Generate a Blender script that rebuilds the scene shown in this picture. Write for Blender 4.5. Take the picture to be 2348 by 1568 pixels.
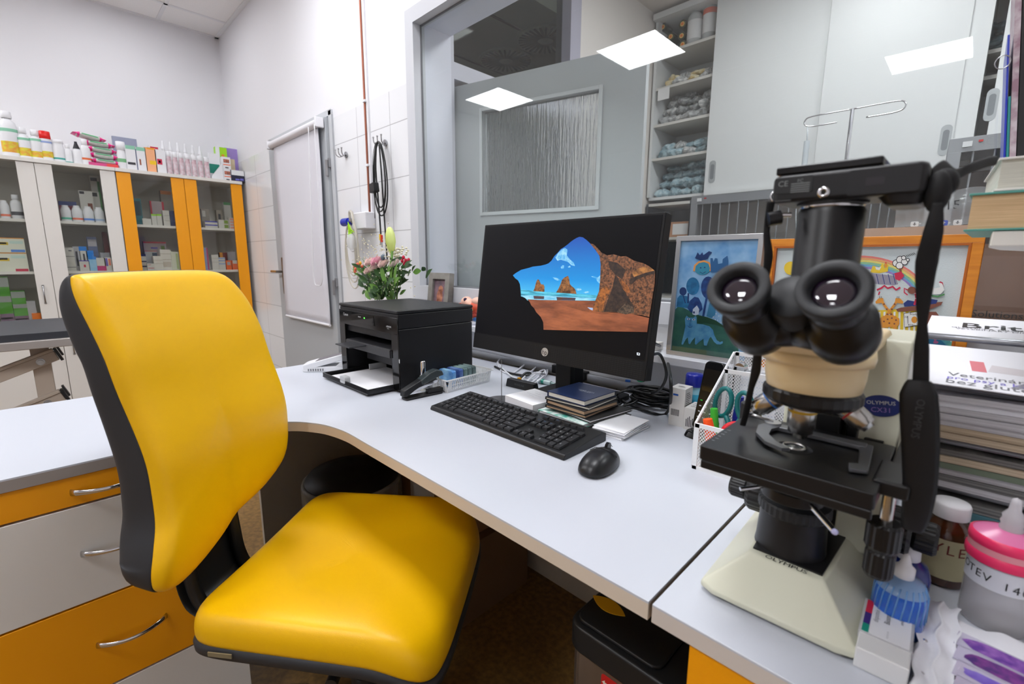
import bpy, bmesh, math, random
from mathutils import Matrix, Vector
sc = bpy.context.scene
for o_ in list(bpy.data.objects): bpy.data.objects.remove(o_)
COL = sc.collection

# ---------------------------------------------------------------- camera
CAM_F = 1059.2                      # focal length in pixels of the 2348 px wide frame
YAW, PITCH, ROLL = math.radians(44.584), math.radians(-9.957), math.radians(.329)
EYE = Vector((0, 0, 1.135))
FWD = Vector((-math.sin(YAW)*math.cos(PITCH), math.cos(YAW)*math.cos(PITCH), math.sin(PITCH)))
_rt = Vector((math.cos(YAW), math.sin(YAW), 0)); _up = _rt.cross(FWD)
RGT = _rt*math.cos(ROLL)+_up*math.sin(ROLL); UPV = -_rt*math.sin(ROLL)+_up*math.cos(ROLL)
cd = bpy.data.cameras.new('camera'); cam = bpy.data.objects.new('camera', cd); COL.objects.link(cam)
cd.sensor_width = 36; cd.sensor_fit = 'HORIZONTAL'; cd.lens = CAM_F*36/2348
cd.clip_start = .01; cd.clip_end = 60
cd.dof.use_dof = True; cd.dof.focus_distance = 1.15; cd.dof.aperture_fstop = 5.6
M_ = Matrix((RGT, UPV, -FWD)).transposed().to_4x4(); M_.translation = EYE
cam.matrix_world = M_
sc.camera = cam

def at(px, py, X=None, Y=None, Z=None):
    """point of the plane X=, Y= or Z= (metres) that the photograph shows at a pixel"""
    r = FWD*CAM_F+RGT*(px-1174)+UPV*(784-py)
    if X is not None: t = (X-EYE.x)/r.x
    elif Y is not None: t = (Y-EYE.y)/r.y
    else: t = (Z-EYE.z)/r.z
    return EYE+r*t

# ---------------------------------------------------------------- world, exposure
w = bpy.data.worlds.new('world'); sc.world = w; w.use_nodes = True
w.node_tree.nodes['Background'].inputs[0].default_value = (.8, .85, 1, 1)
w.node_tree.nodes['Background'].inputs[1].default_value = .25
sc.view_settings.view_transform = 'Standard'; sc.view_settings.look = 'None'
sc.view_settings.gamma = 1; sc.view_settings.use_curve_mapping = False
sc.view_settings.exposure = .62
sc.cycles.max_bounces = 10; sc.cycles.transparent_max_bounces = 24
sc.cycles.sample_clamp_indirect = 4
sc.cycles.use_denoising = True
PANEL_STRENGTH = 17.0

# ---------------------------------------------------------------- materials
def s2l(c): return tuple((x/12.92 if x <= .04045 else ((x+.055)/1.055)**2.4) for x in c)
MATS = {}
def mat(name, rgb=(200,200,200), rough=.5, metal=0, bump=0, bscale=200, var=0, vscale=8, emit=None, es=1,
        trans=0, ior=1.45, alpha=1, spec=.5, coat=0, sheen=0, rgb2=None, stretch=None, detail=3):
    if name in MATS: return MATS[name]
    m = bpy.data.materials.new(name); m.use_nodes = True; nt = m.node_tree; b = nt.nodes['Principled BSDF']
    col = (*s2l([x/255 for x in rgb]), 1)
    b.inputs['Base Color'].default_value = col; b.inputs['Roughness'].default_value = rough
    b.inputs['Metallic'].default_value = metal; b.inputs['IOR'].default_value = ior
    b.inputs['Transmission Weight'].default_value = trans; b.inputs['Alpha'].default_value = alpha
    b.inputs['Specular IOR Level'].default_value = spec; b.inputs['Coat Weight'].default_value = coat
    if sheen: b.inputs['Sheen Weight'].default_value = sheen
    tc = None
    def coord():
        nonlocal tc
        if tc is None:
            t = nt.nodes.new('ShaderNodeTexCoord'); tc = t.outputs['Object']
            if stretch:
                mp = nt.nodes.new('ShaderNodeMapping'); mp.inputs['Scale'].default_value = stretch
                nt.links.new(tc, mp.inputs[0]); tc = mp.outputs[0]
        return tc
    if var or rgb2:
        n = nt.nodes.new('ShaderNodeTexNoise'); n.inputs['Scale'].default_value = vscale; n.inputs['Detail'].default_value = detail
        nt.links.new(coord(), n.inputs['Vector'])
        r = nt.nodes.new('ShaderNodeValToRGB'); r.color_ramp.elements[0].position = .35; r.color_ramp.elements[1].position = .65
        if rgb2: c2 = s2l([x/255 for x in rgb2])
        else: c2 = [x*(1-var) for x in col[:3]]
        r.color_ramp.elements[0].color = (*c2, 1); r.color_ramp.elements[1].color = col
        nt.links.new(n.outputs['Fac'], r.inputs[0]); nt.links.new(r.outputs[0], b.inputs['Base Color'])
        colsock = r.outputs[0]
    else: colsock = None
    if bump:
        n = nt.nodes.new('ShaderNodeTexNoise'); n.inputs['Scale'].default_value = bscale; n.inputs['Detail'].default_value = 2
        nt.links.new(coord(), n.inputs['Vector'])
        bp = nt.nodes.new('ShaderNodeBump'); bp.inputs['Strength'].default_value = bump; bp.inputs['Distance'].default_value = .001
        nt.links.new(n.outputs['Fac'], bp.inputs['Height']); nt.links.new(bp.outputs[0], b.inputs['Normal'])
    if emit:
        b.inputs['Emission Color'].default_value = (*s2l([x/255 for x in emit]), 1); b.inputs['Emission Strength'].default_value = es
    elif es != 1 and colsock:
        nt.links.new(colsock, b.inputs['Emission Color']); b.inputs['Emission Strength'].default_value = es
    MATS[name] = m; return m
def scr(name, rgb=(0,0,0), rgb2=None, vs=40, e=.9, stretch=None, detail=4):
    """lit pixels of a display: emission with a procedural two-tone pattern"""
    if name in MATS: return MATS[name]
    m = bpy.data.materials.new(name); m.use_nodes = True; nt = m.node_tree; b = nt.nodes['Principled BSDF']
    b.inputs['Base Color'].default_value = (.006, .006, .008, 1); b.inputs['Roughness'].default_value = .35
    b.inputs['Emission Strength'].default_value = e; b.inputs['Emission Color'].default_value = (*s2l([x/255 for x in rgb]), 1)
    if rgb2:
        t = nt.nodes.new('ShaderNodeTexCoord'); mp = nt.nodes.new('ShaderNodeMapping'); mp.inputs['Scale'].default_value = stretch or (1,1,1)
        n = nt.nodes.new('ShaderNodeTexNoise'); n.inputs['Scale'].default_value = vs; n.inputs['Detail'].default_value = detail; n.inputs['Roughness'].default_value = .7
        r = nt.nodes.new('ShaderNodeValToRGB'); r.color_ramp.elements[0].position = .38; r.color_ramp.elements[1].position = .62
        r.color_ramp.elements[0].color = (*s2l([x/255 for x in rgb2]), 1); r.color_ramp.elements[1].color = (*s2l([x/255 for x in rgb]), 1)
        nt.links.new(t.outputs['Object'], mp.inputs[0]); nt.links.new(mp.outputs[0], n.inputs['Vector'])
        nt.links.new(n.outputs['Fac'], r.inputs[0]); nt.links.new(r.outputs[0], b.inputs['Emission Color'])
    MATS[name] = m; return m
def glassy(name, tint=(1,1,1), ior=1.5, rough=.0, opac=0.0, haze_rgb=(.8,.85,.88)):
    """thin clear sheet: transparent with a Fresnel reflection (+ a little haze)"""
    if name in MATS: return MATS[name]
    m = bpy.data.materials.new(name); m.use_nodes = True; nt = m.node_tree; nt.nodes.remove(nt.nodes['Principled BSDF'])
    out = nt.nodes['Material Output']; tr = nt.nodes.new('ShaderNodeBsdfTransparent'); tr.inputs[0].default_value = (*tint, 1)
    gl = nt.nodes.new('ShaderNodeBsdfGlossy'); gl.inputs['Roughness'].default_value = rough
    lw = nt.nodes.new('ShaderNodeLayerWeight'); lw.inputs[0].default_value = .5; f0 = ((ior-1)/(ior+1))**2
    pw = nt.nodes.new('ShaderNodeMath'); pw.operation = 'POWER'; pw.inputs[1].default_value = 5; nt.links.new(lw.outputs['Facing'], pw.inputs[0])
    fr = nt.nodes.new('ShaderNodeMath'); fr.operation = 'MULTIPLY_ADD'; fr.inputs[1].default_value = 1-f0; fr.inputs[2].default_value = f0; nt.links.new(pw.outputs[0], fr.inputs[0])
    mx = nt.nodes.new('ShaderNodeMixShader'); nt.links.new(fr.outputs[0], mx.inputs[0]); last = tr.outputs[0]
    if opac:
        df = nt.nodes.new('ShaderNodeBsdfDiffuse'); df.inputs[0].default_value = (*haze_rgb, 1); m2 = nt.nodes.new('ShaderNodeMixShader')  # even diffuse haze mixed over the clear sheet
        m2.inputs[0].default_value = opac; nt.links.new(tr.outputs[0], m2.inputs[1]); nt.links.new(df.outputs[0], m2.inputs[2]); last = m2.outputs[0]
    nt.links.new(last, mx.inputs[1]); nt.links.new(gl.outputs[0], mx.inputs[2]); nt.links.new(mx.outputs[0], out.inputs[0])
    MATS[name] = m; return m

# ---------------------------------------------------------------- mesh builder
def T(x=0, y=0, z=0): return Matrix.Translation((x, y, z))
def RX(d): return Matrix.Rotation(math.radians(d), 4, 'X')
def RY(d): return Matrix.Rotation(math.radians(d), 4, 'Y')
def RZ(d): return Matrix.Rotation(math.radians(d), 4, 'Z')
def frame(o, x, y):
    x = Vector(x).normalized(); y = Vector(y); z = x.cross(y).normalized(); y = z.cross(x)
    m = Matrix((x, y, z)).transposed().to_4x4(); m.translation = Vector(o); return m
def align(p0, p1):
    d = Vector(p1)-Vector(p0); q = d.to_track_quat('Z', 'Y').to_matrix().to_4x4(); q.translation = Vector(p0); return q, d.length
def rr(w, h, r, n=5, cx=0, cy=0):
    P = []
    r = min(r, w/2-1e-6, h/2-1e-6)
    for k, (sx, sy) in enumerate(((1,1),(-1,1),(-1,-1),(1,-1))):
        for i in range(n+1):
            a = math.pi/2*(k+i/n); P.append((cx+sx*(w/2-r)+r*math.cos(a), cy+sy*(h/2-r)+r*math.sin(a)))
    return P
_txt = {}
def text_mesh(s, bold=False):
    k = s
    if k in _txt: return _txt[k]
    c = bpy.data.curves.new('t', 'FONT'); c.body = s; c.size = 1; c.resolution_u = 2; c.offset = .012 if bold else 0
    c.align_x = 'CENTER'; c.align_y = 'CENTER'
    o = bpy.data.objects.new('t', c); COL.objects.link(o); dg = bpy.context.evaluated_depsgraph_get(); dg.update()
    me = bpy.data.meshes.new_from_object(o.evaluated_get(dg))
    vs = [tuple(v.co) for v in me.vertices]; fs = [tuple(p.vertices) for p in me.polygons]
    bpy.data.objects.remove(o); bpy.data.curves.remove(c); bpy.data.meshes.remove(me)
    _txt[k] = (vs, fs); return _txt[k]
class B:
    def __init__(s, m=None): s.v = []; s.f = []; s.mi = []; s.sm = []; s.mats = []; s.cur = m; s.X = Matrix.Identity(4)
    def _m(s, m):
        m = m or s.cur
        if m not in s.mats: s.mats.append(m)
        return s.mats.index(m)
    def add(s, vs, fs, m=None, M=None, smooth=False):
        M = s.X @ M if M is not None else s.X
        b = len(s.v); s.v += [tuple(M @ Vector(p)) for p in vs]; k = s._m(m)
        for f in fs: s.f.append(tuple(i+b for i in f)); s.mi.append(k); s.sm.append(smooth)
        return s
    def box(s, c, d, m=None, M=None):
        (cx, cy, cz), (a, b, h) = c, (d[0]/2, d[1]/2, d[2]/2)
        vs = [(cx+i*a, cy+j*b, cz+k*h) for k in (-1,1) for j in (-1,1) for i in (-1,1)]
        return s.add(vs, [(0,2,3,1),(4,5,7,6),(0,1,5,4),(2,6,7,3),(0,4,6,2),(1,3,7,5)], m, M)
    def b2(s, x0, x1, y0, y1, z0, z1, m=None, M=None):
        return s.box(((x0+x1)/2,(y0+y1)/2,(z0+z1)/2), (x1-x0, y1-y0, z1-z0), m, M)
    def prism(s, P, z0, z1, m=None, M=None, smooth=False, P1=None):
        n = len(P); P1 = P1 or P; vs = [(x,y,z0) for x,y in P]+[(x,y,z1) for x,y in P1]
        s.add(vs, [tuple(reversed(range(n))), tuple(range(n,2*n))], m, M)
        b = len(s.v)-2*n; k = s._m(m)
        for i in range(n):
            j = (i+1) % n; s.f.append((b+i,b+j,b+n+j,b+n+i)); s.mi.append(k); s.sm.append(smooth)
        return s
    def flat(s, P, z=0, m=None, M=None):
        return s.add([(x,y,z) for x,y in P], [tuple(range(len(P)))], m, M)
    def lathe(s, prof, m=None, M=None, n=28, smooth=True, a0=0, a1=360):
        vs = []; fs = []; full = abs(a1-a0) >= 360; c = n if full else n+1
        for r, z in prof:
            for i in range(c):
                a = math.radians(a0+(a1-a0)*i/n); vs.append((r*math.cos(a), r*math.sin(a), z))
        for j in range(len(prof)-1):
            for i in range(n):
                k = (i+1) % c; fs.append((j*c+i, j*c+k, (j+1)*c+k, (j+1)*c+i))
        s.add(vs, fs, m, M, smooth)
        return s
    def cyl(s, p0, p1, r, m=None, r1=None, n=20, cap=True, smooth=True):
        r1 = r if r1 is None else r1; q, L = align(p0, p1)
        s.lathe([(r,0),(r1,L)], m, q, n, smooth)
        if cap:
            for rad, z, rev in ((r,0,True),(r1,L,False)):
                if rad > 1e-6:
                    vs = [(rad*math.cos(2*math.pi*i/n), rad*math.sin(2*math.pi*i/n), z) for i in range(n)]
                    f = tuple(range(n)); s.add(vs, [tuple(reversed(f)) if rev else f], m, q)
        return s
    def sph(s, c, r, m=None, n=16, k=10, M=None, lo=-90, hi=90):
        r = (r,r,r) if not hasattr(r, '__len__') else r
        prof = []
        for j in range(k+1):
            a = math.radians(lo+(hi-lo)*j/k); prof.append((max(math.cos(a),1e-4), math.sin(a)))
        D = Matrix.Diagonal((*r,1)); MM = T(*c) @ (M if M is not None else Matrix.Identity(4)) @ D
        return s.lathe(prof, m, MM, n)
    def tube(s, path, r, m=None, n=8, closed=False, flat=None, smooth=True, up=None):
        P = [Vector(p) for p in path]; N = len(P); ring = []
        nor = Vector(up) if up else None
        for i, p in enumerate(P):
            if closed: t = (P[(i+1) % N]-P[i-1])
            else: t = P[min(i+1,N-1)]-P[max(i-1,0)]
            t.normalize()
            if nor is None:
                nor = t.orthogonal()
            nor = nor-t*nor.dot(t)
            if nor.length < 1e-6: nor = t.orthogonal()
            nor.normalize(); bi = t.cross(nor)
            rad = r[i] if hasattr(r,'__len__') else r
            for k in range(n):
                a = 2*math.pi*k/n
                if flat: ring.append(p+nor*(math.cos(a)*(flat[0][i] if hasattr(flat[0],'__len__') else flat[0]))+bi*(math.sin(a)*flat[1]))
                else: ring.append(p+nor*(rad*math.cos(a))+bi*(rad*math.sin(a)))
        fs = []
        for i in range(N if closed else N-1):
            for k in range(n):
                l = (k+1) % n; j = (i+1) % N; fs.append((i*n+k, i*n+l, j*n+l, j*n+k))
        if not closed: fs += [tuple(reversed(range(n))), tuple(range((N-1)*n, N*n))]
        return s.add([tuple(p) for p in ring], fs, m, None, smooth)
    def grid(s, fn, nu, nv, m=None, M=None, smooth=True, cu=False):
        vs = [fn(i/nu, j/nv) for j in range(nv+1) for i in range(nu+(0 if cu else 1))]; c = nu if cu else nu+1
        fs = [(j*c+i, j*c+(i+1) % c, (j+1)*c+(i+1) % c, (j+1)*c+i) for j in range(nv) for i in range(nu)]
        return s.add(vs, fs, m, M, smooth)
    def text(s, t, size, M, m=None, bold=False, sx=1, fit=None):
        vs, fs = text_mesh(t, bold)
        if fit:
            w_ = max(v[0] for v in vs)-min(v[0] for v in vs); size = fit/w_
        return s.add([(x*size*sx, y*size, 0) for x, y, z in vs], fs, m, M)
    def mesh(s, name):
        me = bpy.data.meshes.new(name); me.from_pydata(s.v, [], s.f)
        for m in s.mats: me.materials.append(m)
        me.polygons.foreach_set('material_index', s.mi); me.polygons.foreach_set('use_smooth', s.sm); me.update()
        return me
def obj(name, b, parent=None, bevel=0, loc=None, sub=0, seg=2, solid=0, lab=None):
    o = bpy.data.objects.new(name, b.mesh(name)); COL.objects.link(o)
    if parent is not None: o.parent = parent
    if loc is not None: o.location = loc
    if sub or (bevel):
        bm = bmesh.new(); bm.from_mesh(o.data); bmesh.ops.remove_doubles(bm, verts=bm.verts, dist=1e-6); bm.to_mesh(o.data); bm.free()
    if solid:
        md = o.modifiers.new('s', 'SOLIDIFY'); md.thickness = solid; md.offset = -1
    if bevel:
        md = o.modifiers.new('b', 'BEVEL'); md.width = bevel; md.segments = seg; md.limit_method = 'ANGLE'; md.angle_limit = math.radians(35)
        o.data.polygons.foreach_set('use_smooth', [True]*len(o.data.polygons)); md.harden_normals = True
    if sub:
        md = o.modifiers.new('u', 'SUBSURF'); md.levels = sub; md.render_levels = sub
    if lab: o['label'] = lab
    return o
def tag(o, label, cat, group=None, kind=None):
    o['label'] = label; o['category'] = cat
    if group: o['group'] = group
    if kind: o['kind'] = kind
    return o
def thing(name, label, cat, loc=(0,0,0), rz=0, group=None, M=None):
    o = bpy.data.objects.new(name, None); COL.objects.link(o); o.empty_display_size = .05
    o.location = loc; o.rotation_euler = (0, 0, math.radians(rz))
    if M is not None: o.matrix_world = M
    return tag(o, label, cat, group)
def one(name, label, cat, b, loc=(0,0,0), rz=0, group=None, bevel=0, sub=0, kind=None, rot=None, seg=2):
    o = obj(name, b, None, bevel, loc, sub, seg); o.rotation_euler = rot or (0, 0, math.radians(rz))
    return tag(o, label, cat, group, kind)
def struct(name, b, parent=None, bevel=0):
    o = obj(name, b, parent, bevel); 
    if parent is None: o['kind'] = 'structure'
    return o
def copy_tree(o, parent=None):
    c = o.copy(); COL.objects.link(c)
    if parent is not None: c.parent = parent
    for ch in list(o.children): copy_tree(ch, c)
    return c
def arc(cx, cy, r, a0, a1, n=12): return [(cx+r*math.cos(math.radians(a0+(a1-a0)*i/n)), cy+r*math.sin(math.radians(a0+(a1-a0)*i/n))) for i in range(n+1)]
def spline(P, n=8, closed=False):
    P = [Vector(p) for p in P]; N = len(P); out = []
    rng = range(N) if closed else range(N-1)
    for i in rng:
        g = lambda k: P[k % N] if closed else P[max(0, min(N-1, k))]
        a, b, c, d = g(i-1), g(i), g(i+1), g(i+2)
        for k in range(n):
            t = k/n; out.append(.5*((2*b)+(c-a)*t+(2*a-5*b+4*c-d)*t*t+(3*b-3*c+d-a)*t**3))
    if not closed: out.append(P[-1])
    return out
random.seed(7)
# ================================================================ ROOM
WY = 1.28; LX = -4.72; CZ = 2.945; DZ = .75
white_paint = mat('white_paint', (236,236,240), .6)
white_plain = mat('white_plastic', (232,232,236), .35)
def tile_mat():
    m = mat('glossy_white_tile', (236,237,240), .12); nt = m.node_tree; b = nt.nodes['Principled BSDF']
    t = nt.nodes.new('ShaderNodeTexCoord'); mp = nt.nodes.new('ShaderNodeMapping'); mp.inputs['Rotation'].default_value = (math.radians(90),0,0)
    mp.inputs['Location'].default_value = (.12, .03, 0)
    br = nt.nodes.new('ShaderNodeTexBrick'); br.offset = 0; br.inputs['Scale'].default_value = 1
    br.inputs['Brick Width'].default_value = .33; br.inputs['Row Height'].default_value = .25; br.inputs['Mortar Size'].default_value = .0022
    br.inputs['Mortar Smooth'].default_value = .2
    br.inputs['Color1'].default_value = br.inputs['Color2'].default_value = (.83,.84,.86,1); br.inputs['Mortar'].default_value = (.5,.5,.52,1)
    nt.links.new(t.outputs['Object'], mp.inputs[0]); nt.links.new(mp.outputs[0], br.inputs['Vector']); nt.links.new(br.outputs['Color'], b.inputs['Base Color'])
    bp = nt.nodes.new('ShaderNodeBump'); bp.invert = True; bp.inputs['Strength'].default_value = .4; bp.inputs['Distance'].default_value = .002
    nt.links.new(br.outputs['Fac'], bp.inputs['Height']); nt.links.new(bp.outputs[0], b.inputs['Normal'])
    return m
tile = tile_mat()
def floor_mat():
    m = mat('ochre_vinyl_floor', (132,100,52), .45, rgb2=(104,78,40), vscale=60, detail=6)
    return m
b = B(floor_mat()); b.b2(LX-.1, 1.8, -4.5, 4.2, -.1, 0); struct('floor', b)
# ceiling: suspended mineral panels with T-bars
cm = mat('ceiling_panel', (250,248,247), .85, bump=.5, bscale=160, var=.05, vscale=220)
b = B(cm); b.b2(LX-.1, 1.8, -4.5, WY, CZ, CZ+.1)
cb = mat('ceiling_bar', (236,236,238), .5)
y = WY-.012
b.b2(LX, 1.8, WY-.03, WY, CZ-.006, CZ, cb); b.b2(LX, LX+.03, -4.5, WY, CZ-.006, CZ, cb)
x = -4.38
while x < 1.7: b.b2(x-.012, x+.012, -4.5, WY, CZ-.004, CZ, cb); x += .6
y = .87
while y > -4.5: b.b2(LX, 1.8, y-.012, y+.012, CZ-.004, CZ, cb); y -= .62
struct('ceiling', b)
# walls of this room
b = B(white_paint); b.b2(LX-.1, LX, -4.5, WY+.2, 0, CZ); struct('wall_left', b)
b = B(white_paint); b.b2(LX-.1, 1.8, -4.6, -4.5, 0, CZ); struct('wall_back', b)
b = B(white_paint); b.b2(1.8, 1.9, -4.6, 4.2, 0, CZ); struct('wall_right', b)
# window wall with openings: door (-3.68..-2.72, z<1.99) and window (-1.87.., z 1.015..2.15)
W0, W1, WZ0, WZ1 = -1.93, 1.25, .955, 2.215
D0, D1, DZ1 = -3.72, -2.70, 1.975
TZ = 1.93
TH = .21
b = B(white_paint)
for x0, x1, z0, z1 in ((LX, D0, TZ, CZ), (D0, D1, DZ1, CZ), (D1, W0, TZ, CZ), (W0, W1, WZ1, CZ), (W1, 1.8, 0, CZ)):
    b.b2(x0, x1, WY, WY+TH, z0, z1)
for x0, x1, z0, z1 in ((LX, D0, 0, TZ), (D1, W0, 0, TZ), (W0, W1, 0, WZ0)):
    b.b2(x0, x1, WY, WY+TH, z0, z1, tile)
struct('wall_window', b)
# window
fr = mat('window_frame_paint', (205,207,212), .35)
root = bpy.data.objects.new('window_1', None); COL.objects.link(root); root['kind'] = 'structure'
b = B(fr); fw = .062; y0, y1 = WY-.012, WY+.05
b.b2(W0, W0+fw, y0, y1, WZ0, WZ1); b.b2(W1-fw, W1, y0, y1, WZ0, WZ1)
b.b2(W0+fw, W1-fw, y0, y1, WZ1-fw, WZ1); b.b2(W0+fw, W1-fw, y0, y1, WZ0, WZ0+fw)
obj('window_frame', b, root)
b = B(glassy('window_glass', (.95,.97,.96), 1.5, opac=.015)); b.b2(W0+fw, W1-fw, WY+.032, WY+.036, WZ0+fw, WZ1-fw); obj('pane', b, root)
b = B(mat('rubber_gasket', (120,122,126), .5))
g0, g1 = W0+fw, W1-fw
for yy in (WY+.026,): 
    b.b2(g0, g0+.006, yy, yy+.006, WZ0+fw, WZ1-fw); b.b2(g0, g1, yy, yy+.006, WZ1-fw-.006, WZ1-fw); b.b2(g0, g1, yy, yy+.006, WZ0+fw, WZ0+fw+.006)
obj('gasket', b, root)
b = B(mat('reveal_paint', (226,227,238), .5))
b.b2(W0, W0+fw-.02, y1, WY+TH+.003, WZ0, WZ1); b.b2(W0+fw-.02, W1, y1, WY+TH+.003, WZ1-fw+.02, WZ1); b.b2(W0, W1, y1, WY+TH+.02, WZ0, WZ0+fw-.015)
obj('window_reveal', b, root)
# door with roller blind
gd = mat('grey_door_paint', (176,180,184), .35)
root = bpy.data.objects.new('door_1', None); COL.objects.link(root); root['kind'] = 'structure'
b = B(gd); b.b2(D0+.05, D1-.045, WY-.03, WY+.012, 0, DZ1-.035); obj('door_leaf', b, root, .003)
b = B(mat('door_frame_paint', (200,203,207), .35))
b.b2(D0, D0+.045, WY-.012, WY+.05, 0, DZ1); b.b2(D1-.04, D1, WY-.012, WY+.05, 0, DZ1); b.b2(D0, D1, WY-.012, WY+.05, DZ1-.03, DZ1)
obj('door_frame', b, root, .003)
steel = mat('brushed_steel', (170,170,172), .28, 1)
chrome = mat('chrome', (215,215,218), .1, 1)
for z in (1.66, .97):
    b = B(steel); b.cyl((D1-.045, WY-.034, z-.045), (D1-.045, WY-.034, z+.045), .009); b.box((D1-.045, WY-.02, z+.03), (.022,.016,.05)); obj('hinge', b, root)
b = B(mat('aged_brass_steel', (150,140,130), .35, 1)); b.box((D0+.155, WY-.034, 1.02), (.030,.008,.26)); 
b.cyl((D0+.155,WY-.03,1.05),(D0+.155,WY-.085,1.05),.009); b.cyl((D0+.155,WY-.08,1.05),(D0+.055,WY-.08,1.05),.009,mat('amber_lever',(196,150,90),.3,.6)); obj('door_handle', b, root, .002)
rb = thing('roller_blind', 'white roller blind pulled down over the grey door beside the tiled wall', 'roller blind', (-3.2, WY-.03, 0))
bl = mat('blind_fabric', (222,221,228), .8, bump=.2, bscale=600)
bx0, bx1 = -.31, .41
b = B(bl); b.grid(lambda u, v: (bx0+(bx1-bx0)*u, -.022-.003*math.sin(v*9+u*3), 1.90-1.17*v), 10, 20); obj('fabric', b, rb, solid=.001)
b = B(white_plain); b.cyl((bx0-.02,-.03,1.905),(bx1+.03,-.03,1.905),.022); obj('roller_tube', b, rb, lab='pinkish white roller tube')
for x_ in (bx1+.035, bx0-.03):
    b = B(white_plain); b.box((x_,-.03,1.905),(.018,.05,.055)); obj('bracket', b, rb, .004)
b = B(white_plain); b.cyl((bx0,-.024,.735),(bx1,-.024,.735),.008); obj('bottom_bar', b, rb)
b = B(white_plain); pts = spline([(bx1+.03,-.055,1.89),(bx1+.035,-.058,1.5),(bx1+.02,-.06,1.1),(bx1+.005,-.06,1.0),(bx1-.05,-.06,.98),(bx1-.10,-.062,1.02),(bx1-.085,-.06,1.3),(bx1-.05,-.056,1.89)], 8); b.tube(pts, .0028, n=6); obj('bead_chain', b, rb)
# desk back panel (trim) : ledge under the window
lg = mat('ledge_laminate', (222,224,230), .4)
b = B(lg); b.b2(-1.98, 1.2, 1.235, WY, .745, .865); b.b2(-1.98, 1.2, 1.155, WY, .862, .885); struct('trim_1', b, bevel=.003)
b = B(mat('aluminium_strip', (190,192,196), .35, .8)); b.b2(-1.98, 1.2, 1.222, 1.236, .745, .772); struct('trim_2', b, bevel=.002)
# ceiling lights of this room
def light_panel(x, y, label, z=CZ, s=.56, k=1.0):
    t = thing('ceiling_light', label, 'ceiling light', (x, y, z), group='square ceiling light panels')
    b = B(cb); h = s/2
    for a in (-1, 1): b.box((a*(h+.012), 0, -.006), (.024, s+.048, .014)); b.box((0, a*(h+.012), -.006), (s, .024, .014))
    obj('frame', b, t)
    e = mat('light_diffuser_%d' % round(k*100), (255,255,255), .5, emit=(250,251,255), es=PANEL_STRENGTH*k)
    b = B(e); b.box((0,0,-.004),(s,s,.004)); obj('diffuser', b, t)
    return t
light_panel(-4.08, -1.285, 'lit ceiling panel whose reflection stands left in the window glass')
light_panel(-2.30, -1.285, 'lit ceiling panel mirrored in the window glass above the monitor')
light_panel(-.52, -3.15, 'lit ceiling panel mirrored top right in the window glass, farthest from the window')
light_panel(-.52, -1.285, 'lit ceiling panel overhead, behind the photographer, out of the glass')
light_panel(-4.0, .55, 'unseen ceiling panel added to brighten the far left corner above the display cabinets', k=.18)  # extra panel out of view, added to brighten the left wall
light_panel(-2.30, .57, 'lit ceiling panel above the yellow chair and the printer', k=.8)
light_panel(-.52, .57, 'lit ceiling panel above the microscope', k=.8)
# ================================================================ NEXT ROOM (seen through the window)
OY = 3.40; OL = -1.90
beige = mat('beige_wall_paint', (222,216,210), .6)
b = B(beige)
b.b2(-4.72, 1.8, OY+.42, OY+.52, 0, CZ); struct('wall_next_room_back', b)
cl2 = mat('warm_ceiling', (214,206,198), .8)
b = B(cl2); b.b2(-4.72, 1.8, WY+TH, OY+.5, CZ-.02, CZ+.1); struct('ceiling_next_room', b)
# its left wall with a doorway, a transom light above the doorway, dark corridor beyond
DY0, DY1 = 1.52, 2.40
b = B(mat('lilac_wall_paint', (206,206,216), .6))
b.b2(OL-.1, OL, WY+TH, DY0, 0, CZ); b.b2(OL-.1, OL, 2.50, OY+.42, 0, CZ, beige); b.b2(OL-.1, OL, DY0, 2.50, 2.0, 2.075); b.b2(OL-.1, OL, DY0, 2.5, 2.86, CZ)
b.b2(OL-.1, OL+.012, DY1, 2.50, 0, 2.86, mat('lilac_frame', (172,170,184), .4))
struct('wall_next_room_left', b)
root = bpy.data.objects.new('window_2', None); COL.objects.link(root); root['kind'] = 'structure'
b = B(glassy('transom_glass', (.62,.64,.62), 1.15)); b.b2(OL-.06, OL-.055, DY0, DY1, 2.075, 2.86); obj('pane', b, root)
# corridor beyond
dk = mat('corridor_ceiling', (206,206,198), .8); 
b = B(dk); b.b2(-4.7, OL-.1, 1.5, 4.0, 2.62, 2.70)
for x in (-2.3,-2.9,-3.5,-4.1): b.b2(x-.01, x+.01, 1.5, 4, 2.615, 2.62, mat('corridor_bar', (120,120,114), .6))
struct('ceiling_corridor', b)
b = B(mat('corridor_wall', (170,172,176), .7)); b.b2(-4.72, -4.62, WY+TH, OY+.5, 0, CZ); struct('wall_corridor', b)
for k, (x, y) in enumerate(((-2.26, 2.60), (-2.68, 2.64))):  # first disc is the other diffuser's reflection, built as an object
    b = B(dk); b.cyl((0,0,0),(0,0,-.01),.205,n=40)
    for i in range(30):
        a = 2*math.pi*i/30; M = RZ(math.degrees(a)); b.box((.118,0,-.0125),(.13,.014,.006), mat('dark_slot', (40,40,40), .7), M)
    one('ceiling_diffuser', ('reflection of the slotted air diffuser, modelled as a second disc nearer the transom frame', 'round slotted ceiling air diffuser seen through the dark transom, the one to the left')[k], 'air diffuser', b, (x,y,2.615), group='slotted air diffusers behind the transom')
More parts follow.
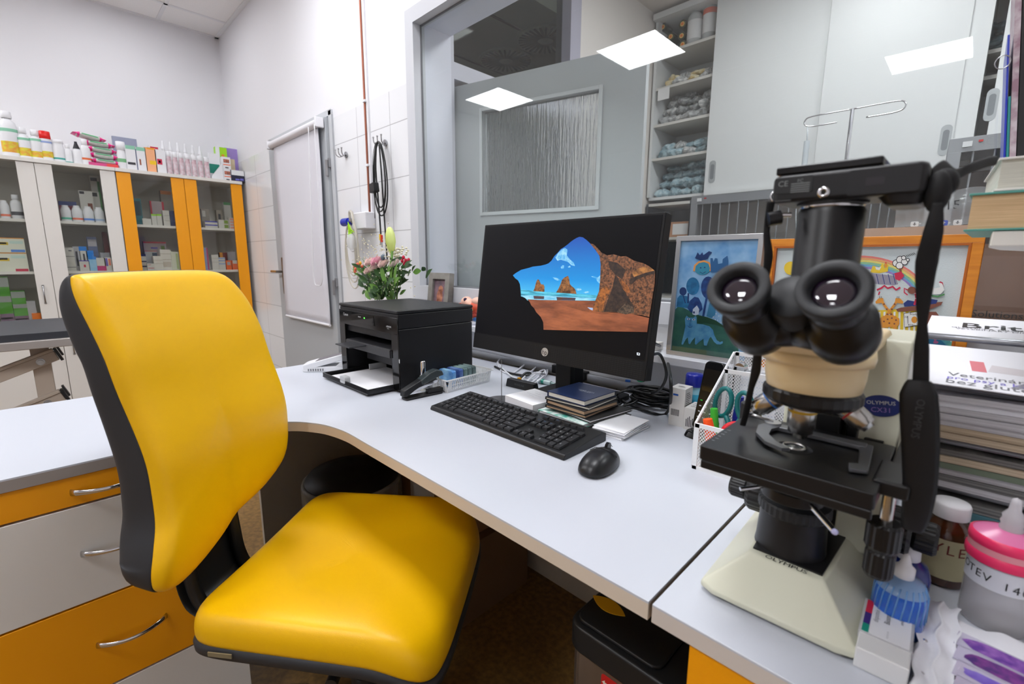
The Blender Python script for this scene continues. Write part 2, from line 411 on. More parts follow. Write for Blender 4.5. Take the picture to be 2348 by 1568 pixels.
# open grey door with ribbed glass
root = bpy.data.objects.new('door_2', None); COL.objects.link(root); root['kind'] = 'structure'
LM = T(-1.88, 1.543, 0) @ RZ(14); LW = .90
g2 = mat('grey_door_leaf', (178,182,184), .4)
def lp(px, py):   # pixel -> leaf plane coords
    n = (LM.to_3x3() @ Vector((0,1,0))); r = FWD*CAM_F+RGT*(px-1174)+UPV*(784-py); o = LM.translation
    t = (o-EYE).dot(n)/r.dot(n); q = LM.inverted() @ (EYE+r*t); return q.x, q.z
gx0, gz0 = lp(1108, 487); gx1, gz1 = lp(1375, 205)
b = B(g2)
for x0,x1,z0,z1 in ((0,gx0,0,1.97),(gx1,LW,0,1.97),(gx0,gx1,0,gz0),(gx0,gx1,gz1,1.97)): b.b2(x0-(.06 if x0 == 0 else 0),x1,0,.04,z0,z1, None, LM)
obj('door_leaf', b, root)
b = B(mat('glazing_bead', (200,204,206), .35)); t_ = .016
for x0,x1,z0,z1 in ((gx0-t_,gx0,gz0-t_,gz1+t_),(gx1,gx1+t_,gz0-t_,gz1+t_),(gx0,gx1,gz0-t_,gz0),(gx0,gx1,gz1,gz1+t_)): b.b2(x0,x1,-.008,.0,z0,z1,None,LM)
obj('glazing_bead', b, root, .002)
def ribbed():
    m = bpy.data.materials.new('ribbed_glass'); m.use_nodes = True; nt = m.node_tree; b = nt.nodes['Principled BSDF']
    b.inputs['Base Color'].default_value = (.80,.83,.84,1); b.inputs['Transmission Weight'].default_value = .85; b.inputs['Roughness'].default_value = .16
    b.inputs['IOR'].default_value = 1.3
    t = nt.nodes.new('ShaderNodeTexCoord'); mp = nt.nodes.new('ShaderNodeMapping'); mp.inputs['Scale'].default_value = (1,1,.06); mp.inputs['Rotation'].default_value=(0,0,math.radians(-14))
    n = nt.nodes.new('ShaderNodeTexNoise'); n.inputs['Scale'].default_value = 90; n.inputs['Detail'].default_value = 3
    bp = nt.nodes.new('ShaderNodeBump'); bp.inputs['Strength'].default_value = .9; bp.inputs['Distance'].default_value = .01
    nt.links.new(t.outputs['Object'], mp.inputs[0]); nt.links.new(mp.outputs[0], n.inputs[0]); nt.links.new(n.outputs['Fac'], bp.inputs['Height']); nt.links.new(bp.outputs[0], b.inputs['Normal'])
    MATS['ribbed_glass'] = m; return m
b = B(ribbed()); b.b2(gx0,gx1,.018,.023,gz0,gz1,None,LM); obj('ribbed_pane', b, root)
b = B(steel); b.box((LW-.07,-.01,1.05),(.03,.01,.22),None,LM); b.cyl((LW-.07,0,1.1),(LW-.07,-.05,1.1),.009); obj('door_handle', b, root)
for o_ in (b,): pass
light_panel(-.6, 2.35, 'unseen ceiling panel added to light the room behind the window, near the drip stand', CZ-.022, k=.95)  # out of view, added as the next room's light source
light_panel(.9, 2.35, 'unseen second ceiling panel added to brighten the room behind the window, right end', CZ-.022, k=.95)  # second panel out of view, added to brighten the next room
# ================================================================ FURNITURE
lam = mat('pale_grey_laminate', (198,202,211), .36, bump=.04, bscale=900)
edge_beige = mat('beige_edge_band', (216,203,186), .45)
edge_grey = mat('grey_edge_band', (158,150,144), .5)
yellow_lam = mat('yellow_laminate', (248,164,6), .4)
white_lam = mat('white_laminate', (228,225,219), .4)
carc = mat('cabinet_carcass', (222,219,213), .5)
black_pl = mat('black_plastic', (26,27,29), .42, bump=.05, bscale=700)
black_gl = mat('black_gloss', (12,12,14), .12)
# ---- L-shaped desk top
FX, FY = -1.17, .447
BX, BY, RXX = -1.735, 1.19, -.218
cur = spline([(FX,.22,0),(FX+.002,.28,0),(FX+.014,.34,0),(FX+.047,.387,0),(FX+.085,.415,0),(FX+.13,.435,0),(FX+.20,FY,0),(FX+.28,FY,0)], 5)
P = [(BX,-.155),(FX,-.155)]+[(p.x,p.y) for p in cur]+[(RXX,FY),(RXX,BY),(BX,BY)]
b = B(lam); b.prism(P, DZ-.003, DZ); b.prism(P, DZ-.024, DZ-.003, edge_beige)
b.b2(FX-.0003, FX+.0004, -.155, .22, DZ-.0241, DZ-.0030, edge_grey)
DK = thing('desk', 'white L-shaped desk carrying the monitor, its beige edge curving behind the yellow chair', 'desk')
obj('desk_top', b, DK)
for (x0,x1,y0,y1) in ((BX+.01,BX+.03,.46,1.18),(-1.70,-.23,1.165,1.185)):
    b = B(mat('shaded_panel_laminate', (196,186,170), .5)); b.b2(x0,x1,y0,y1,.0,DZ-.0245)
    obj('support_panel', b, DK)
# ---- drawer units
def bow(L, m=None):
    b = B(m or chrome)
    N = 16; pts = [(-L/2+L*i/N, -.026*math.sin(math.pi*i/N)**.8 if 0 < i < N else 0, 0) for i in range(N+1)]
    b.tube(pts, .004, n=8, flat=([.0042+.003*abs(1-2*i/N)**2 for i in range(N+1)], .003), up=(0,0,1)); return b
def drawers(t, yc, wid, rows, hl, depth=.55):
    """fronts face +X of the unit; local origin at the front plane"""
    b = B(carc); b.b2(-depth, -.02, yc-wid/2, yc-wid/2+.018, 0, DZ-.0245); b.b2(-depth, -.02, yc+wid/2-.018, yc+wid/2, 0, DZ-.0245)
    b.b2(-depth, -.02, yc-wid/2+.018, yc+wid/2-.018, .06, .08); b.b2(-depth, -depth+.01, yc-wid/2+.018, yc+wid/2-.018, .08, DZ-.0245)
    b.b2(-.08, -.06, yc-wid/2+.018, yc+wid/2-.018, 0, .06); b.b2(-.30, -.02, yc-wid/2+.018, yc+wid/2-.018, DZ-.045, DZ-.0245)
    obj('carcass', b, t)
    for z1, z0, m in rows:
        b = B(m); b.b2(-.0185, 0, yc-wid/2, yc+wid/2, z0, z1); d = obj('drawer', b, t, .0012, lab='yellow drawer' if m is yellow_lam else 'white drawer')
        b = B(white_lam); b.b2(-.45, -.0186, yc-wid/2+.03, yc+wid/2-.03, z0+.01, max(z0+.02, z1-.03)); obj('drawer_box', b, d)
        h = obj('handle', bow(hl), d, lab='chrome bow handle'); h.location = (0, yc, z1-.03-.0 if z1-z0 < .08 else z1-.098); h.rotation_euler = (0,0,math.radians(90))
t = thing('drawer_unit', 'drawer unit with alternating yellow and white fronts at the far left, beside the yellow chair', 'drawer unit', (FX-.002, 0, 0))
drawers(t, .05, .41, [(.7245,.667,yellow_lam),(.663,.462,white_lam),(.458,.260,yellow_lam),(.256,.07,white_lam)], .115)
# right cabinet and its worktop (microscope stands here)
b = B(lam); b.b2(-.2135, 1.1, .447, 1.16, DZ-.0032, DZ-.0002); b.b2(-.2135, 1.1, .447, 1.16, DZ-.024, DZ-.0032, mat('pale_edge_band', (212,204,196), .45))
one('worktop', 'white worktop under the microscope, separated from the desk by a dark seam', 'worktop', b, bevel=.0012)
t = thing('drawer_unit', 'white drawer unit with a yellow top drawer under the microscope worktop', 'drawer unit', (0,.452,0), -90)
drawers(t, .13, .60, [(.722,.664,yellow_lam),(.660,.462,white_lam),(.458,.260,yellow_lam),(.256,.07,white_lam)], .115)
# ---- display cabinets on the far wall
CF = -4.34; SH = (.722, 1.05, 1.382); gl = glassy('cabinet_glass', (.93,.94,.93), 1.42, opac=.008, haze_rgb=(.3,.3,.28))
def vhandle(x, y, z, par, L=.12):
    b = B(steel); b.tube([(x,y,z-L/2),(x+.02,y,z-L/2+.012),(x+.026,y,z),(x+.02,y,z+L/2-.012),(x,y,z+L/2)], .0045, n=6, flat=([.007,.0045,.0035,.0045,.007],.0035), up=(0,1,0)); return obj('handle', b, par)
def display(y0, m, label, hl):
    t = thing('display_cabinet', label, 'cabinet', (CF, y0, 0)); W = .7915; D = .37; th = .018
    b = B(carc); b.b2(-D,-.02,0,th,0,1.735); b.b2(-D,-.02,W-th,W,0,1.735); b.b2(-D,-D+.006,th,W-th,0,1.735, mat('cabinet_back',(214,210,200),.6))
    b.b2(-D,-.02,th,W-th,.06,.08); b.b2(-D,-.02,th,W-th,.704,.722); b.b2(-D,-.05,th,W-th,.0,.06)
    obj('carcass', b, t)
    b = B(white_lam); b.b2(-D,.012,-.001,W+.001,1.735,1.758); obj('top_board', b, t, .001)
    for z in (1.05, 1.382):
        b = B(white_lam); b.b2(-D+.007,-.03,th+.001,W-th-.001,z-.018,z); obj('shelf', b, t)
    for k in (0, 1):
        a0 = k*W/2+.0015; a1 = (k+1)*W/2-.0015; st = .079
        b = B(m); b.b2(-.019,0,a0,a0+st,.704,1.733); b.b2(-.019,0,a1-st,a1,.704,1.733)
        d = obj('glass_door', b, t, .001)
        b = B(gl); b.b2(-.012,-.008,a0+st,a1-st,.704,1.728); obj('pane', b, d)
        vhandle(0, a1-.05 if k == 0 else a0+.05, .90, d)
        b = B(white_lam); b.b2(-.019,0,a0,a1,.07,.70); d = obj('door', b, t, .001); vhandle(0, a1-.045 if k == 0 else a0+.045, .545, d)
    return t
display(-.3375, white_lam, 'white framed glass display cabinet on the far left wall', 0)
display(.457, yellow_lam, 'glass display cabinet with yellow door frames near the corner', 0)
# ---- exam table
t = thing('exam_table', 'black topped grey metal examination table at the left edge', 'table', (-2.72, -.25, 0))
gm = mat('grey_powder_coat', (176,162,148), .5); 
b = B(mat('black_rubber_top', (48,50,56), .5, bump=.05, bscale=300)); b.prism(rr(.56,1.1,.02), .836, .862, M=T(0,0,0)); obj('table_top', b, t, .002)
b = B(mat('aluminium', (178,172,168), .4, .6)); b.prism(rr(.60,1.14,.03), .805, .836); obj('rim', b, t, .003)
# lifting leg: post, scissor arms
def postM(y): return T(.02, y, 0)
for y in (.19,):
    b = B(gm); b.b2(.14,.20,.189,.242,.08,.805); obj('post', b, t, .003)
for s in (0, 1):
    b = B(gm)
    M = frame((.212, .258, .768-.165*s), (0, -1, -.38), (0, -.38, 1)); b.box((.40,-.006,0),(.80,.038,.02),M=M); b.box((.40,.019,0),(.80,.011,.03),M=M); 
    a = obj('lift_arm', b, t, .002)
    b = B(black_pl); b.box((-.006,-.004,0),(.009,.052,.03),M=M); b.box((-.016,.010,.0),(.007,.045,.03), M=M); obj('end_cap', b, a)
    b = B(steel); b.cyl(M@Vector((.05,-.006,-.009)), M@Vector((.05,-.006,-.016)), .013); b.cyl(M@Vector((.05,-.006,-.016)), M@Vector((.05,-.006,-.024)), .008); obj('bolt', b, a)
b = B(gm); b.b2(-.18,.22,-.5,.32,.02,.08); obj('base', b, t, .005)
for x,y in ((-.16,-.47),(.2,-.47),(-.16,.29),(.2,.29)):
    b = B(black_pl); b.cyl((x,y,0),(x,y,.02),.02); obj('foot', b, t)

# ---- the yellow office chair (local x = forward)
leather = mat('yellow_leather', (248,192,2), .34, bump=.25, bscale=900, coat=.0, spec=.5)
shell = mat('dark_grey_shell', (44,45,48), .55)
CK = .945
CH = thing('office_chair', 'yellow leather office chair with dark grey back shell, turned toward the desk', 'chair', (-.892*CK, .426*CK, 0), 38)
SX = T(0,0,1.135*(1-CK)) @ Matrix.Diagonal((CK,CK,CK,1))     # chair proportions
def cbx(m): b = B(m); b.X = SX; return b
def sup(a, n): c, s = math.cos(a), math.sin(a); return math.copysign(abs(c)**(2/n), c), math.copysign(abs(s)**(2/n), s)
def seat_pt(th, f):
    cx, sy = sup(th, 9); sy_ = sy*(.243+.006*cx); x = cx*.228
    x += (.020*(1-(abs(sy))**2.4) if cx > 0 else -.004)*abs(cx)
    return x*f, sy_*f
prof = [(0,.020),(.18,.020),(.36,.021),(.54,.0225),(.70,.0235),(.82,.0235),(.91,.022),(.96,.017),(.987,.008),(.998,-.004),(1.0,-.016),(.998,-.027),(.975,-.032),(.0,-.032)]
def zdrop(x, y): return -.050*max(0, (x-.09)/.15)**2.2*(.45+.55*min(1,abs(y)/.2)**2)
def seat_fn(u, v):
    j = v*(len(prof)-1); f, dz = prof[int(round(j))]; x, y = seat_pt(2*math.pi*u, f if f else 1e-4)
    sad = .010*(abs(y)/.22)**2-.012*math.exp(-((x+.03)/.09)**2)*math.exp(-(y/.14)**2)
    return (x, y, .480+dz*1.15+zdrop(x,y)+(sad if v < .6 else sad*.6))
b = cbx(leather); b.grid(seat_fn, 128, len(prof)-1, cu=True); obj('seat_cushion', b, CH, sub=1)
def pan_fn(u, v):
    L = [(0,-.046),(.6,-.046),(.95,-.05),(1.008,-.042),(1.012,-.028),(.99,-.020),(.9,-.018),(0,-.018)]
    f, dz = L[int(round(v*(len(L)-1)))]; x, y = seat_pt(2*math.pi*u, f if f else 1e-4)
    return (x, y, .474+dz+zdrop(x,y)+.007*(abs(y)/.22)**2-.004)
b = cbx(shell); b.grid(lambda u, v: pan_fn(u, 1-v), 128, 7, cu=True); obj('seat_pan', b, CH)
b = cbx(mat('metal_label', (150,145,120), .4, .5)); b.box((-.145,-.2465,.452),(.045,.002,.008)); obj('label', b, CH)
def itp(x, xs, ys):
    if x <= xs[0]: return ys[0]
    for i in range(len(xs)-1):
        if x <= xs[i+1]:
            t = (x-xs[i])/(xs[i+1]-xs[i]); t = t*t*(3-2*t)*.5+t*.5; return ys[i]+(ys[i+1]-ys[i])*t
    return ys[-1]
# outline of the back pad (across, height), forward profile kx(z)
OUT = [(.640,1.100),(.650,1.109),(.70,1.111),(.79,1.112),(.88,1.112),(.955,1.110),(.990,1.098),(1.008,1.070),(1.016,1.035),(1.017,.97),(1.019,.90),(1.018,.84),(1.012,.775),(1.004,.715),(.978,.662),(.91,.628),(.83,.605),(.75,.580),(.69,.565),(.64,.560),(.606,.575),(.600,.61),(.610,.65),(.624,.69),(.630,.75),(.632,.82),(.633,.89),(.631,.96),(.632,1.03),(.634,1.075)]
OUT = [(y-.885+(.022 if y < .7 else .022*max(0,(.80-y)/.1)), z) for y, z in OUT]; OC = (-.07, .85); NO = len(OUT)
OS = spline([(y,z,0) for y,z in OUT], 3, closed=True)
def kx(z): return itp(z, [.55,.64,.78,.95,1.12], [-.222,-.215,-.225,-.270,-.330])
def ring(b, R, dx, m=None):
    n = len(OS)
    def fn(u, v):
        f, d, fz = R[int(round(v*(len(R)-1)))]; p = OS[int(round(u*n)) % n]; y = OC[0]+(p.x-OC[0])*f; z = OC[1]+(p.y-OC[1])*f
        yy = (y-OC[0])/.2
        cr = -.009*math.exp(-((y-OC[0]-.01)/.035)**2)*max(0, min(1, (.95-z)/.2))*(1 if R is RB else 0)
        return (kx(z)+d+dx+.012*yy*yy+cr, y, z+fz)
    b.grid(fn, n, len(R)-1, cu=True)
RB = [(1e-4,.010,0),(.2,.010,0),(.4,.009,0),(.58,.008,0),(.74,.006,0),(.86,.003,0),(.93,-.002,0),(.97,-.008,0),(.992,-.016,0),(1.0,-.026,0),(1.0,-.034,0),(.97,-.036,0),(1e-4,-.036,0)]
b = cbx(leather); ring(b, RB, -.002); obj('backrest', b, CH, sub=1)
RS = [(1e-4,-.030,0),(.96,-.032,0),(.998,-.031,0),(1.004,-.034,0),(1.006,-.042,-.001),(1.006,-.06,-.004),(1.0,-.078,-.010),(.975,-.092,-.014),(.92,-.102,-.012),(.8,-.108,0),(.5,-.112,0),(1e-4,-.114,0)]
def shell_ring(b):
    n = len(OS)
    def fn(u, v):
        f, d, fz = RS[int(round(v*(len(RS)-1)))]; p = OS[int(round(u*n)) % n]; y = OC[0]+(p.x-OC[0])*f; z = OC[1]+(p.y-OC[1])*f
        th = itp(z, [.56,.66,.80,.95,1.12], [.95,1.1,1.0,.80,.50]); dd = d if d > -.035 else -.034+(d+.034)*th
        yy = (y-OC[0])/.2; return (kx(z)+dd-.002+.012*yy*yy, y, z+fz*(2.2 if z > 1.0 else 1)+(.02*min(1,(-.034-d)/.05) if z < .62 and d < -.034 else 0))
    b.grid(fn, n, len(RS)-1, cu=True)
b = cbx(shell); shell_ring(b); obj('back_shell', b, CH, sub=1)
BC = -.055
b = cbx(black_pl)
path = [(-.345,BC,.80),(-.335,BC,.66),(-.325,BC,.53),(-.315,BC,.46),(-.29,BC,.425),(-.22,BC,.41),(-.08,BC,.41)]
sp = spline([Vector(p) for p in path], 5)
b.tube(sp, .01, n=4, flat=(.088, .016), up=(0,1,0), smooth=False)
for s in (-1, 1): b.tube([(p[0]+.018,p[1]+s*.066,p[2]) for p in sp], .014, n=8)
obj('back_bracket', b, CH, .004)
b = cbx(black_pl); b.b2(-.11,.11,-.09,.09,.375,.428); obj('mechanism', b, CH, .01)
b = B(black_pl); b.cyl((0,0,.12),(0,0,.25),.032); b.cyl((0,0,.25),(0,0,.36),.026); obj('column_cover', b, CH)
b = B(chrome); b.cyl((0,0,.3),(0,0,.42),.014); obj('gas_lift', b, CH)
b = cbx(black_pl); b.cyl((.02,-.09,.40),(.04,-.20,.395),.006); b.cyl((.04,-.18,.396),(.045,-.225,.393),.011); obj('lever', b, CH)
hub = B(chrome); hub.cyl((0,0,.075),(0,0,.12),.045); obj('base_hub', hub, CH)
for k in range(5):
    a = math.radians(72*k-52); c, s = math.cos(a), math.sin(a)
    b = B(chrome); b.tube([(c*r, s*r, z) for r, z in ((.03,.105),(.12,.115),(.2,.105),(.25,.085),(.270,.07))], .02, n=10, flat=([.024,.022,.02,.018,.012],.013), up=(-s,c,0)); l = obj('base_arm', b, CH)
    b = B(black_pl); M = T(c*.265, s*.265, .028) @ RZ(math.degrees(a)+35)
    for q in (-.013,.013): b.cyl(M@Vector((0,q-.008,0)), M@Vector((0,q+.008,0)), .0275)
    b.cyl(M@Vector((0,0,.01)), M@Vector((0,0,.05)), .008); obj('caster', b, l)
# ---- twin waste bin under the desk
t = thing('waste_bin', 'brushed steel twin recycling bin with black lids and a yellow oval, under the desk corner', 'bin', (-.338, .765, 0))
b = B(mat('bin_steel', (150,138,128), .35, .85, var=.1, vscale=20, stretch=(1,1,.05))); b.prism(rr(.212,.31,.02), .012, .44); obj('body', b, t)
b = B(black_pl); b.prism(rr(.222,.33,.03), .44, .492); obj('lid_frame', b, t, .006)
b = B(black_pl); b.prism(rr(.165,.155,.02,cx=-.018,cy=-.075), .492, .499); l = obj('lid', b, t, .003)
b = B(mat('bin_yellow', (214,158,20), .4)); pts = [(.055*math.cos(a)*1.0, .018*math.sin(a)*(1 if abs(math.cos(a))<.99 else 1)) for a in [2*math.pi*i/24 for i in range(24)]]
lens = [(x, .016*(1-(x/.036)**2)) for x in [(-.036+.072*i/12) for i in range(13)]]; lens = lens+[(x,-y) for x,y in reversed(lens[1:-1])]
b.prism(lens, .499, .5005, M=T(-.070,-.089,0) @ RZ(-2)); obj('oval_mark', b, l, lab='yellow oval mark')
b = B(black_pl); b.prism(rr(.155,.10,.02,cx=-.0,cy=.10), .492, .499); obj('lid', b, t, .003)
b = B(mat('red_sticker', (196,30,30), .4)); b.prism(rr(.075,.035,.006), 0, .0006, M=frame((-.0,-.1555,.408),(1,0,0),(0,0,1)))
b.text('to', .036, frame((-.02,-.1563,.406),(1,0,0),(0,0,1)), mat('sticker_white', (235,225,215), .5)); b.text('t', .03, frame((.014,-.1563,.405),(1,0,0),(0,0,1)), mat('sticker_white'))
obj('sticker', b, t)
b = B(black_pl); b.prism(rr(.218,.32,.03), 0, .012); obj('base', b, t)
# ---- things under the desk
t = thing('wastebasket', 'black round wastebasket with a clear liner, under the desk behind the seat', 'wastebasket', (-1.40, .66, 0))
b = B(black_pl); b.lathe([(.11,.0),(.115,.005),(.15,.40),(.156,.40),(.156,.415),(.145,.415),(.112,.02),(.0,.02)], n=36); obj('body', b, t)
b = B(mat('clear_liner', (190,185,175), .2, alpha=.45)); b.lathe([(.158,.33),(.161,.36),(.160,.41),(.157,.418),(.148,.418),(.14,.38)], n=40); obj('liner', b, t)
b = B(black_pl); b.lathe([(.0,.455),(.08,.45),(.14,.435),(.15,.42)], n=32); obj('lid', b, t)
b = B(mat('crate_black', (40,40,44), .5)); x0,x1,y0,y1,z1 = -1.46,-1.02,.80,1.10,.60
for q in ((x0,x0+.012,y0,y1),(x1-.012,x1,y0,y1),(x0,x1,y0,y0+.012),(x0,x1,y1-.012,y1)): b.b2(*q, .56, z1)
b.b2(x0,x1,y0,y1,.54,.56)
one('crate', 'black open crate on top of the cardboard box under the desk', 'crate', b)
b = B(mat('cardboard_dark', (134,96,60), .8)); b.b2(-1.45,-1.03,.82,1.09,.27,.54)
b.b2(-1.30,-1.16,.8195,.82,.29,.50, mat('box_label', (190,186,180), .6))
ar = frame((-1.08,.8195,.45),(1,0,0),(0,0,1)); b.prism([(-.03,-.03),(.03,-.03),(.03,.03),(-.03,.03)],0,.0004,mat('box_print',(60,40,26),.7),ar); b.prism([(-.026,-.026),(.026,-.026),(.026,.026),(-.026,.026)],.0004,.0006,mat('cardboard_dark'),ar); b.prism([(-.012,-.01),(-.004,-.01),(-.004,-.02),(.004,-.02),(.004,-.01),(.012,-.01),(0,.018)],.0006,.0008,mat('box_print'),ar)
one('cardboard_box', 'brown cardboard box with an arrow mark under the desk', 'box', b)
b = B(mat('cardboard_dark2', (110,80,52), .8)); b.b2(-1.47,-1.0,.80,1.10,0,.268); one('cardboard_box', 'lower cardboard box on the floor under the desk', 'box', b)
# ================================================================ ON THE DESK
def D(px, py, z=DZ): return at(px, py, Z=z)
def onplane(M):
    n = (M.to_3x3() @ Vector((0,0,1))); o = M.translation; Mi = M.inverted()
    def f(px, py):
        r = FWD*CAM_F+RGT*(px-1174)+UPV*(784-py); t = (o-EYE).dot(n)/r.dot(n); q = Mi @ (EYE+r*t); return q.x, q.y
    return f
# ---- monitor
MM = frame((-.722, .848, .892), (1,0,0), (0, math.sin(.139), math.cos(.139)))
t = thing('monitor', 'black desktop monitor with a beach cave picture on its lit screen', 'monitor', M=T(-.722,.95,DZ))
def loc(M): return T(.722,-.95,-DZ) @ M
ML = loc(MM)
mb = mat('monitor_black', (17,17,19), .5, spec=.3, bump=.04, bscale=900)
b = B(mb); b.prism([(-.27,0),(.27,0),(.27,.345),(-.27,.345)], -.028, 0, M=ML); b.prism(rr(.44,.27,.03,cy=.17), -.062, -.028, M=ML, P1=rr(.50,.32,.02,cy=.172)); obj('housing', b, t, .002)
b = B(mb)
b.prism([(-.269,.0),(.269,.0),(.269,.041),(-.269,.041)], 0, .0012, M=ML)
gr_ = mat('speaker_slot', (10,10,11), .6)
for i in range(9):
    for j in range(44): b.box((.258-.0068*j, .005+.004*i, .0013), (.0054, .0016, .0004), gr_, ML)
obj('chin', b, t)
b = B(mat('silver_badge', (200,202,205), .3, .6)); up = onplane(MM); lx, ly = up(1250, 807)
b.prism([(lx+.0105*math.cos(2*math.pi*i/30), ly+.0105*math.sin(2*math.pi*i/30)) for i in range(30)], .0013, .002, M=ML)
b.text('hp', .017, ML @ T(lx,ly-.001,.0022) @ Matrix.Shear('XZ',4,(0,0)) , mb); obj('badge', b, t)
scrn = mat('screen_dark', (10,10,12), .4, emit=(12,12,16), es=.4, spec=.15)
def U(pts): return [up(1080+x/3.7333, 480+y/3.7333) for x, y in pts]
b = B(scrn); S0 = [(-.2635,.0435),(.2635,.0435),(.2635,.3395),(-.2635,.3395)]; b.prism(S0, 0, .0006, M=ML)
z = .0007
def lay(pts, m):
    global z
    b.flat(U(pts), z, m, ML); z += .00008
opening = [(360,565),(385,545),(430,518),(500,500),(530,490),(600,482),(640,472),(665,462),(690,440),(715,400),(745,370),(770,340),(800,322),(830,300),(855,278),(880,260),(905,245),(930,235),(960,240),(990,262),(1020,290),(1045,318),(1070,350),(1092,385),(1108,410),(1112,450),(1114,560),(1108,640),(1100,700),(1090,745),(1080,780),(485,780),(470,760),(430,744),(426,690),(420,640),(405,608),(380,590)]
m = scr('screen_sky', (30,150,215)); nt = m.node_tree; tcn = nt.nodes.new('ShaderNodeTexCoord'); sx = nt.nodes.new('ShaderNodeSeparateXYZ'); rp = nt.nodes.new('ShaderNodeMapRange')
rp.inputs['From Min'].default_value = .26; rp.inputs['From Max'].default_value = .44; cr = nt.nodes.new('ShaderNodeValToRGB')
cr.color_ramp.elements[0].color = (*s2l((90/255,200/255,228/255)),1); cr.color_ramp.elements[1].color = (*s2l((8/255,70/255,160/255)),1); e_ = cr.color_ramp.elements.new(.45); e_.color = (*s2l((10/255,130/255,200/255)),1)
nt.links.new(tcn.outputs['Object'], sx.inputs[0]); nt.links.new(sx.outputs['Z'], rp.inputs[0]); nt.links.new(rp.outputs[0], cr.inputs[0]); nt.links.new(cr.outputs[0], nt.nodes['Principled BSDF'].inputs['Emission Color'])
lay(opening, m)
cl = scr('screen_cloud', (150,200,220), (60,150,205), 90)
for P in ([(722,412),(750,370),(775,345),(805,330),(828,345),(822,395),(850,430),(880,455),(892,485),(860,478),(835,452),(800,440),(770,432),(742,440)],[(770,495),(785,478),(800,480),(796,505),(775,508)],[(830,492),(850,482),(855,497),(838,500)],[(1028,575),(1060,572),(1085,585),(1108,565),(1110,640),(1085,620),(1070,590)],[(700,580),(740,588),(768,605),(745,612),(715,598)],[(900,680),(940,672),(950,690),(915,696)],[(960,712),(1000,700),(1020,708),(985,718)]): lay(P, cl)
lay([(430,686),(560,700),(733,712),(905,722),(1082,736),(1080,780),(485,780),(470,760),(430,744)], scr('screen_sea', (90,190,215), (20,110,135), 60, stretch=(.25,1,3)))
lay([(430,736),(700,742),(1082,760),(1078,782),(485,776),(470,762)], scr('screen_foam', (150,205,225), (70,160,200), 70, stretch=(.3,1,3)))
rk = scr('screen_rock', (150,98,52), (60,38,22), 110)
lay([(536,700),(548,675),(556,640),(565,612),(575,598),(585,602),(600,636),(612,645),(622,640),(632,660),(632,706)], rk)
lay([(731,712),(752,680),(770,640),(782,605),(800,585),(835,568),(845,600),(850,640),(868,660),(885,672),(898,690),(906,724)], rk)
rd = scr('screen_reflection', (84,52,40), (50,60,80), 90)
lay([(538,740),(630,744),(628,768),(542,766)], rd); lay([(735,750),(900,758),(895,780),(740,778)], rd)
sand = scr('screen_sand', (166,94,60), (112,60,38), 22, .75, stretch=(.3,1,1.4))
lay([(485,770),(600,776),(1070,784),(1060,840),(1062,872),(1135,882),(1250,884),(1330,884),(1420,905),(1528,930),(1512,1050),(900,1038),(625,1030),(622,965),(600,920),(562,880),(545,848),(520,822),(505,790)], sand)
lay([(800,825),(900,812),(1000,820),(1050,838),(1100,880),(1300,890),(1120,900),(960,870)], scr('screen_sand_dark', (110,60,38), (140,78,46), 30))
lay([(1000,838),(1048,844),(1046,866),(1022,856)], scr('screen_puddle', (150,170,205)))
rock2 = scr('screen_cliff', (150,96,62), (34,25,20), 170, .72, detail=10)
lay([(1020,290),(1055,300),(1090,335),(1120,370),(1170,395),(1225,385),(1290,405),(1330,400),(1400,440),(1480,462),(1530,488),(1580,532),(1576,640),(1556,760),(1530,922),(1460,905),(1400,900),(1330,884),(1250,880),(1135,882),(1070,872),(1050,850),(1052,820),(1075,765),(1100,700),(1110,600),(1114,470),(1104,400),(1070,350)], rock2)
lay([(1055,840),(1080,765),(1110,690),(1170,650),(1200,690),(1150,790),(1130,872),(1070,870)], scr('screen_lit_cliff', (176,104,46), (84,50,28), 110, .75))
lay([(1240,560),(1290,620),(1340,740),(1400,830),(1400,880),(1330,884),(1250,878),(1140,878),(1165,800),(1210,690)], scr('screen_hollow', (22,18,18), (58,42,32), 120))
lay([(1268,600),(1290,598),(1350,660),(1368,705),(1345,722),(1310,690)], scr('screen_lit_cliff'))
lay([(1180,440),(1260,460),(1330,520),(1300,600),(1240,560),(1190,500)], scr('screen_hollow'))
lay([(1360,605),(1430,570),(1500,545),(1580,525),(1580,550),(1490,575),(1420,605),(1385,640),(1365,640)], scr('screen_hollow'))
lay([(1385,545),(1440,505),(1500,490),(1545,500),(1576,525),(1490,545),(1400,580)], scr('screen_ochre', (168,112,58), (90,58,34), 70))
lay([(1250,880),(1330,800),(1395,840),(1400,885),(1330,900)], scr('screen_scree', (96,78,62), (24,20,18), 220, detail=8))
ic = scr('screen_icon', (225,232,245))
lay([(1425,1225),(1452,1230),(1450,1250),(1425,1246)], ic); lay([(1432,1231),(1446,1234),(1445,1243),(1431,1240)], scrn)
obj('screen', b, t)
b = B(mb); b.b2(-.045,.008,-.07,-.052,.0,.34,M=T(-.02,.09,.0)); b.b2(-.04,.0,-.052,.0,.02,.34,M=T(-.02,.09,.0)); obj('stand_post', b, t, .003)
b = B(mb); b.prism(rr(.23,.19,.02,cx=-.04,cy=.10), 0, .014); obj('stand_base', b, t, .003)
# cables behind the monitor
cab = mat('cable_black', (20,20,22), .4)
def cable(name, label, P, r=.0028, m=None, n=7, group=None, s=8):
    b = B(m or cab); b.tube(spline(P, s), r, n=n); return one(name, label, 'cable', b, group=group)
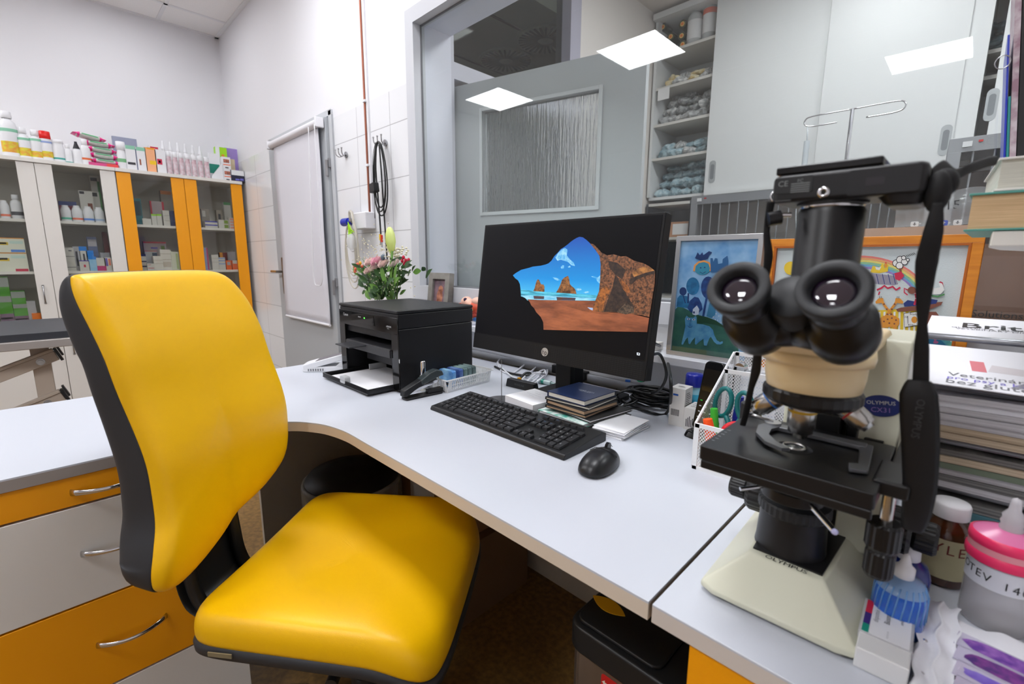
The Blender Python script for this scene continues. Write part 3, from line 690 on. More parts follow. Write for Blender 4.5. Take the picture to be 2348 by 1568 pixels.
# ---- keyboard
kb = thing('keyboard', 'black full-size computer keyboard in front of the monitor', 'keyboard', (-.745, .751, DZ))
KW, KD = .444, .148
b = B(black_pl)
prof_k = [(-KD/2,.004),(-KD/2+.004,.011),(KD/2-.012,.023),(KD/2,.018),(KD/2,.0),(-KD/2,.0)]
b.add([(x,y,z_) for x in (-KW/2,KW/2) for y,z_ in prof_k], [tuple(range(6)),tuple(reversed(range(6,12)))]+[(i,(i+1)%6+0,(i+1)%6+6,i+6)[::-1] for i in range(6)])
obj('body', b, kb, .002)
km = mat('key_black', (34,35,38), .5); legend = mat('key_legend', (205,208,212), .5); legb = mat('key_legend_blue', (70,130,190), .5)
def key(x, y, w_, d_, leg=None, m=None):
    zt = .0115+(y+KD/2)*.0868
    b = B(km); Mk = T(x, y, zt) @ RX(5)
    b.prism(rr(w_-.0026,d_-.0026,.0015,2), 0, .0045, M=Mk, P1=rr(w_-.0048,d_-.0048,.0015,2))
    if leg: b.text(leg, .0062 if len(leg) == 1 else .0036, Mk @ T(-w_*.18,d_*.12,.0047), m or legend)
    return obj('key', b, kb)
u_ = .0183; x0 = -KW/2+.014; y0 = -KD/2+.020
rowsK = [[(1.25,'Ctrl'),(1.25,'Win'),(1.25,'Alt'),(6,''),(1.25,'Alt'),(1.25,'Win'),(1.25,'='),(1.25,'Ctrl')],
 [(1.25,'Shift'),(1,'\\'),(1,'Y'),(1,'X'),(1,'C'),(1,'V'),(1,'B'),(1,'N'),(1,'M'),(1,','),(1,'.'),(1,'-'),(2.5,'Shift')],
 [(1.75,'Caps')]+[(1,c) for c in 'ASDFGHJKL"!']+[(2,'Enter')],
 [(1.5,'Tab')]+[(1,c) for c in 'QWERTZUIOP/(']+[(1.25,'')],
 [(1,';')]+[(1,c) for c in '1234567890%=']+[(1.75,'<-')]]
nkey = 0
for r, row in enumerate(rowsK):
    x = x0
    for w_, l in row:
        key(x+w_*u_/2, y0+r*u_, w_*u_, u_, l); x += w_*u_; nkey += 1
x = x0; yF = y0+5*u_+.006
fb = B(km); fl = B(km)
for k in range(13):
    if k in (1, 5, 9): x += .0075
    key(x+u_*.5*.98, yF, u_*.98, .013, ('Esc','F1','F2','F3','F4','F5','F6','F7','F8','F9','F10','F11','F12')[k]); x += u_*.98; nkey += 1
xn = x0+15.05*u_
for i in range(3):
    key(xn+(i+.5)*u_, yF, u_, .013, ('Prt','Scr','Brk')[i], legb); key(xn+(i+.5)*u_, y0+4*u_, u_, u_, ('Ins','Hm','PU')[i], legb); key(xn+(i+.5)*u_, y0+3*u_, u_, u_, ('Del','End','PD')[i]); key(xn+(i+.5)*u_, y0, u_, u_, '<v>'[i]); nkey += 4
key(xn+1.5*u_, y0+u_, u_, u_, '^')
# beyond a hundred keys: the number pad as one part
npad = B(km); xp = xn+3.35*u_
def pk(x, y, w_, d_, leg):
    zt = .0115+(y+KD/2)*.0868; Mk = T(x,y,zt) @ RX(5); npad.prism(rr(w_-.0026,d_-.0026,.0015,2), 0, .0045, M=Mk, P1=rr(w_-.0048,d_-.0048,.0015,2)); npad.text(leg, .0062, Mk @ T(-w_*.15,0,.0047), legend)
for r, row in enumerate([[(2,'0'),(1,',')],[(1,'1'),(1,'2'),(1,'3')],[(1,'4'),(1,'5'),(1,'6')],[(1,'7'),(1,'8'),(1,'9')],[(1,'N'),(1,'/'),(1,'*')]]):
    x = xp
    for w_, l in row: pk(x+w_*u_/2, y0+r*u_, w_*u_, u_, l); x += w_*u_
pk(xp+3.5*u_, y0+.5*u_, u_, 2*u_, 'E'); pk(xp+3.5*u_, y0+2.5*u_, u_, 2*u_, '+'); pk(xp+3.5*u_, y0+4*u_, u_, u_, '-')
for i in range(3): pk(xp+(i+.5)*u_*1.05, yF, u_*.95, .011, '')
o_ = obj('number_pad', npad, kb)
cable('keyboard_cable', 'thin black keyboard cable running behind the paper block', [(-.70,.826,.762),(-.69,.87,.757),(-.705,.93,.756),(-.66,1.02,.756),(-.55,1.06,.757)], .0018)
# ---- mouse
b = B(mat('mouse_black', (24,25,28), .33)); m_ = thing('mouse', 'black wireless mouse right of the keyboard', 'mouse', (-.457,.703,DZ), 8)
def mouse_fn(u, v):
    a = 2*math.pi*u; cx, sy = sup(a, 2.5); f = [0,.35,.6,.8,.93,1.0,1.03,1.0,.0][int(round(v*8))]; h = [.037,.0355,.032,.026,.019,.012,.006,.001,.0][int(round(v*8))]
    y = sy*.056*f; x = cx*(.031-.002*math.sin(sy*1.5))*f*(1-.08*abs(sy)); return (x, y, h*(1-.12*max(0,sy)*f-.05*max(0,-sy)*f) )
b.grid(mouse_fn, 40, 8, cu=True); obj('shell', b, m_, sub=1)
b = B(black_gl); b.cyl((-.003,.032,.031),(.003,.032,.031),.009,n=20); obj('scroll_wheel', b, m_)
b = B(black_pl); b.tube([(-.028,.012,.024),(-.015,.007,.0345),(0,.006,.0372),(.015,.007,.0345),(.028,.012,.024)], .0008, n=5); b.tube([(0,.006,.037),(0,.02,.0362)], .0006, n=5); b.tube([(0,.042,.033),(0,.054,.024)], .0006,n=5); obj('seam', b, m_)
# ---- printer
t = thing('printer', 'black laser printer with open paper tray at the left end of the desk', 'printer', (-1.332, .84, DZ))
pm = mat('printer_black', (18,18,21), .45, bump=.15, bscale=1200); pg = mat('printer_gloss', (14,13,14), .1); 
b = B(pm); PW, PD, PH = .182, .14, .24
for x0_,x1_ in ((-PW,-PW+.030),(PW-.030,PW)): b.b2(x0_,x1_,-PD+.004,PD,.004,.188)
b.b2(-PW+.03,PW-.03,.03,PD,.004,.188); b.b2(-PW+.03,PW-.03,-PD+.01,.03,.15,.188,); b.b2(-PW+.03,PW-.03,-PD+.02,.03,.004,.012)
obj('body', b, t, .003)
b = B(pg)
b.b2(-PW,PW,-PD,-PD+.004,.175,.222); b.b2(-PW,-PW+.036,-PD,-PD+.004,.006,.175); b.b2(PW-.036,PW,-PD,-PD+.004,.006,.175)
b.text('Canon', 1, frame((-.135,-PD-.0004,.207),(1,0,0),(0,0,1)), mat('print_white', (210,210,210), .4), fit=.033)
b.text('i-SENSYS', 1, frame((.135,-PD-.0004,.193),(1,0,0),(0,0,1)), mat('print_white'), fit=.028); b.text('MF3010', 1, frame((.132,-PD-.0004,.187),(1,0,0),(0,0,1)), mat('print_white'), fit=.012)
obj('front_panel', b, t, .0012)
b = B(mat('panel_window', (10,10,10), .05)); b.prism([(-.075,0),(.075,0),(.068,.03),(-.07,.03)], 0, .0008, M=frame((-.02,-PD,.187),(1,0,0),(0,0,1))); 
b.prism([(-.012,0),(.012,0),(.012,.008),(-.012,.008)],.0008,.001,mat('green_led', (20,80,20), .5, emit=(70,255,60), es=2.5),M=frame((-.008,-PD,.204),(1,0,0),(0,0,1)) @ Matrix.Diagonal((.25,.45,1,1)))
for i in range(3): b.box((-.045+.006*i,-PD-.0012,.207),(.0015,.0006,.004),mat('print_white'))
obj('control_panel', b, t)
b = B(pm); b.b2(-PW-.0,PW+.0,-PD+.003,PD+.003,.189,.232); obj('scanner_unit', b, t, .003)
b = B(pm); b.b2(-PW-.001,PW+.001,-PD,PD+.004,.2325,.243); obj('scanner_lid', b, t, .004)
dg_ = mat('tray_dark_grey', (52,52,55), .4)
b = B(dg_); b.b2(-PW+.05,PW-.038,-PD-.004,.02,.120,.126); b.b2(-PW+.05,PW-.038,-PD-.006,-PD,.100,.124); b.b2(-.09,.005,-PD-.062,-PD-.006,.118,.122); obj('output_tray', b, t, .001)
b = B(dg_); b.b2(-PW+.055,PW-.045,-.075,-.07,.05,.118, M=RX(0)); obj('paper_flap', b, t)
b = B(mat('tray_black', (22,22,24), .4)); ty0 = -PD-.085
b.b2(-.145,.150,ty0,-.02,.005,.009); b.b2(-.145,-.140,ty0,-.02,.009,.021); b.b2(.145,.150,ty0,-.02,.009,.021); b.b2(-.145,.150,ty0,ty0+.005,.009,.021); obj('paper_tray', b, t, .0015)
b = B(mat('paper_white', (240,240,244), .6)); b.b2(-.113,.137,ty0+.012,-.02,.0092,.0145); obj('paper', b, t)
b = B(mat('guide_grey', (186,188,190), .4)); b.prism(rr(.034,.022,.006), -.009, .009, M=frame((-.005,ty0+.009,.022),(1,0,0),(0,0,1))); obj('paper_guide', b, t, .001)
b = B(mat('guide_grey')); b.b2(-.10,-.095,-.085,-.02,.015,.035); obj('paper_guide', b, t, .001)
# ---- card terminal
t = thing('card_terminal', 'white card payment terminal on its stand left of the printer', 'card terminal', (-1.585,.695,DZ), -38)
wt = mat('terminal_white', (228,230,234), .35)
b = B(wt); b.prism(rr(.078,.19,.02), 0, .018, P1=rr(.072,.184,.02)); b.add([(-.036,.02,.018),(.036,.02,.018),(.036,.09,.018),(-.036,.09,.018),(-.030,.05,.045),(.030,.05,.045),(.030,.088,.048),(-.030,.088,.048)],[(0,1,5,4),(1,2,6,5),(2,3,7,6),(3,0,4,7),(4,5,6,7)]); obj('stand', b, t, .003)
Mt = T(0,-.0,.034) @ RX(15)
b = B(wt); b.prism(rr(.074,.19,.014), -.006, .014, M=Mt, P1=rr(.070,.186,.013)); obj('body', b, t, .003)
b = B(mat('terminal_screen', (64,58,70), .15)); b.prism(rr(.056,.13,.003,cy=.018), .0141, .0146, M=Mt); obj('screen', b, t)
b = B(mat('terminal_grey', (120,122,128), .4)); b.box((0,-.088,.005),(.05,.012,.002),M=Mt)
for i in range(7): b.box((.0385,-.07+.008*i,.008),(.001,.004,.008))
obj('vent', b, t)
# ---- stapler
t = thing('stapler', 'black and grey stapler in front of the white plastic basket', 'stapler', (-1.085,.735,DZ), -4)
b = B(black_pl); b.prism(rr(.034,.122,.008), .0, .006); b.prism(rr(.022,.05,.004,cy=.04), .006, .016); obj('base', b, t, .0015)
def sweep(P, wd, m):   # profile in YZ extruded in X
    b = B(m); n = len(P); b.add([(x,y,z_) for x in (-wd,wd) for y,z_ in P], [tuple(reversed(range(n))), tuple(range(n,2*n))]+[(i,(i+1)%n,(i+1)%n+n,i+n) for i in range(n)]); return b
obj('magazine', sweep([(-.058,.012),(.045,.034),(.048,.044),(-.058,.018)], .0070, chrome), t)
obj('arm', sweep([(-.066,.010),(-.064,.028),(-.040,.038),(.0,.055),(.01,.060),(.01,.040),(-.03,.024),(-.055,.010)], .0125, black_pl), t, .003)
obj('grip', sweep([(-.012,.050),(.02,.068),(.042,.073),(.060,.068),(.066,.054),(.052,.052),(.01,.040),(-.008,.036)], .0145, mat('stapler_grey', (54,62,64), .35)), t, .004)
# ---- glass vial
b = B(mat('vial_label', (222,222,216), .4)); b.X = Matrix.Diagonal((1,1,1.28,1)); b.lathe([(0,0),(.0085,.0),(.0095,.002),(.0095,.035),(.0085,.038),(.006,.039)], n=24); b.lathe([(.0097,.008),(.0097,.031)], mat('vial_print', (200,200,196), .5), n=24)
b.lathe([(.0088,.039),(.0088,.070),(.008,.072),(0,.072)], chrome, n=24)
p = Vector((-1.128,at(969,840,X=-1.128).y,0)); one('roller_vial', 'small glass vial with a silver cap standing beside the printer', 'vial', b, (p.x, p.y, DZ))
# ---- white perforated basket with stamp pads
t = thing('basket', 'white perforated plastic basket holding coloured ink pads beside the printer', 'basket', (-1.108,.893,DZ), 0)
def wallgrid(b, p0, p1, h, slope, th, m, nx, rows=2):
    """perforated wall from p0 to p1 (x,y), leaning out by slope, slanted slots left open"""
    p0 = Vector((*p0,0)); p1 = Vector((*p1,0)); L = (p1-p0).length; d = (p1-p0)/L; nrm = Vector((d.y,-d.x,0))
    M = Matrix((d, Vector((nrm.x*slope,nrm.y*slope,1)), nrm)).transposed().to_4x4(); M.translation = p0
    zs = [0,.006]; rh = (h-.006-.005-.003*(rows-1))/rows
    b.b2(0,L,0,.006,-th,0,m,M); b.b2(0,L,h-.005,h,-th,0,m,M)
    for r in range(rows):
        y0_ = .006+r*(rh+.003); y1_ = y0_+rh
        if r: b.b2(0,L,y0_-.003,y0_,-th,0,m,M)
        mar = .012; b.b2(0,mar,y0_,y1_,-th,0,m,M); b.b2(L-mar,L,y0_,y1_,-th,0,m,M)
        n_ = nx
        for i in range(n_+1):
            xx = mar+(L-2*mar)*i/n_; sh = .003; b.prism([(xx-.0019,y0_),(xx+.0019,y0_),(xx+.0019+sh,y1_),(xx-.0019+sh,y1_)],-th,0,m,M)
wp = mat('basket_white', (236,237,238), .35)
b = B(wp); hx, hy = .045, .094; ang = RZ(9)
b.X = RZ(4)
b.prism(rr(2*hx-.012,2*hy-.012,.004), 0, .002)
c4 = [(-hx+.004,-hy+.004),(hx-.004,-hy+.004),(hx-.004,hy-.004),(-hx+.004,hy-.004)]
for i in range(4): wallgrid(b, c4[i], c4[(i+1)%4], .040, .22, .0016, wp, 20 if i % 2 else 9)
obj('body', b, t)
b = B(wp); b.X = RZ(4); R1 = rr(2*hx+.016,2*hy+.016,.006); R0 = rr(2*hx+.006,2*hy+.006,.004)
n_ = len(R1); b.add([(x,y,.040) for x,y in R0]+[(x,y,.040) for x,y in R1]+[(x,y,.037) for x,y in R1],[(i,(i+1)%n_,(i+1)%n_+n_,i+n_)[::-1] for i in range(n_)]+[(i+n_,(i+1)%n_+n_,(i+1)%n_+2*n_,i+2*n_)[::-1] for i in range(n_)]); obj('rim', b, t)
pads = [((40,110,190),(150,200,235),'bright blue ink pad nearest the stapler'),((36,60,130),(120,150,200),'dark blue ink pad behind the bright blue one'),((60,84,84),(150,175,172),'grey green ink pad in the middle of the row'),((58,78,80),(140,165,165),'grey green ink pad second from the far end'),((50,66,68),(130,150,150),'grey ink pad at the far end of the row')]
for i, (c1, c2, lab) in enumerate(pads):
    b = B(mat('ink_pad_%d' % i, c1, .18, rgb2=c2, vscale=26)); b.prism(rr(.060,.050,.006), -.0078, .0078, M=frame((0,0,.0275),(1,0,0),(0,0,1)))
    q = Vector((-1.110,.893,DZ+.003))+RZ(4).to_3x3() @ Vector((-.004, -.048+i*.0185+(.012 if i else .0), .0))
    b.prism(rr(.050,.010,.002), .0076,.0082, mat('pad_dark',(18,22,34),.3), M=frame((0,0,.010),(1,0,0),(0,0,1)))
    one('ink_pad', lab+', standing in the white basket', 'ink pad', b, tuple(q), 4, 'ink pads in the basket', .0015)
# ---- bill spike
p = D(1150, 921); t = thing('bill_spike', 'round steel base with an upright spike behind the keyboard', 'bill spike', (p.x, p.y, DZ))
b = B(mat('grey_steel_disc', (98,98,100), .4, .6)); b.cyl((0,0,0),(0,0,.004),.048,n=48); obj('base', b, t, .001)
b = B(mat('yellow_sticker', (220,200,20), .5)); b.prism([(-.010,-.004),(.01,-.003),(.002,.006)],.004,.0043,M=T(.018,-.035,0)); obj('sticker', b, t)
b = B(steel); b.cyl((0,0,.004),(0,0,.118),.0012,r1=.0007,n=10); obj('spike', b, t)
# ---- note block and notebooks
pw = mat('paper_white')
p0, p1, p2 = D(1162,935), D(1232,957), D(1262,935)
t = thing('note_block', 'thick white memo block between the spike and the notebook stack', 'note block', (-.793,.889,DZ), -7)
b = B(pw); b.b2(-.057,.057,-.053,.053,0,.010); obj('lower_pad', b, t); b = B(pw); b.b2(-.057,.057,-.053,.053,.0105,.029)
pr_ = mat('faint_print', (196,198,204), .6)
for i,(w_,y) in enumerate(((.03,.045),(.05,.036),(.024,.024),(.06,.01),(.02,.0))): b.box((-.01,y,.0291),(w_,.0012,.0002),pr_)
obj('upper_pad', b, t)
ST = Vector((-.655, .912, DZ)); 
def book(x0_,x1_,y0_,y1_,z0_,z1_,cm,pmn,name,label,cat,rz=0,text=None,soft=.0015,grp=None):
    t = thing(name, label, cat, (ST.x+(x0_+x1_)/2, ST.y+(y0_+y1_)/2, z0_), rz, grp); a = (x1_-x0_)/2; c = (y1_-y0_)/2; th = .0016; h = z1_-z0_
    b = B(pmn); b.b2(-a+.003,a-.002,-c+.002,c-.002,th,h-th); obj('pages', b, t)
    b = B(cm); b.b2(-a,a,-c,c,0,th); b.b2(-a,a,-c,c,h-th,h); b.b2(-a,-a+.002,-c,c,th,h-th) if soft else None
    if text:
        for i, s_ in enumerate(text): b.text(s_, 1, T(.01,.006-.006*i,h+.0003), mat('foil_silver', (200,205,215), .3, .3), fit=.045-.012*i)
    obj('cover', b, t, .0006); return t
blk = mat('black_leatherette', (34,33,34), .45, bump=.2, bscale=500); navy = mat('navy_cover', (28,44,84), .35, bump=.15, bscale=900)
kraft = mat('kraft_pages', (190,160,130), .7); cream = mat('cream_pages', (226,222,210), .7)
book(-.075,.085,-.088,.092,DZ,DZ+.010,blk,pw,'notebook','black notebook at the very bottom of the stack','notebook',-6)
book(-.070,.075,-.082,.080,DZ+.0103,DZ+.020,mat('teal_pattern', (70,170,150), .5, rgb2=(236,240,238), vscale=55),pw,'notebook','teal and white patterned notebook low in the stack','notebook',-4)
book(-.058,.088,-.060,.088,DZ+.0203,DZ+.027,blk,pw,'notebook','wide black folder of loose papers in the stack','folder',-8)
book(-.060,.062,-.068,.072,DZ+.0273,DZ+.035,blk,kraft,'notebook','black notebook with brown pages in the stack','notebook',0)
book(-.058,.066,-.066,.060,DZ+.0353,DZ+.046,blk,kraft,'notebook','black leatherette diary stuffed with slips, third from the top','diary',-5)
book(-.066,.064,-.062,.064,DZ+.0463,DZ+.0535,blk,cream,'notebook','thin black notebook directly under the navy book','notebook',2)
book(-.060,.056,-.060,.066,DZ+.0538,DZ+.067,navy,cream,'notebook','navy blue hardcover book with silver lettering on top of the stack','book',-2,('DIAR 2023','REPORT'))
# loose white notes
t = thing('paper_stack', 'stack of loose white note papers right of the notebooks', 'paper stack', (-.537,.905,DZ), 0)
random.seed(3)
for i in range(11):
    b = B(pw); b.box((0,0,0),(.078,.118,.0012)); s_ = obj('sheet', b, t); s_.location = (random.uniform(-.003,.003), random.uniform(-.003,.003), .0007+.00165*i); s_.rotation_euler = (0,0,math.radians(3+random.uniform(-5,5)))
# ---- adapters, cords
p = D(1197, 890); t = thing('usb_hub', 'black wedge shaped cable adapter on the desk behind the spike', 'adapter', (p.x, p.y, DZ), 3)
b = B(mat('adapter_black', (30,31,34), .4)); b.prism(rr(.112,.030,.003), 0, .024, P1=rr(.108,.020,.003)); b.text('WAVLINK', 1, frame((0,-.0135,.012),(1,0,0),(0,.2,1)), mat('grey_print', (90,92,96), .5), fit=.04); obj('body', b, t, .0015)
b = B(mat('yellow_plug', (222,160,30), .5)); b.box((-.022,.0135,.024),(.012,.008,.006)); obj('plug', b, t, .001)
q = p
cable('hdmi_cable', 'black cable with a yellow plug running from the adapter to the left', [(q.x-.022,q.y+.016,DZ+.026),(q.x-.024,q.y+.04,DZ+.036),(q.x-.03,q.y+.07,DZ+.03),(q.x-.08,q.y+.10,DZ+.008),(q.x-.16,q.y+.10,DZ+.004),(q.x-.26,q.y+.13,DZ+.004)], .004)
cable('cable', 'black cable leaving the adapter toward the monitor foot', [(q.x+.055,q.y-.002,DZ+.010),(q.x+.09,q.y+.0,DZ+.004),(q.x+.13,q.y+.02,DZ+.0035),(q.x+.17,q.y+.035,DZ+.0035)], .003)
wc = mat('cable_white', (232,234,240), .4)
pts = [D(1140,830,.753), D(1150,850,.753), D(1175,855,.753), D(1205,835,.756), D(1225,828,.757), D(1230,840,.756), D(1205,862,.757), D(1195,875,.757), D(1215,878,.757), D(1240,860,.759), D(1255,848,.760), D(1250,862,.760), D(1222,880,.761), D(1200,884,.761), D(1215,868,.763), D(1245,848,.764), D(1250,858,.764), D(1230,876,.765)]
cable('white_cable', 'coiled white cable behind the spike, below the monitor', pts, .0029, wc)
cable('white_cable', 'white cable loop standing up left of the coil', [D(1146,824,.757),D(1142,832,.757),D(1160,852,.757),D(1182,868,.757),D(1200,872,.759)], .0026, wc)
b = B(mat('usb_plug_white', (220,222,228), .35)); p = D(1235,868); b.box((0,0,.018),(.022,.012,.007)); b.box((.017,0,.018),(.012,.011,.0045), steel)
b.tube([(-.011,0,.018),(-.03,.002,.012),(-.045,.004,.004)], .002, wc)
one('usb_plug', 'white plug end of the coiled white cable', 'plug', b, (p.x,p.y,DZ-.0), 5)
p = D(1252, 882); b = B(mat('clear_plug', (170,190,190), .2)); b.cyl((-.03,0,.008),(.02,0,.008),.0075); b.cyl((.02,0,.008),(.05,0,.008),.005, mat('plug_steel_grey', (120,140,140),.3,.5)); b.cyl((-.016,0,.008),(-.006,0,.008),.0079, mat('teal_ring', (30,140,120),.3))
one('connector', 'clear and teal cable connector behind the memo block', 'connector', b, (p.x,p.y,DZ), 2)
cable('white_cable', 'thin white cord ending in the teal connector', [(p.x-.03,p.y,DZ+.008),(p.x-.06,p.y+.004,DZ+.004),(p.x-.09,p.y-.01,DZ+.003)], .002, wc)
p = D(1305, 868); b = B(black_pl); b.prism(rr(.15,.075,.006), 0, .028); one('power_adapter', 'flat black power brick behind the monitor post', 'power adapter', b, (p.x-.02, p.y+.055, DZ), -4, bevel=.002)
# black cable tangle at right of the monitor foot
random.seed(11)
cx, cy = D(1462, 928).x, D(1462, 928).y
for i in range(9):
    ra, rb = random.uniform(.035,.075), random.uniform(.022,.045); a0 = random.uniform(0,6); tl = []
    for k in range(22):
        a = a0+k*.55; tl.append((cx+.03+ra*math.cos(a)+random.uniform(-.004,.004), cy+.02+rb*math.sin(a)+random.uniform(-.004,.004), DZ+.006+.0045*i+random.uniform(0,.004)))
    cable('black_cable', 'coiled black cable, one of the rings of the tangle right of the monitor foot', tl, random.choice((.0022,.003,.0034)), group='tangled black cables beside the monitor', s=4)
top = MM @ Vector((.262,.05,-.03))
for k, (dx, dz) in enumerate(((0,0),(.0,-.02))):
    tp = (top.x, top.y+.005, top.z-dz*0+(.03 if k == 0 else .005))
    e1 = [tp, tuple(D(1528,800,.85)-Vector((.0,.02,0))), tuple(at(1538,870,Y=.98)), tuple(D(1530,945,.758)), tuple(D(1490,945,.756)), tuple(D(1420,915,.756)), tuple(D(1400,900,.757))]
    e2 = [tp, tuple(at(1515,815,Y=.96)), tuple(at(1528,860,Y=.97)), tuple(at(1510,895,Y=1.0)), tuple(D(1478,905,.765)), tuple(D(1430,930,.76))]
    cable('monitor_cable', ('thick black cable hanging from the right side of the monitor in the widest loop','black cable hanging inside the wide loop at the right side of the monitor')[k], e1 if k == 0 else e2, .0038 if k == 0 else .0034)
cable('black_cable', 'black cable arching from the tangle to the notebook stack', [tuple(D(1470,900,.78)),tuple(D(1440,895,.80)),tuple(D(1415,905,.79)),tuple(D(1425,925,.76)),tuple(D(1390,930,.757))], .0026)
cable('black_cable', 'black cable lying along the desk toward the notebooks', [tuple(D(1475,905,.778)),tuple(D(1450,925,.766)),tuple(D(1400,935,.757)),tuple(D(1375,925,.757))], .003)
b = B(mat('velcro_blue', (40,90,170), .6)); b.box((0,0,.03),(.014,.006,.006)); p = D(1438,905); one('cable_clip', 'small blue clip in the cable tangle', 'clip', b, (p.x,p.y,DZ+.012), 20)
b = B(mat('tie_green', (40,150,110), .6)); b.tube(spline([(0,0,.03),(.01,.006,.036),(.022,.0,.032),(.014,-.008,.03)],5,True), .002, n=6, closed=True); p = D(1460,905); one('cable_tie', 'small green cable tie in the tangle', 'cable tie', b, (p.x,p.y,DZ+.014))
# ---- medicine boxes, bottle, phone
bw = mat('carton_white', (228,226,222), .5); ink = mat('ink_dark', (60,60,66), .6)
def carton(name, label, w_, d_, h_, pos, rz, deco, cat='box', grp=None, m=None):
    b = B(m or bw); b.b2(-w_/2,w_/2,-d_/2,d_/2,0,h_)
    for fc, m_, (u0,u1,v0,v1) in deco:
        F = {'f':frame((-w_/2,-d_/2,0),(1,0,0),(0,0,1)),'r':frame((w_/2,-d_/2,0),(0,1,0),(0,0,1)),'t':frame((-w_/2,-d_/2,h_),(1,0,0),(0,1,0))}[fc]
        W_ = {'f':w_,'r':d_,'t':w_}[fc]; H_ = {'f':h_,'r':h_,'t':d_}[fc]
        b.flat([(u0*W_,v0*H_),(u1*W_,v0*H_),(u1*W_,v1*H_),(u0*W_,v1*H_)], .0003, m_, F)
    return one(name, label, cat, b, pos, rz, grp)
bars = [('f', ink, (.12+.045*i,.12+.045*i+(.028 if i % 3 else .018),.27,.44)) for i in range(13)]
lines = [('r', ink, (.15,.15+random.uniform(.4,.7),.86-.05*i,.875-.05*i)) for i in range(8)]
blue_logo = mat('logo_blue', (36,90,180), .5)
p = D(1530,975); carton('medicine_box', 'taller white medicine carton with a small blue mark and barcode', .036, .044, .092, (-.460,1.045,DZ), 2, bars+lines+[('f',blue_logo,(.2,.55,.80,.85)),('t',ink,(.3,.8,.4,.44)),('t',ink,(.3,.7,.5,.54))], 'carton')
p = D(1590,975); 
txt = [('r', ink, (.12+.10*i,.12+.10*i+.03,.2,.2+random.uniform(.3,.55))) for i in range(4)]
carton('medicine_box', 'lower white medicine carton lying between the taller carton and the phone', .036, .062, .052, (-.421,1.048,DZ), 2, [('f',ink,(.15+.1*i,.2+.1*i,.15,.5+.07*(i%3))) for i in range(5)]+txt+[('f',ink,(.72,.9,.55,.85)),('t',ink,(.2,.8,.3,.34)),('t',ink,(.2,.7,.5,.54)),('t',ink,(.2,.7,.7,.74))], 'carton')
b = B(mat('bottle_clear_blue', (150,205,222), .15)); b.lathe([(0,0),(.020,0),(.021,.004),(.021,.075),(.018,.084),(.0175,.088)], n=28); b.lathe([(.0212,.015),(.0212,.068)], mat('label_cyan', (60,170,205), .4), n=28)
b.lathe([(.0215,.086),(.0222,.089),(.0215,.112),(.0195,.116),(0,.117)], mat('cap_royal_blue', (22,36,150), .3), n=28)
p = D(1572,940); one('spray_bottle', 'clear bottle with a royal blue cap behind the medicine cartons', 'bottle', b, (-.452,1.098,DZ))
t = thing('cordless_phone', 'black cordless phone standing in its charger beside the mesh organizer', 'phone', (-.385,1.0,DZ), -12)
b = B(black_gl); b.prism(rr(.062,.07,.014), 0, .014, P1=rr(.054,.056,.012)); b.b2(-.026,.026,.0,.024,.012,.035); obj('charger', b, t, .003)
Mp = frame((0,.0,.012),(1,0,0),(0,.23,1)); b = B(mat('phone_black', (18,18,20), .25)); b.prism(rr(.048,.158,.012,cy=.079), -.010, .010, M=Mp); obj('handset', b, t, .003)
b = B(mat('phone_screen', (34,30,26), .08)); b.prism(rr(.038,.05,.003,cy=.115), .0101, .0106, M=Mp); obj('screen', b, t)
b = B(mat('key_legend'))
for i in range(5):
    for j in range(3): b.box((-.013+.013*j, .018+.0125*i, .0106),(.005,.0022,.0004), mat('phone_green',(60,200,70),.5) if (i==4 and j==0) else mat('key_legend'), Mp)
obj('keypad', b, t)
# ---- white mesh organizer
def mesh_mat():
    m = bpy.data.materials.new('white_wire_mesh'); m.use_nodes = True; nt = m.node_tree; b = nt.nodes['Principled BSDF']; b.inputs['Base Color'].default_value = (.85,.86,.87,1); b.inputs['Roughness'].default_value = .4
    t = nt.nodes.new('ShaderNodeTexCoord'); sp = nt.nodes.new('ShaderNodeSeparateXYZ'); nt.links.new(t.outputs['Object'], sp.inputs[0])
    def math_(op, a, c, v=None):
        n = nt.nodes.new('ShaderNodeMath'); n.operation = op
        for i, q in enumerate((a, c)):
            if q is None: continue
            if isinstance(q, (int, float)): n.inputs[i].default_value = q
            else: nt.links.new(q, n.inputs[i])
        return n.outputs[0]
    h = math_('ADD', sp.outputs['X'], sp.outputs['Y']); res = []
    for s in (1, -1):
        q = math_('MULTIPLY', h, 1.0*s); q = math_('ADD', q, math_('MULTIPLY', sp.outputs['Z'], .8)); q = math_('MULTIPLY', q, 180); q = math_('FRACT', q, None); q = math_('LESS_THAN', q, .26); res.append(q)
    nt.links.new(math_('MAXIMUM', res[0], res[1]), b.inputs['Alpha']); return m
mesh_w = mesh_mat(); wf = mat('wire_white', (232,233,235), .35)
OX0, OX1, OY0 = -.333, -.165, .827
zf = at(1598,968,X=OX0).z-DZ; bk = at(1683,812,X=OX0); zb = bk.z-DZ; OY1 = min(bk.y, 1.12)
zf = .089; zb = .20; OY1 = 1.005
t = thing('desk_organizer', 'white wire mesh desk organizer with scissors and markers behind the microscope', 'organizer', (OX0, OY0, DZ)); ow = OX1-OX0; od = OY1-OY0
side = [(0,0),(od,0),(od,zb),(od*.95,zb),(.0,zf)]
for x in (0, ow):
    b = B(mesh_w); b.add([(x,y,z_) for y,z_ in side], [(0,1,2,3,4)]); obj('side_mesh', b, t)
    b = B(wf); b.tube([(x,y,z_) for y,z_ in side], .0025, n=6, closed=True, smooth=False); obj('side_frame', b, t)
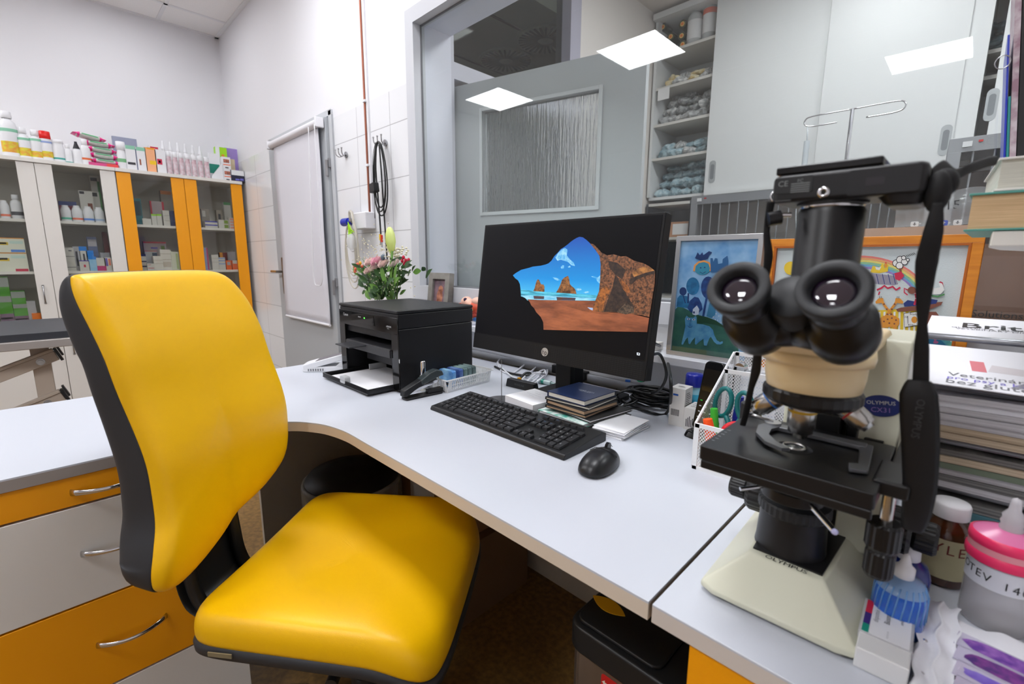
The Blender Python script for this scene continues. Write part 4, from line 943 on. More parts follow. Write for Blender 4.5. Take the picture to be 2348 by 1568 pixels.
for (y, h, z0_) in ((0, zf, 0), (od*.69, .172, .0), (od, zb, 0)):
    b = B(mesh_w); b.add([(0,y,z0_),(ow,y,z0_),(ow,y,h),(0,y,h)], [(0,1,2,3)]); obj('panel_mesh', b, t)
    b = B(wf); b.box((ow/2,y,h-.003),(ow,.004,.008)); b.box((ow/2,y,.003),(ow,.004,.007)); b.box((.004,y,h/2),(.008,.004,h)); obj('panel_frame', b, t)
b = B(wf); b.b2(0,ow,0,od,.0,.0015); obj('bottom', b, t)
cx0, cy0 = OX0, OY0
def scissors(label, pos, rz, mh, sc_=1, grp=None):
    t = thing('scissors', label, 'scissors', pos, rz, grp)
    for s in (-1, 1):
        pts = [Vector((s*.022*sc_+s*.016*sc_*math.cos(a)-s*.004*math.sin(a), 0, .118*sc_+.029*sc_*math.sin(a))) for a in [2*math.pi*i/20 for i in range(20)]]
        b = B(mh); b.tube(pts, .0045, n=8, closed=True); b.tube([(s*.014,0,.094*sc_),(s*.006,0,.075*sc_),(0,0,.06*sc_)], .005, n=8); obj('handle', b, t)
        b = B(steel); b.tube([(0,s*.0015,.065*sc_),(-s*.004,s*.0015,.035*sc_),(-s*.002,s*.0015,.006)], .004, n=4, flat=(.005,.001)); obj('blade', b, t)
    return t
teal = mat('teal_handle', (10,104,106), .35)
scissors('scissors with teal handles in the mesh organizer', (OX0+.045,OY0+.060,DZ+.005), -10, teal, .98)
b = B(mat('tape_red', (206,24,40), .4)); b.lathe([(.020,-.009),(.030,-.009),(.030,.009),(.020,.009),(.020,-.009)], n=36, M=frame((0,0,0),(1,0,0),(0,.3,1))); b.lathe([(.0195,-.0092),(.0235,-.0092),(.0235,.0092),(.0195,.0092),(.0195,-.0092)], mat('tape_core', (226,214,206), .6), n=36, M=frame((0,0,0),(1,0,0),(0,.3,1)))
one('tape_roll', 'red adhesive tape roll standing at the front of the organizer', 'tape roll', b, (OX0+.068,OY0+.024,DZ+.072))
def marker(label, m, pos, tilt, L=.13, capz=.045, r=.0085, body=None):
    t = thing('marker', label, 'marker', pos); M = Matrix.Rotation(math.radians(tilt[0]),4,'X') @ Matrix.Rotation(math.radians(tilt[1]),4,'Y')
    b = B(body or m); b.cyl(M@Vector((0,0,0)), M@Vector((0,0,L-capz)), r*.92); obj('barrel', b, t)
    b = B(m); b.cyl(M@Vector((0,0,L-capz)), M@Vector((0,0,L)), r, r1=r*.78); obj('cap', b, t)
og = mat('orange_fluorescent', (255,88,20), .4); marker('flat orange highlighter at the front left of the organizer', og, (OX0+.04,OY0+.016,DZ+.003), (2,-14), .098, .04, .0105)
marker('green felt marker leaning at the right of the organizer', mat('green_cap', (10,140,70), .35), (OX0+.135,OY0+.05,DZ+.003), (0,8), .125, .045, .0105, wf)
marker('dark blue marker behind the teal scissors', mat('blue_ink_cap', (30,40,150), .35), (OX0+.038,OY0+.085,DZ+.003), (0,4), .13)
marker('bright green pen left of the teal scissors', mat('lime_cap', (70,190,60), .35), (OX0+.022,OY0+.055,DZ+.003), (0,-6), .105)
marker('small red pen under the green marker', mat('red_cap', (200,30,40), .35), (OX0+.105,OY0+.03,DZ+.003), (0,10), .095)
# spiral pad at the back of the organizer
b = B(mat('lined_paper', (226,230,238), .6)); b.b2(-.035,.035,0,.006,0,.165)
for i in range(11): b.b2(-.033,.033,-.0003,0,.02+.013*i,.0206+.013*i, mat('rule_blue', (160,180,210), .6))
b.b2(-.044,-.034,-.004,.010,-.0,.178, mat('pad_spine', (182,186,190), .3, .3)); b.cyl((-.036,-.006,.172),(-.036,.012,.172),.010,chrome)
b.b2(-.048,-.044,-.004,.010,0,.17, black_pl)
one('note_pad', 'lined note pad with a grey binder clip at the back of the organizer', 'note pad', b, (OX0+.058,OY0+od*.82,DZ+.0025), -4)
# ================================================================ MICROSCOPE (world coordinates, origin at its base)
MO = Vector((-.11, .60, DZ)); t = MS = thing('microscope', 'cream and black laboratory microscope with twin eyepieces on the right worktop', 'microscope', tuple(MO))
def nb(m=None):
    b = B(m); b.X = T(*(-MO)); return b
crm = mat('cream_enamel', (206,206,186), .32); crm2 = mat('warm_cream_enamel', (236,214,168), .3); mblk = mat('microscope_black', (19,19,21), .36, bump=.04, bscale=600); msat = mat('satin_black', (30,32,35), .5)
brass = mat('bright_steel', (196,194,190), .22, 1)
# base
b = nb(crm)
bot = [(-.186,.512),(-.170,.505),(-.050,.508),(-.033,.514),(-.030,.80),(-.190,.80)]
top_ = [(-.147,.549),(-.141,.548),(-.078,.548),(-.072,.551),(-.060,.79),(-.160,.79)]
vs = [(x,y,.754) for x,y in bot]+[(x,y,.757+(.004 if y < .6 else .01)) for x,y in bot]+[(x,y,.800 if y < .6 else .806) for x,y in top_]; n = 6
b.add(vs, [tuple(reversed(range(n)))]+[(i,(i+1)%n,(i+1)%n+n,i+n) for i in range(n)]+[(i+n,(i+1)%n+n,(i+1)%n+2*n,i+2*n) for i in range(n)]+[tuple(range(2*n,3*n))])
b.text('OLYMPUS', 1, frame((-.109,.5515,.8006),(1,0,0),(0,1,.025)), mblk, fit=.042)
obj('base', b, t, .0025)
b = nb(mblk); b.add([(-.145,.557,.8012),(-.075,.557,.8012),(-.070,.66,.8035),(-.150,.66,.8035)],[(0,1,2,3)]); b.add([(-.145,.557,.8022),(-.075,.557,.8022),(-.070,.66,.8045),(-.150,.66,.8045),(-.145,.557,.799),(-.075,.557,.799),(-.070,.66,.80),(-.150,.66,.80)],[(0,1,2,3),(4,5,1,0),(5,6,2,1),(7,4,0,3)]); obj('base_deck', b, t)
for x,y in ((-.17,.525),(-.045,.525),(-.17,.78),(-.045,.78)):
    b = nb(black_pl); b.cyl((x,y,.75),(x,y,.7545),.009); obj('foot', b, t)
# field lens
b = nb(mblk); fx, fy = -.116, .595
b.X = T(*(-MO)) @ T(fx,fy,0)
b.lathe([(.0375,.800),(.0365,.806),(.035,.835),(.035,.846)], n=40); obj('illuminator', b, t)
b = nb(msat); b.X = T(*(-MO)) @ T(fx,fy,0); N = 72
pr2 = [(.036,.846),(.0372,.848),(.0372,.858),(.036,.860),(.029,.862),(.028,.858),(.0,.857)]
b.grid(lambda u, v: ((lambda r, a: (r*math.cos(a), r*math.sin(a), pr2[int(round(v*6))][1]))(pr2[int(round(v*6))][0]+(.0006 if (int(round(u*N)) % 2 and .1 < v < .6) else 0), 2*math.pi*u)), N, 6, cu=True, smooth=False)
obj('filter_ring', b, t)
b = nb(mat('lens_dark', (14,14,18), .05)); b.X = T(*(-MO)) @ T(fx,fy,0); b.sph((0,0,.850),(.026,.026,.011),lo=0,hi=90); obj('field_lens', b, t)
# column
b = nb(crm)
def col(x0_,x1_,prof_, m=None, bb=None):
    P = prof_; n = len(P); bb.add([(x,y,z_) for x in (x0_,x1_) for y,z_ in P], [tuple(reversed(range(n))), tuple(range(n,2*n))]+[(i,(i+1)%n,(i+1)%n+n,i+n) for i in range(n)], m)
cp = [(.655,.79),(.80,.79),(.81,1.02),(.78,1.05),(.665,1.05),(.655,1.035)]
col(-.152,-.133,cp,None,b); col(-.083,-.036,cp,None,b); col(-.133,-.083,[(.69,.79),(.80,.79),(.81,1.02),(.78,1.05),(.69,1.05)],None,b)
obj('arm', b, t, .003)
b = nb(mblk); b.b2(-.133,-.083,.66,.6895,.79,1.0); b.b2(-.083,-.072,.640,.656,.87,.975); b.b2(-.128,-.088,.63,.66,.85,.96); obj('stage_rack', b, t, .002)
b = nb(mat('logo_navy', (28,44,110), .3)); lm = frame((-.0555,.6545,.975),(1,0,0),(0,0,1)) @ RZ(8)
b.prism([(.0185*math.cos(a),.0125*math.sin(a)) for a in [2*math.pi*i/40 for i in range(40)]], 0, .0006, M=lm)
b.text('OLYMPUS', 1, lm @ T(0,.0035,.0008), mat('print_white'), fit=.026); b.text('CX31', 1, lm @ T(0,-.0048,.0008), mat('logo_outline', (150,120,190), .4), fit=.017)
obj('logo', b, t)
b = nb(mblk); b.b2(-.066,-.048,.650,.656,.915,.935); obj('switch', b, t, .001)
# head arm and nosepiece
ax, ay = -.100, .528
b = nb(crm2); b.b2(-.140,-.060,.50,.72,1.040,1.056); obj('head_arm', b, t, .006)
b = nb(crm2); b.X = T(*(-MO)) @ T(ax,ay,0); b.lathe([(0,1.0405),(.047,1.0405),(.048,1.046),(.047,1.054),(0,1.0545)], n=48); b.lathe([(.043,1.040),(.0425,1.026),(.0405,1.014),(.034,1.008)], n=48); obj('nosepiece_housing', b, t)
b = nb(mblk); b.X = T(*(-MO)) @ T(ax,ay,0)
NR = 60; pn = [(.028,1.013),(.040,1.014),(.0425,1.011),(.0425,1.003),(.040,.999),(.02,.992),(0,.990)]
b.grid(lambda u, v: ((lambda r, a: (r*math.cos(a), r*math.sin(a), pn[int(round(v*6))][1]))(pn[int(round(v*6))][0]+(.0005 if (int(round(u*NR)) % 2 and .2 < v < .6) else 0), 2*math.pi*u)), NR, 6, cu=True, smooth=False); obj('nosepiece', b, t)
def objective(p0, d, L, r, ring):
    d = Vector(d).normalized(); q, _ = align(p0, Vector(p0)+d)
    b = B(brass); b.X = T(*(-MO)) @ q
    b.lathe([(r*.8,0),(r,.001),(r,L*.30)], n=28); b.lathe([(r*1.01,L*.30),(r*1.01,L*.36)], mat('ring_'+ring[0], ring[1], .3), n=28); b.lathe([(r,L*.36),(r,L*.72),(r*.88,L*.76),(r*.88,L*.86),(r*.6,L*.9),(r*.5,L),(0,L)], n=28); return obj('objective', b, t)
objective((-.108,.540,.998), (0,0,-1), .043, .0130, ('yellow',(225,180,30)))
objective((-.128,.528,.999), (-.62,-.1,-.62), .030, .0105, ('blue',(60,120,200)))
objective((-.072,.528,1.001), (.62,-.1,-.50), .028, .0105, ('red',(200,40,50)))
objective((-.095,.560,.998), (.1,.7,-.6), .028, .0105, ('green',(60,150,80)))
# stage
b = nb(mblk); b.prism(rr(.153,.150,.004,cx=-.1115,cy=.556), .9235, .9395); obj('stage', b, t, .0015)
b = nb(mblk); b.b2(-.034,-.016,.52,.66,.926,.941); b.b2(-.186,-.036,.482,.486,.9135,.9234); obj('stage_skirt', b, t, .002)
b = nb(mblk); b.cyl((-.186,.640,.926),(-.186,.640,.952),.013); obj('stage_knob', b, t, .001)
b = nb(mblk); b.X = T(*(-MO)); b.lathe([(0,.9398),(.0175,.9398),(.0175,.9399)], mat('stage_hole', (6,6,7), .6), T(-.113,.545,0), 32); b.lathe([(.0115,.9415),(.0115,.9425),(.0085,.9425),(.0085,.9415)], brass, T(-.113,.545,0), 32); b.sph((-.113,.545,.939),(.0085,.0085,.003), mat('condenser_glass', (120,125,130), .05, trans=.6), lo=0); obj('condenser_window', b, t)
hg = mat('holder_grey', (104,106,110), .35, .5)
b = nb(hg); zz = .9425
b.b2(-.150,-.057,.586,.600,zz-.002,zz+.003); b.prism([(-.072,.600),(-.052,.600),(-.046,.520),(-.060,.514),(-.063,.530),(-.056,.535),(-.062,.585),(-.072,.586)], zz-.002, zz+.002); obj('slide_holder', b, t, .001)
cres = [(-.152,.600),(-.158,.575),(-.152,.548),(-.136,.526),(-.118,.518),(-.112,.524),(-.128,.535),(-.140,.552),(-.143,.572),(-.138,.588)]
b = nb(hg); b.prism(cres, zz+.0, zz+.0035); b.cyl((-.147,.592,zz),(-.147,.592,zz+.006),.009, mat('pale_steel',(175,178,182),.25,.8)); b.tube([(-.147,.592,zz+.005),(-.165,.592,zz+.008),(-.172,.59,zz+.010)], .002, steel); b.sph((-.173,.59,zz+.012),.0042,chrome,12,8); obj('spring_clip', b, t)
b = nb(mat('scale_white', (190,192,194), .5))
for i in range(6): b.b2(-.184,-.181+.001*(i%2),.505+.009*i,.5055+.009*i,.9396,.9397)
obj('stage_scale', b, t)
# condenser
b = nb(mblk); b.cyl((-.110,.55,.896),(-.110,.55,.9235),.027); b.cyl((-.110,.55,.884),(-.110,.55,.896),.031); obj('condenser', b, t, .001)
b = nb(chrome); b.cyl((-.090,.53,.890),(-.064,.506,.882),.003); b.sph((-.063,.505,.8818),.0032,mat('lever_tip',(190,190,230),.1),10,8); obj('iris_lever', b, t)
b = nb(chrome); b.cyl((-.135,.53,.893),(-.152,.512,.890),.0022); obj('centring_screw', b, t)
# focus knobs
def knob(x0_, x1_, y, z_, r, name, ridg=24):
    b = B(mblk); b.X = T(*(-MO)) @ frame((x0_,y,z_),(0,1,0),(0,0,1)); L = x1_-x0_
    b.grid(lambda u, v: ((lambda rr_, a: (rr_*math.cos(a), rr_*math.sin(a), [0,0,.15,.85,1,1][int(round(v*5))]*L))([0,.9,1,1,.9,0][int(round(v*5))]*r+(.0008 if (int(round(u*ridg*2)) % 2 and .3 < v < .7) else 0), 2*math.pi*u)), ridg*2, 5, cu=True, smooth=False); return obj(name, b, t)
knob(-.182,-.150,.655,.826,.025,'coarse_focus_knob'); knob(-.206,-.183,.655,.826,.015,'fine_focus_knob')
knob(-.036,-.012,.655,.836,.025,'coarse_focus_knob'); knob(-.012,.010,.655,.836,.017,'fine_focus_knob')
# coaxial stage drive
rx_, ry_ = -.0295, .535
b = nb(mblk); b.b2(-.042,-.015,.51,.57,.928,.943); obj('drive_block', b, t, .003)
b = nb(brass); b.cyl((rx_,ry_,.894),(rx_,ry_,.928),.0052); obj('drive_rod', b, t)
def vknob(z0_, z1_, r, name):
    b = B(mblk); b.X = T(*(-MO)) @ T(rx_,ry_,z0_); L = z1_-z0_
    b.grid(lambda u, v: ((lambda rr_, a: (rr_*math.cos(a), rr_*math.sin(a), [0,0,.12,.9,1,1][int(round(v*5))]*L))([0,.9,1,1,.9,0][int(round(v*5))]*r+(.0006 if (int(round(u*36)) % 2 and .3 < v < .7) else 0), 2*math.pi*u)), 36, 5, cu=True, smooth=False); return obj(name, b, t)
vknob(.866,.894,.0135,'stage_drive_knob'); vknob(.838,.8655,.0115,'stage_drive_knob')
# binocular head
b = nb(mblk)
HB = Vector((-.097,.447,1.082))
cone = [(.0,.0),(.026,.0),(.027,.004),(.022,.03)]
b.X = T(*(-MO)); b.lathe([(0,1.055),(.034,1.055),(.034,1.062),(.027,1.068),(0,1.068)], None, T(-.098,.51,0), 40); obj('head_base', b, t)
b = nb(crm2); b.add([(-.139,.462,1.055),(-.055,.462,1.055),(-.060,.56,1.055),(-.137,.56,1.055),(-.136,.452,1.066),(-.058,.452,1.066),(-.064,.55,1.068),(-.134,.55,1.068)],[(0,3,2,1),(4,5,6,7),(0,1,5,4),(1,2,6,5),(2,3,7,6),(3,0,4,7)]); obj('head_mount', b, t, .004)
b = nb(mblk); b.add([(-.128,.43,1.066),(-.068,.43,1.066),(-.070,.53,1.066),(-.126,.53,1.066),(-.118,.410,1.100),(-.076,.410,1.100),(-.074,.52,1.12),(-.122,.52,1.12)],[(0,3,2,1),(4,5,6,7),(0,1,5,4),(1,2,6,5),(2,3,7,6),(3,0,4,7)]); obj('prism_housing', b, t, .008)
EA = Vector((0,-.84,.54)).normalized()
b = nb(msat); q, _ = align(Vector((-.0965,.402,1.110)), Vector((-.0965,.402,1.110))+EA); b.X = T(*(-MO)) @ q; b.lathe([(.019,-.035),(.019,-.002),(.0175,0),(0,0)], n=40); obj('hinge_disc', b, t)
for k, c in enumerate(((-.1265,.372,1.117),(-.0655,.372,1.1185))):
    c = Vector(c); q, _ = align(c, c+EA); X0 = T(*(-MO)) @ q; s = -1 if k == 0 else 1
    b = B(mblk); b.X = X0
    b.lathe([(.0175,-.085),(.022,-.080),(.024,-.070),(.0235,-.048),(.019,-.046),(.0185,-.030),(.0175,-.029)], n=36); e = obj('eye_tube', b, t)
    b = B(mblk); b.X = X0; b.lathe([(.0165,-.034),(.0175,-.032),(.0175,-.018),(.0168,-.017),(.0168,-.012),(.0178,-.011)], n=36); e = obj('eyepiece', b, t)
    b = B(msat); b.X = X0; b.lathe([(.0185,-.014),(.0218,-.010),(.0226,-.001),(.0216,.0),(.0158,.0),(.0142,-.003),(.0130,-.006)], n=40); obj('eyecup', b, e)
    b = B(mat('eyepiece_lens', (30,16,34), .03, coat=1, spec=1)); b.X = X0; b.sph((0,0,-.0075),(.0129,.0129,.0036), lo=0, n=28); obj('lens', b, e)
    # swing link between tube and hinge
    b = nb(mblk); b.tube([Vector((-.097,.43,1.086)), c-EA*.066+Vector((0,0,.0))], .019, n=16); obj('tube_link', b, t)
# photo tube
b = nb(mblk); b.X = T(*(-MO)) @ T(-.0985,.512,0); b.lathe([(.030,1.066),(.030,1.085),(.0262,1.090),(.0262,1.180),(.024,1.184)], n=48); obj('photo_tube', b, t)
b = nb(chrome); b.X = T(*(-MO)) @ T(-.0985,.512,0); b.lathe([(.024,1.183),(.0245,1.1845),(.0245,1.188),(.0,1.188)], n=48); obj('tube_flange', b, t)
b = nb(chrome); b.cyl((-.126,.492,1.178),(-.135,.486,1.178),.0022); b.cyl((-.133,.487,1.176),(-.142,.481,1.174),.0065,mblk); obj('clamp_screw', b, t)
# ---- camera on the photo tube
CO = Vector((-.0985,.512,1.188)); t = thing('compact_camera', 'black compact camera mounted lens down on the microscope photo tube', 'camera', tuple(CO))
cblk = mat('camera_black', (22,22,24), .4, bump=.1, bscale=1500)
def cb_(m=None):
    b = B(m); b.X = T(*(-CO)); return b
b = cb_(cblk); Mf = frame((0,0,0),(1,0,0),(0,1,0))
yc = .514; P = rr(.1085,.064,.008,cx=-.0875,cy=yc); b.prism(P, 1.1882, 1.2125); obj('body', b, t, .004)
b = cb_(cblk); b.X = T(*(-CO)); b.prism(rr(.022,.050,.010,cx=-.046,cy=.510), 1.180, 1.192, P1=rr(.034,.060,.012,cx=-.050,cy=.513)); obj('grip', b, t, .003)
b = cb_(mat('lcd_black', (14,14,16), .2)); b.prism(rr(.078,.050,.002,cx=-.1015,cy=.512), 1.2135, 1.2205); obj('screen_panel', b, t, .0015)
b = cb_(mat('dark_groove', (6,6,6), .6)); b.prism(rr(.072,.046,.002,cx=-.1015,cy=.512), 1.2124, 1.2136); obj('screen_hinge', b, t)
b = cb_(cblk); b.cyl((-.0985,.512,1.1865),(-.0985,.512,1.1885),.0275); obj('lens_mount', b, t)
Fp = frame((-.0875,yc-.032,1.200),(1,0,0),(0,0,1)) @ T(0,0,.0003)
b = cb_(mat('bottom_panel', (34,36,38), .45)); b.prism(rr(.030,.0135,.001,cx=-.0365,cy=.003), 0, .0003, M=Fp)
lt = mat('label_grey', (130,134,134), .5); b.text('CE', .0068, Fp @ T(-.0445,.0045,.0005), lt); b.text('FC', .004, Fp @ T(-.031,.006,.0005), lt)
for i in range(5): b.prism([(-.038,.0035-.0018*i),(-.0235,.0035-.0018*i),(-.0235,.0042-.0018*i),(-.038,.0042-.0018*i)],.0003,.0005,lt,Fp)
b.prism([(-.050,-.0105),(-.037,-.0105),(-.037,-.0093),(-.050,-.0093)],0,.0004,mat('label_dim',(70,72,74),.5),Fp); obj('rating_label', b, t)
b = cb_(chrome); b.lathe([(.0020,.0006),(.0025,.0010),(.0045,.001),(.0046,.0)], None, Fp @ T(-.0125,-.0055,0), 24); b.lathe([(0,.0003),(.0025,.0003)], mat('dark_groove'), Fp @ T(-.0125,-.0055,0), 20); obj('tripod_socket', b, t)
b = cb_(mat('battery_door', (28,28,31), .35)); b.prism(rr(.046,.020,.002,cx=.027,cy=.0), 0, .0004, M=Fp); b.prism(rr(.012,.006,.001,cx=.022,cy=-.0), .0004, .0008, mat('latch_grey', (44,40,46), .4), Fp); obj('battery_door', b, t)
for sx in (-1, 1):
    b = cb_(chrome); b.tube([Vector((-.0875+sx*.0545+sx*.005*math.cos(a),yc-.012+.004*math.sin(a)*0,1.197+.005*math.sin(a))) for a in [2*math.pi*i/14 for i in range(14)]], .0012, n=6, closed=True); obj('strap_lug', b, t)
web = mat('strap_webbing', (16,16,18), .7, bump=.3, bscale=1200)
def ribbon(pts, ws, name, n=6, th=.0009, side=(1,.25,0), m=None):
    sp = spline(pts, n); W_ = []
    for i in range(len(ws)-1): W_ += [ws[i]+(ws[i+1]-ws[i])*k/n for k in range(n)]
    W_.append(ws[-1]); b = cb_(m or web); b.tube(sp, .001, n=8, flat=(W_, th), up=side); return obj(name, b, t)
SY = .487
def s_(px, py, y=SY): return at(px, py, Y=y)
ribbon([s_(2133,400,.50), s_(2160,385,.52), s_(2190,400,.55), s_(2225,385,.57), s_(2262,372,.60), s_(2285,368,.62)], [.004,.006,.0045,.0045,.0045,.004], 'strap_tail', th=.001, side=(.1,0,1))
b = cb_(web); c = s_(2150,440,.495); b.sph(tuple(c),(.0085,.0085,.016),n=16,k=10); c = s_(2165,420,.50); b.sph(tuple(c),(.009,.008,.011)); obj('strap_knot', b, t)
ribbon([s_(2150,465), s_(2140,530), s_(2125,600,.492), s_(2118,680,.50), s_(2115,740,.505), s_(2113,800,.51), s_(2111,880,.515)], [.0030,.0060,.0070,.0050,.0032,.0050,.0056], 'strap', side=(1,.1,0))
ribbon([s_(2108,872,.5135), s_(2106,905,.51), s_(2108,960,.51), s_(2110,1040,.512), s_(2108,1120,.516), s_(2100,1180,.52), s_(2092,1215,.525)], [.0075,.0125,.0130,.0125,.0115,.0100,.0075], 'strap_pad', th=.0022, side=(1,.1,0), m=mat('strap_pad_black', (12,12,14), .6, bump=.2, bscale=900))
Ft = frame(s_(2104,960,.5068),(0,0,-1),(1,.0,0)); b = cb_(mat('strap_lettering', (62,64,68), .6)); b.text('OLYMPUS', 1, Ft, None, fit=.034); obj('strap_lettering', b, t)
ribbon([s_(1768,462,.485), s_(1758,530,.485), s_(1762,590,.487), s_(1752,660,.49), s_(1742,740,.49), s_(1738,800,.49)], [.004,.003,.0045,.0028,.0024,.0024], 'strap', side=(.7,.7,0))
ribbon([s_(1738,800,.49), s_(1733,850,.50), s_(1722,890,.51), s_(1712,940,.53), s_(1703,975,.55)], [.0035,.0045,.003,.0035,.003], 'strap', side=(.9,.3,0))
# ================================================================ PICTURES ON THE LEDGE, THINGS BY THE WINDOW
LZ = .885
class Pic:
    """flat picture drawn in millimetre-thin layers on its own plane"""
    def __init__(s, M, ox, oy, k, M2=None):
        s.f = onplane(M); s.b = B(); s.M = M2 if M2 is not None else M; s.z = .0003; s.ox, s.oy, s.k = ox, oy, k
    def p(s, x, y): return s.f(s.ox+x/s.k, s.oy+y/s.k)
    def poly(s, pts, m): s.b.flat([s.p(*q) for q in pts], s.z, m, s.M); s.z += .00004
    def ell(s, cx, cy, rx, ry, m, n=20, rot=0):
        c, d = math.cos(rot), math.sin(rot)
        s.poly([(cx+rx*math.cos(2*math.pi*i/n)*c-ry*math.sin(2*math.pi*i/n)*d, cy+rx*math.cos(2*math.pi*i/n)*d+ry*math.sin(2*math.pi*i/n)*c) for i in range(n)], m)
    def line(s, pts, w, m):
        L = []; R_ = []
        for i, (x, y) in enumerate(pts):
            a = pts[max(0,i-1)]; c = pts[min(len(pts)-1,i+1)]; dx, dy = c[0]-a[0], c[1]-a[1]; l = math.hypot(dx, dy) or 1
            L.append((x-dy/l*w/2, y+dx/l*w/2)); R_.append((x+dy/l*w/2, y-dx/l*w/2))
        for i in range(len(pts)-1): s.b.flat([s.p(*L[i]), s.p(*L[i+1]), s.p(*R_[i+1]), s.p(*R_[i])], s.z, m, s.M)
        s.z += .00003
def pframe(t, x0_, x1_, y0_, y1_, w_, d_, m, M, name='frame'):
    b = B(m)
    b.b2(x0_,x1_,y1_-w_,y1_,-d_,0,None,M); b.b2(x0_,x1_,y0_,y0_+w_,-d_,0,None,M); b.b2(x0_,x0_+w_,y0_+w_,y1_-w_,-d_,0,None,M); b.b2(x1_-w_,x1_,y0_+w_,y1_-w_,-d_,0,None,M)
    return obj(name, b, t, .001)
# blue picture with a cat
PM = frame((-.466,1.185,LZ),(1,0,0),(0,.06,1)); O_ = Vector((-.466,1.2,LZ)); PL = T(*(-O_)) @ PM
t = thing('framed_picture', 'silver framed blue picture of a cat and round trees standing on the ledge', 'picture', tuple(O_))
silver = mat('silver_frame', (196,198,200), .3, .7)
pframe(t, -.107,.107,0,.318,.012,.02, silver, PL)
b = B(mat('picture_back', (90,100,110), .7)); b.b2(-.1,.1,.008,.31,-.012,-.006,None,PL); obj('backing', b, t)
pc = Pic(PM @ T(0,0,-.006), 1480, 640, 4.357, PL @ T(0,0,-.006))
sky = mat('paint_sky', (150,192,226), .6, rgb2=(96,152,204), vscale=22, detail=6)
f2 = onplane(PM); pc.b.flat([(-.0955,.0115),(.0955,.0115),(.0955,.3065),(-.0955,.3065)], .0001, sky, pc.M)
grn = mat('paint_green', (58,112,96), .6, rgb2=(40,92,86), vscale=40, detail=6); bl1 = mat('paint_blue', (40,120,170), .6, rgb2=(28,96,140), vscale=60); bl2 = mat('paint_deep_blue', (34,78,140), .6, rgb2=(24,50,110), vscale=80); bl3 = mat('paint_light_cat', (104,172,208), .6, rgb2=(58,134,190), vscale=50)
dkb = mat('paint_navy', (26,56,110), .6)
# lower edge of inner picture follows the frame
pc.poly([(265,655),(300,300),(330,270),(380,285),(470,330),(520,355),(620,380),(700,420),(800,480),(900,590),(930,700),(930,830),(240,760)], grn)
pc.poly([(310,275),(320,190),(345,160),(420,170),(450,250),(420,290)], bl1); pc.poly([(420,290),(445,215),(490,175),(530,185),(560,240),(572,300),(520,350),(450,330)], bl2)
pc.ell(376,122,36,42,dkb); pc.line([(376,160),(400,240)],10,dkb); pc.ell(474,70,66,88,bl1); pc.line([(430,140),(425,240)],16,dkb)
pc.ell(628,85,72,112,bl2); pc.line([(612,190),(590,300),(578,370)],22,bl2); pc.poly([(610,370),(640,240),(680,195),(705,260),(700,350),(660,390)], mat('paint_teal',(60,130,170),.6))
pc.poly([(470,350),(475,300),(515,262),(538,300),(532,350),(500,362)], mat('paint_house',(200,214,232),.6)); pc.ell(486,332,9,12,dkb)
pc.poly([(520,360),(620,380),(700,410),(790,470),(800,490),(700,455),(600,440),(515,440)], mat('paint_dark_green',(36,80,60),.6))
cat_ = [(395,395),(412,363),(432,382),(480,385),(503,365),(513,385),(515,445),(580,452),(640,470),(675,505),(690,560),(715,610),(745,628),(772,618),(775,638),(750,652),(715,650),(685,625),(655,575),(640,590),(612,665),(585,660),(580,595),(540,625),(505,655),(495,645),(498,580),(470,610),(445,650),(430,640),(425,580),(405,600),(375,655),(360,650),(385,540),(400,470)]
pc.poly(cat_, bl3)
for x,y in ((432,398),(484,404)): pc.ell(x,y,15,9,mat('paint_white',(220,230,240),.6)); pc.ell(x,y,6,7,dkb)
pc.line([(452,400),(456,430)],4,dkb); pc.line([(425,465),(440,483),(460,480),(470,468)],4,dkb); pc.line([(446,430),(446,478)],3,dkb)
for x,y in ((680,378),(706,346),(735,368),(722,410),(758,432),(700,405)): pc.ell(x,y,5,6,mat('paint_white'))
pc.ox, pc.oy, pc.k = 1500, 500, 2.613
pc.ell(290,302,48,38,mat('paint_face',(54,140,170),.6)); pc.line([(240,318),(245,285),(268,264),(300,258),(330,268),(341,300),(338,318)],11,mat('paint_orange',(226,156,84),.6))
pc.line([(275,322),(292,332),(310,320)],3,dkb); pc.ell(280,298,5,4,dkb); pc.ell(304,296,5,4,dkb)
pc.poly([(246,240),(262,205),(275,222),(290,205),(296,222),(330,198),(348,205),(330,225),(322,245),(280,254)], dkb)
pc.poly([(340,325),(338,240),(352,240),(356,262),(366,240),(380,242),(384,275),(410,270),(412,246),(440,225),(446,258),(445,325)], mat('paint_castle',(36,90,140),.6)); pc.ell(470,400,38,60,bl2); pc.line([(470,450),(462,500)],12,bl2); pc.ell(540,380,45,70,bl1)
obj('picture_sheet', pc.b, t)
b = B(glassy('picture_glass', (1,1,1), 1.45)); b.b2(-.0955,.0955,.0115,.3065,-.0045,-.004,None,PL); obj('glass', b, t)
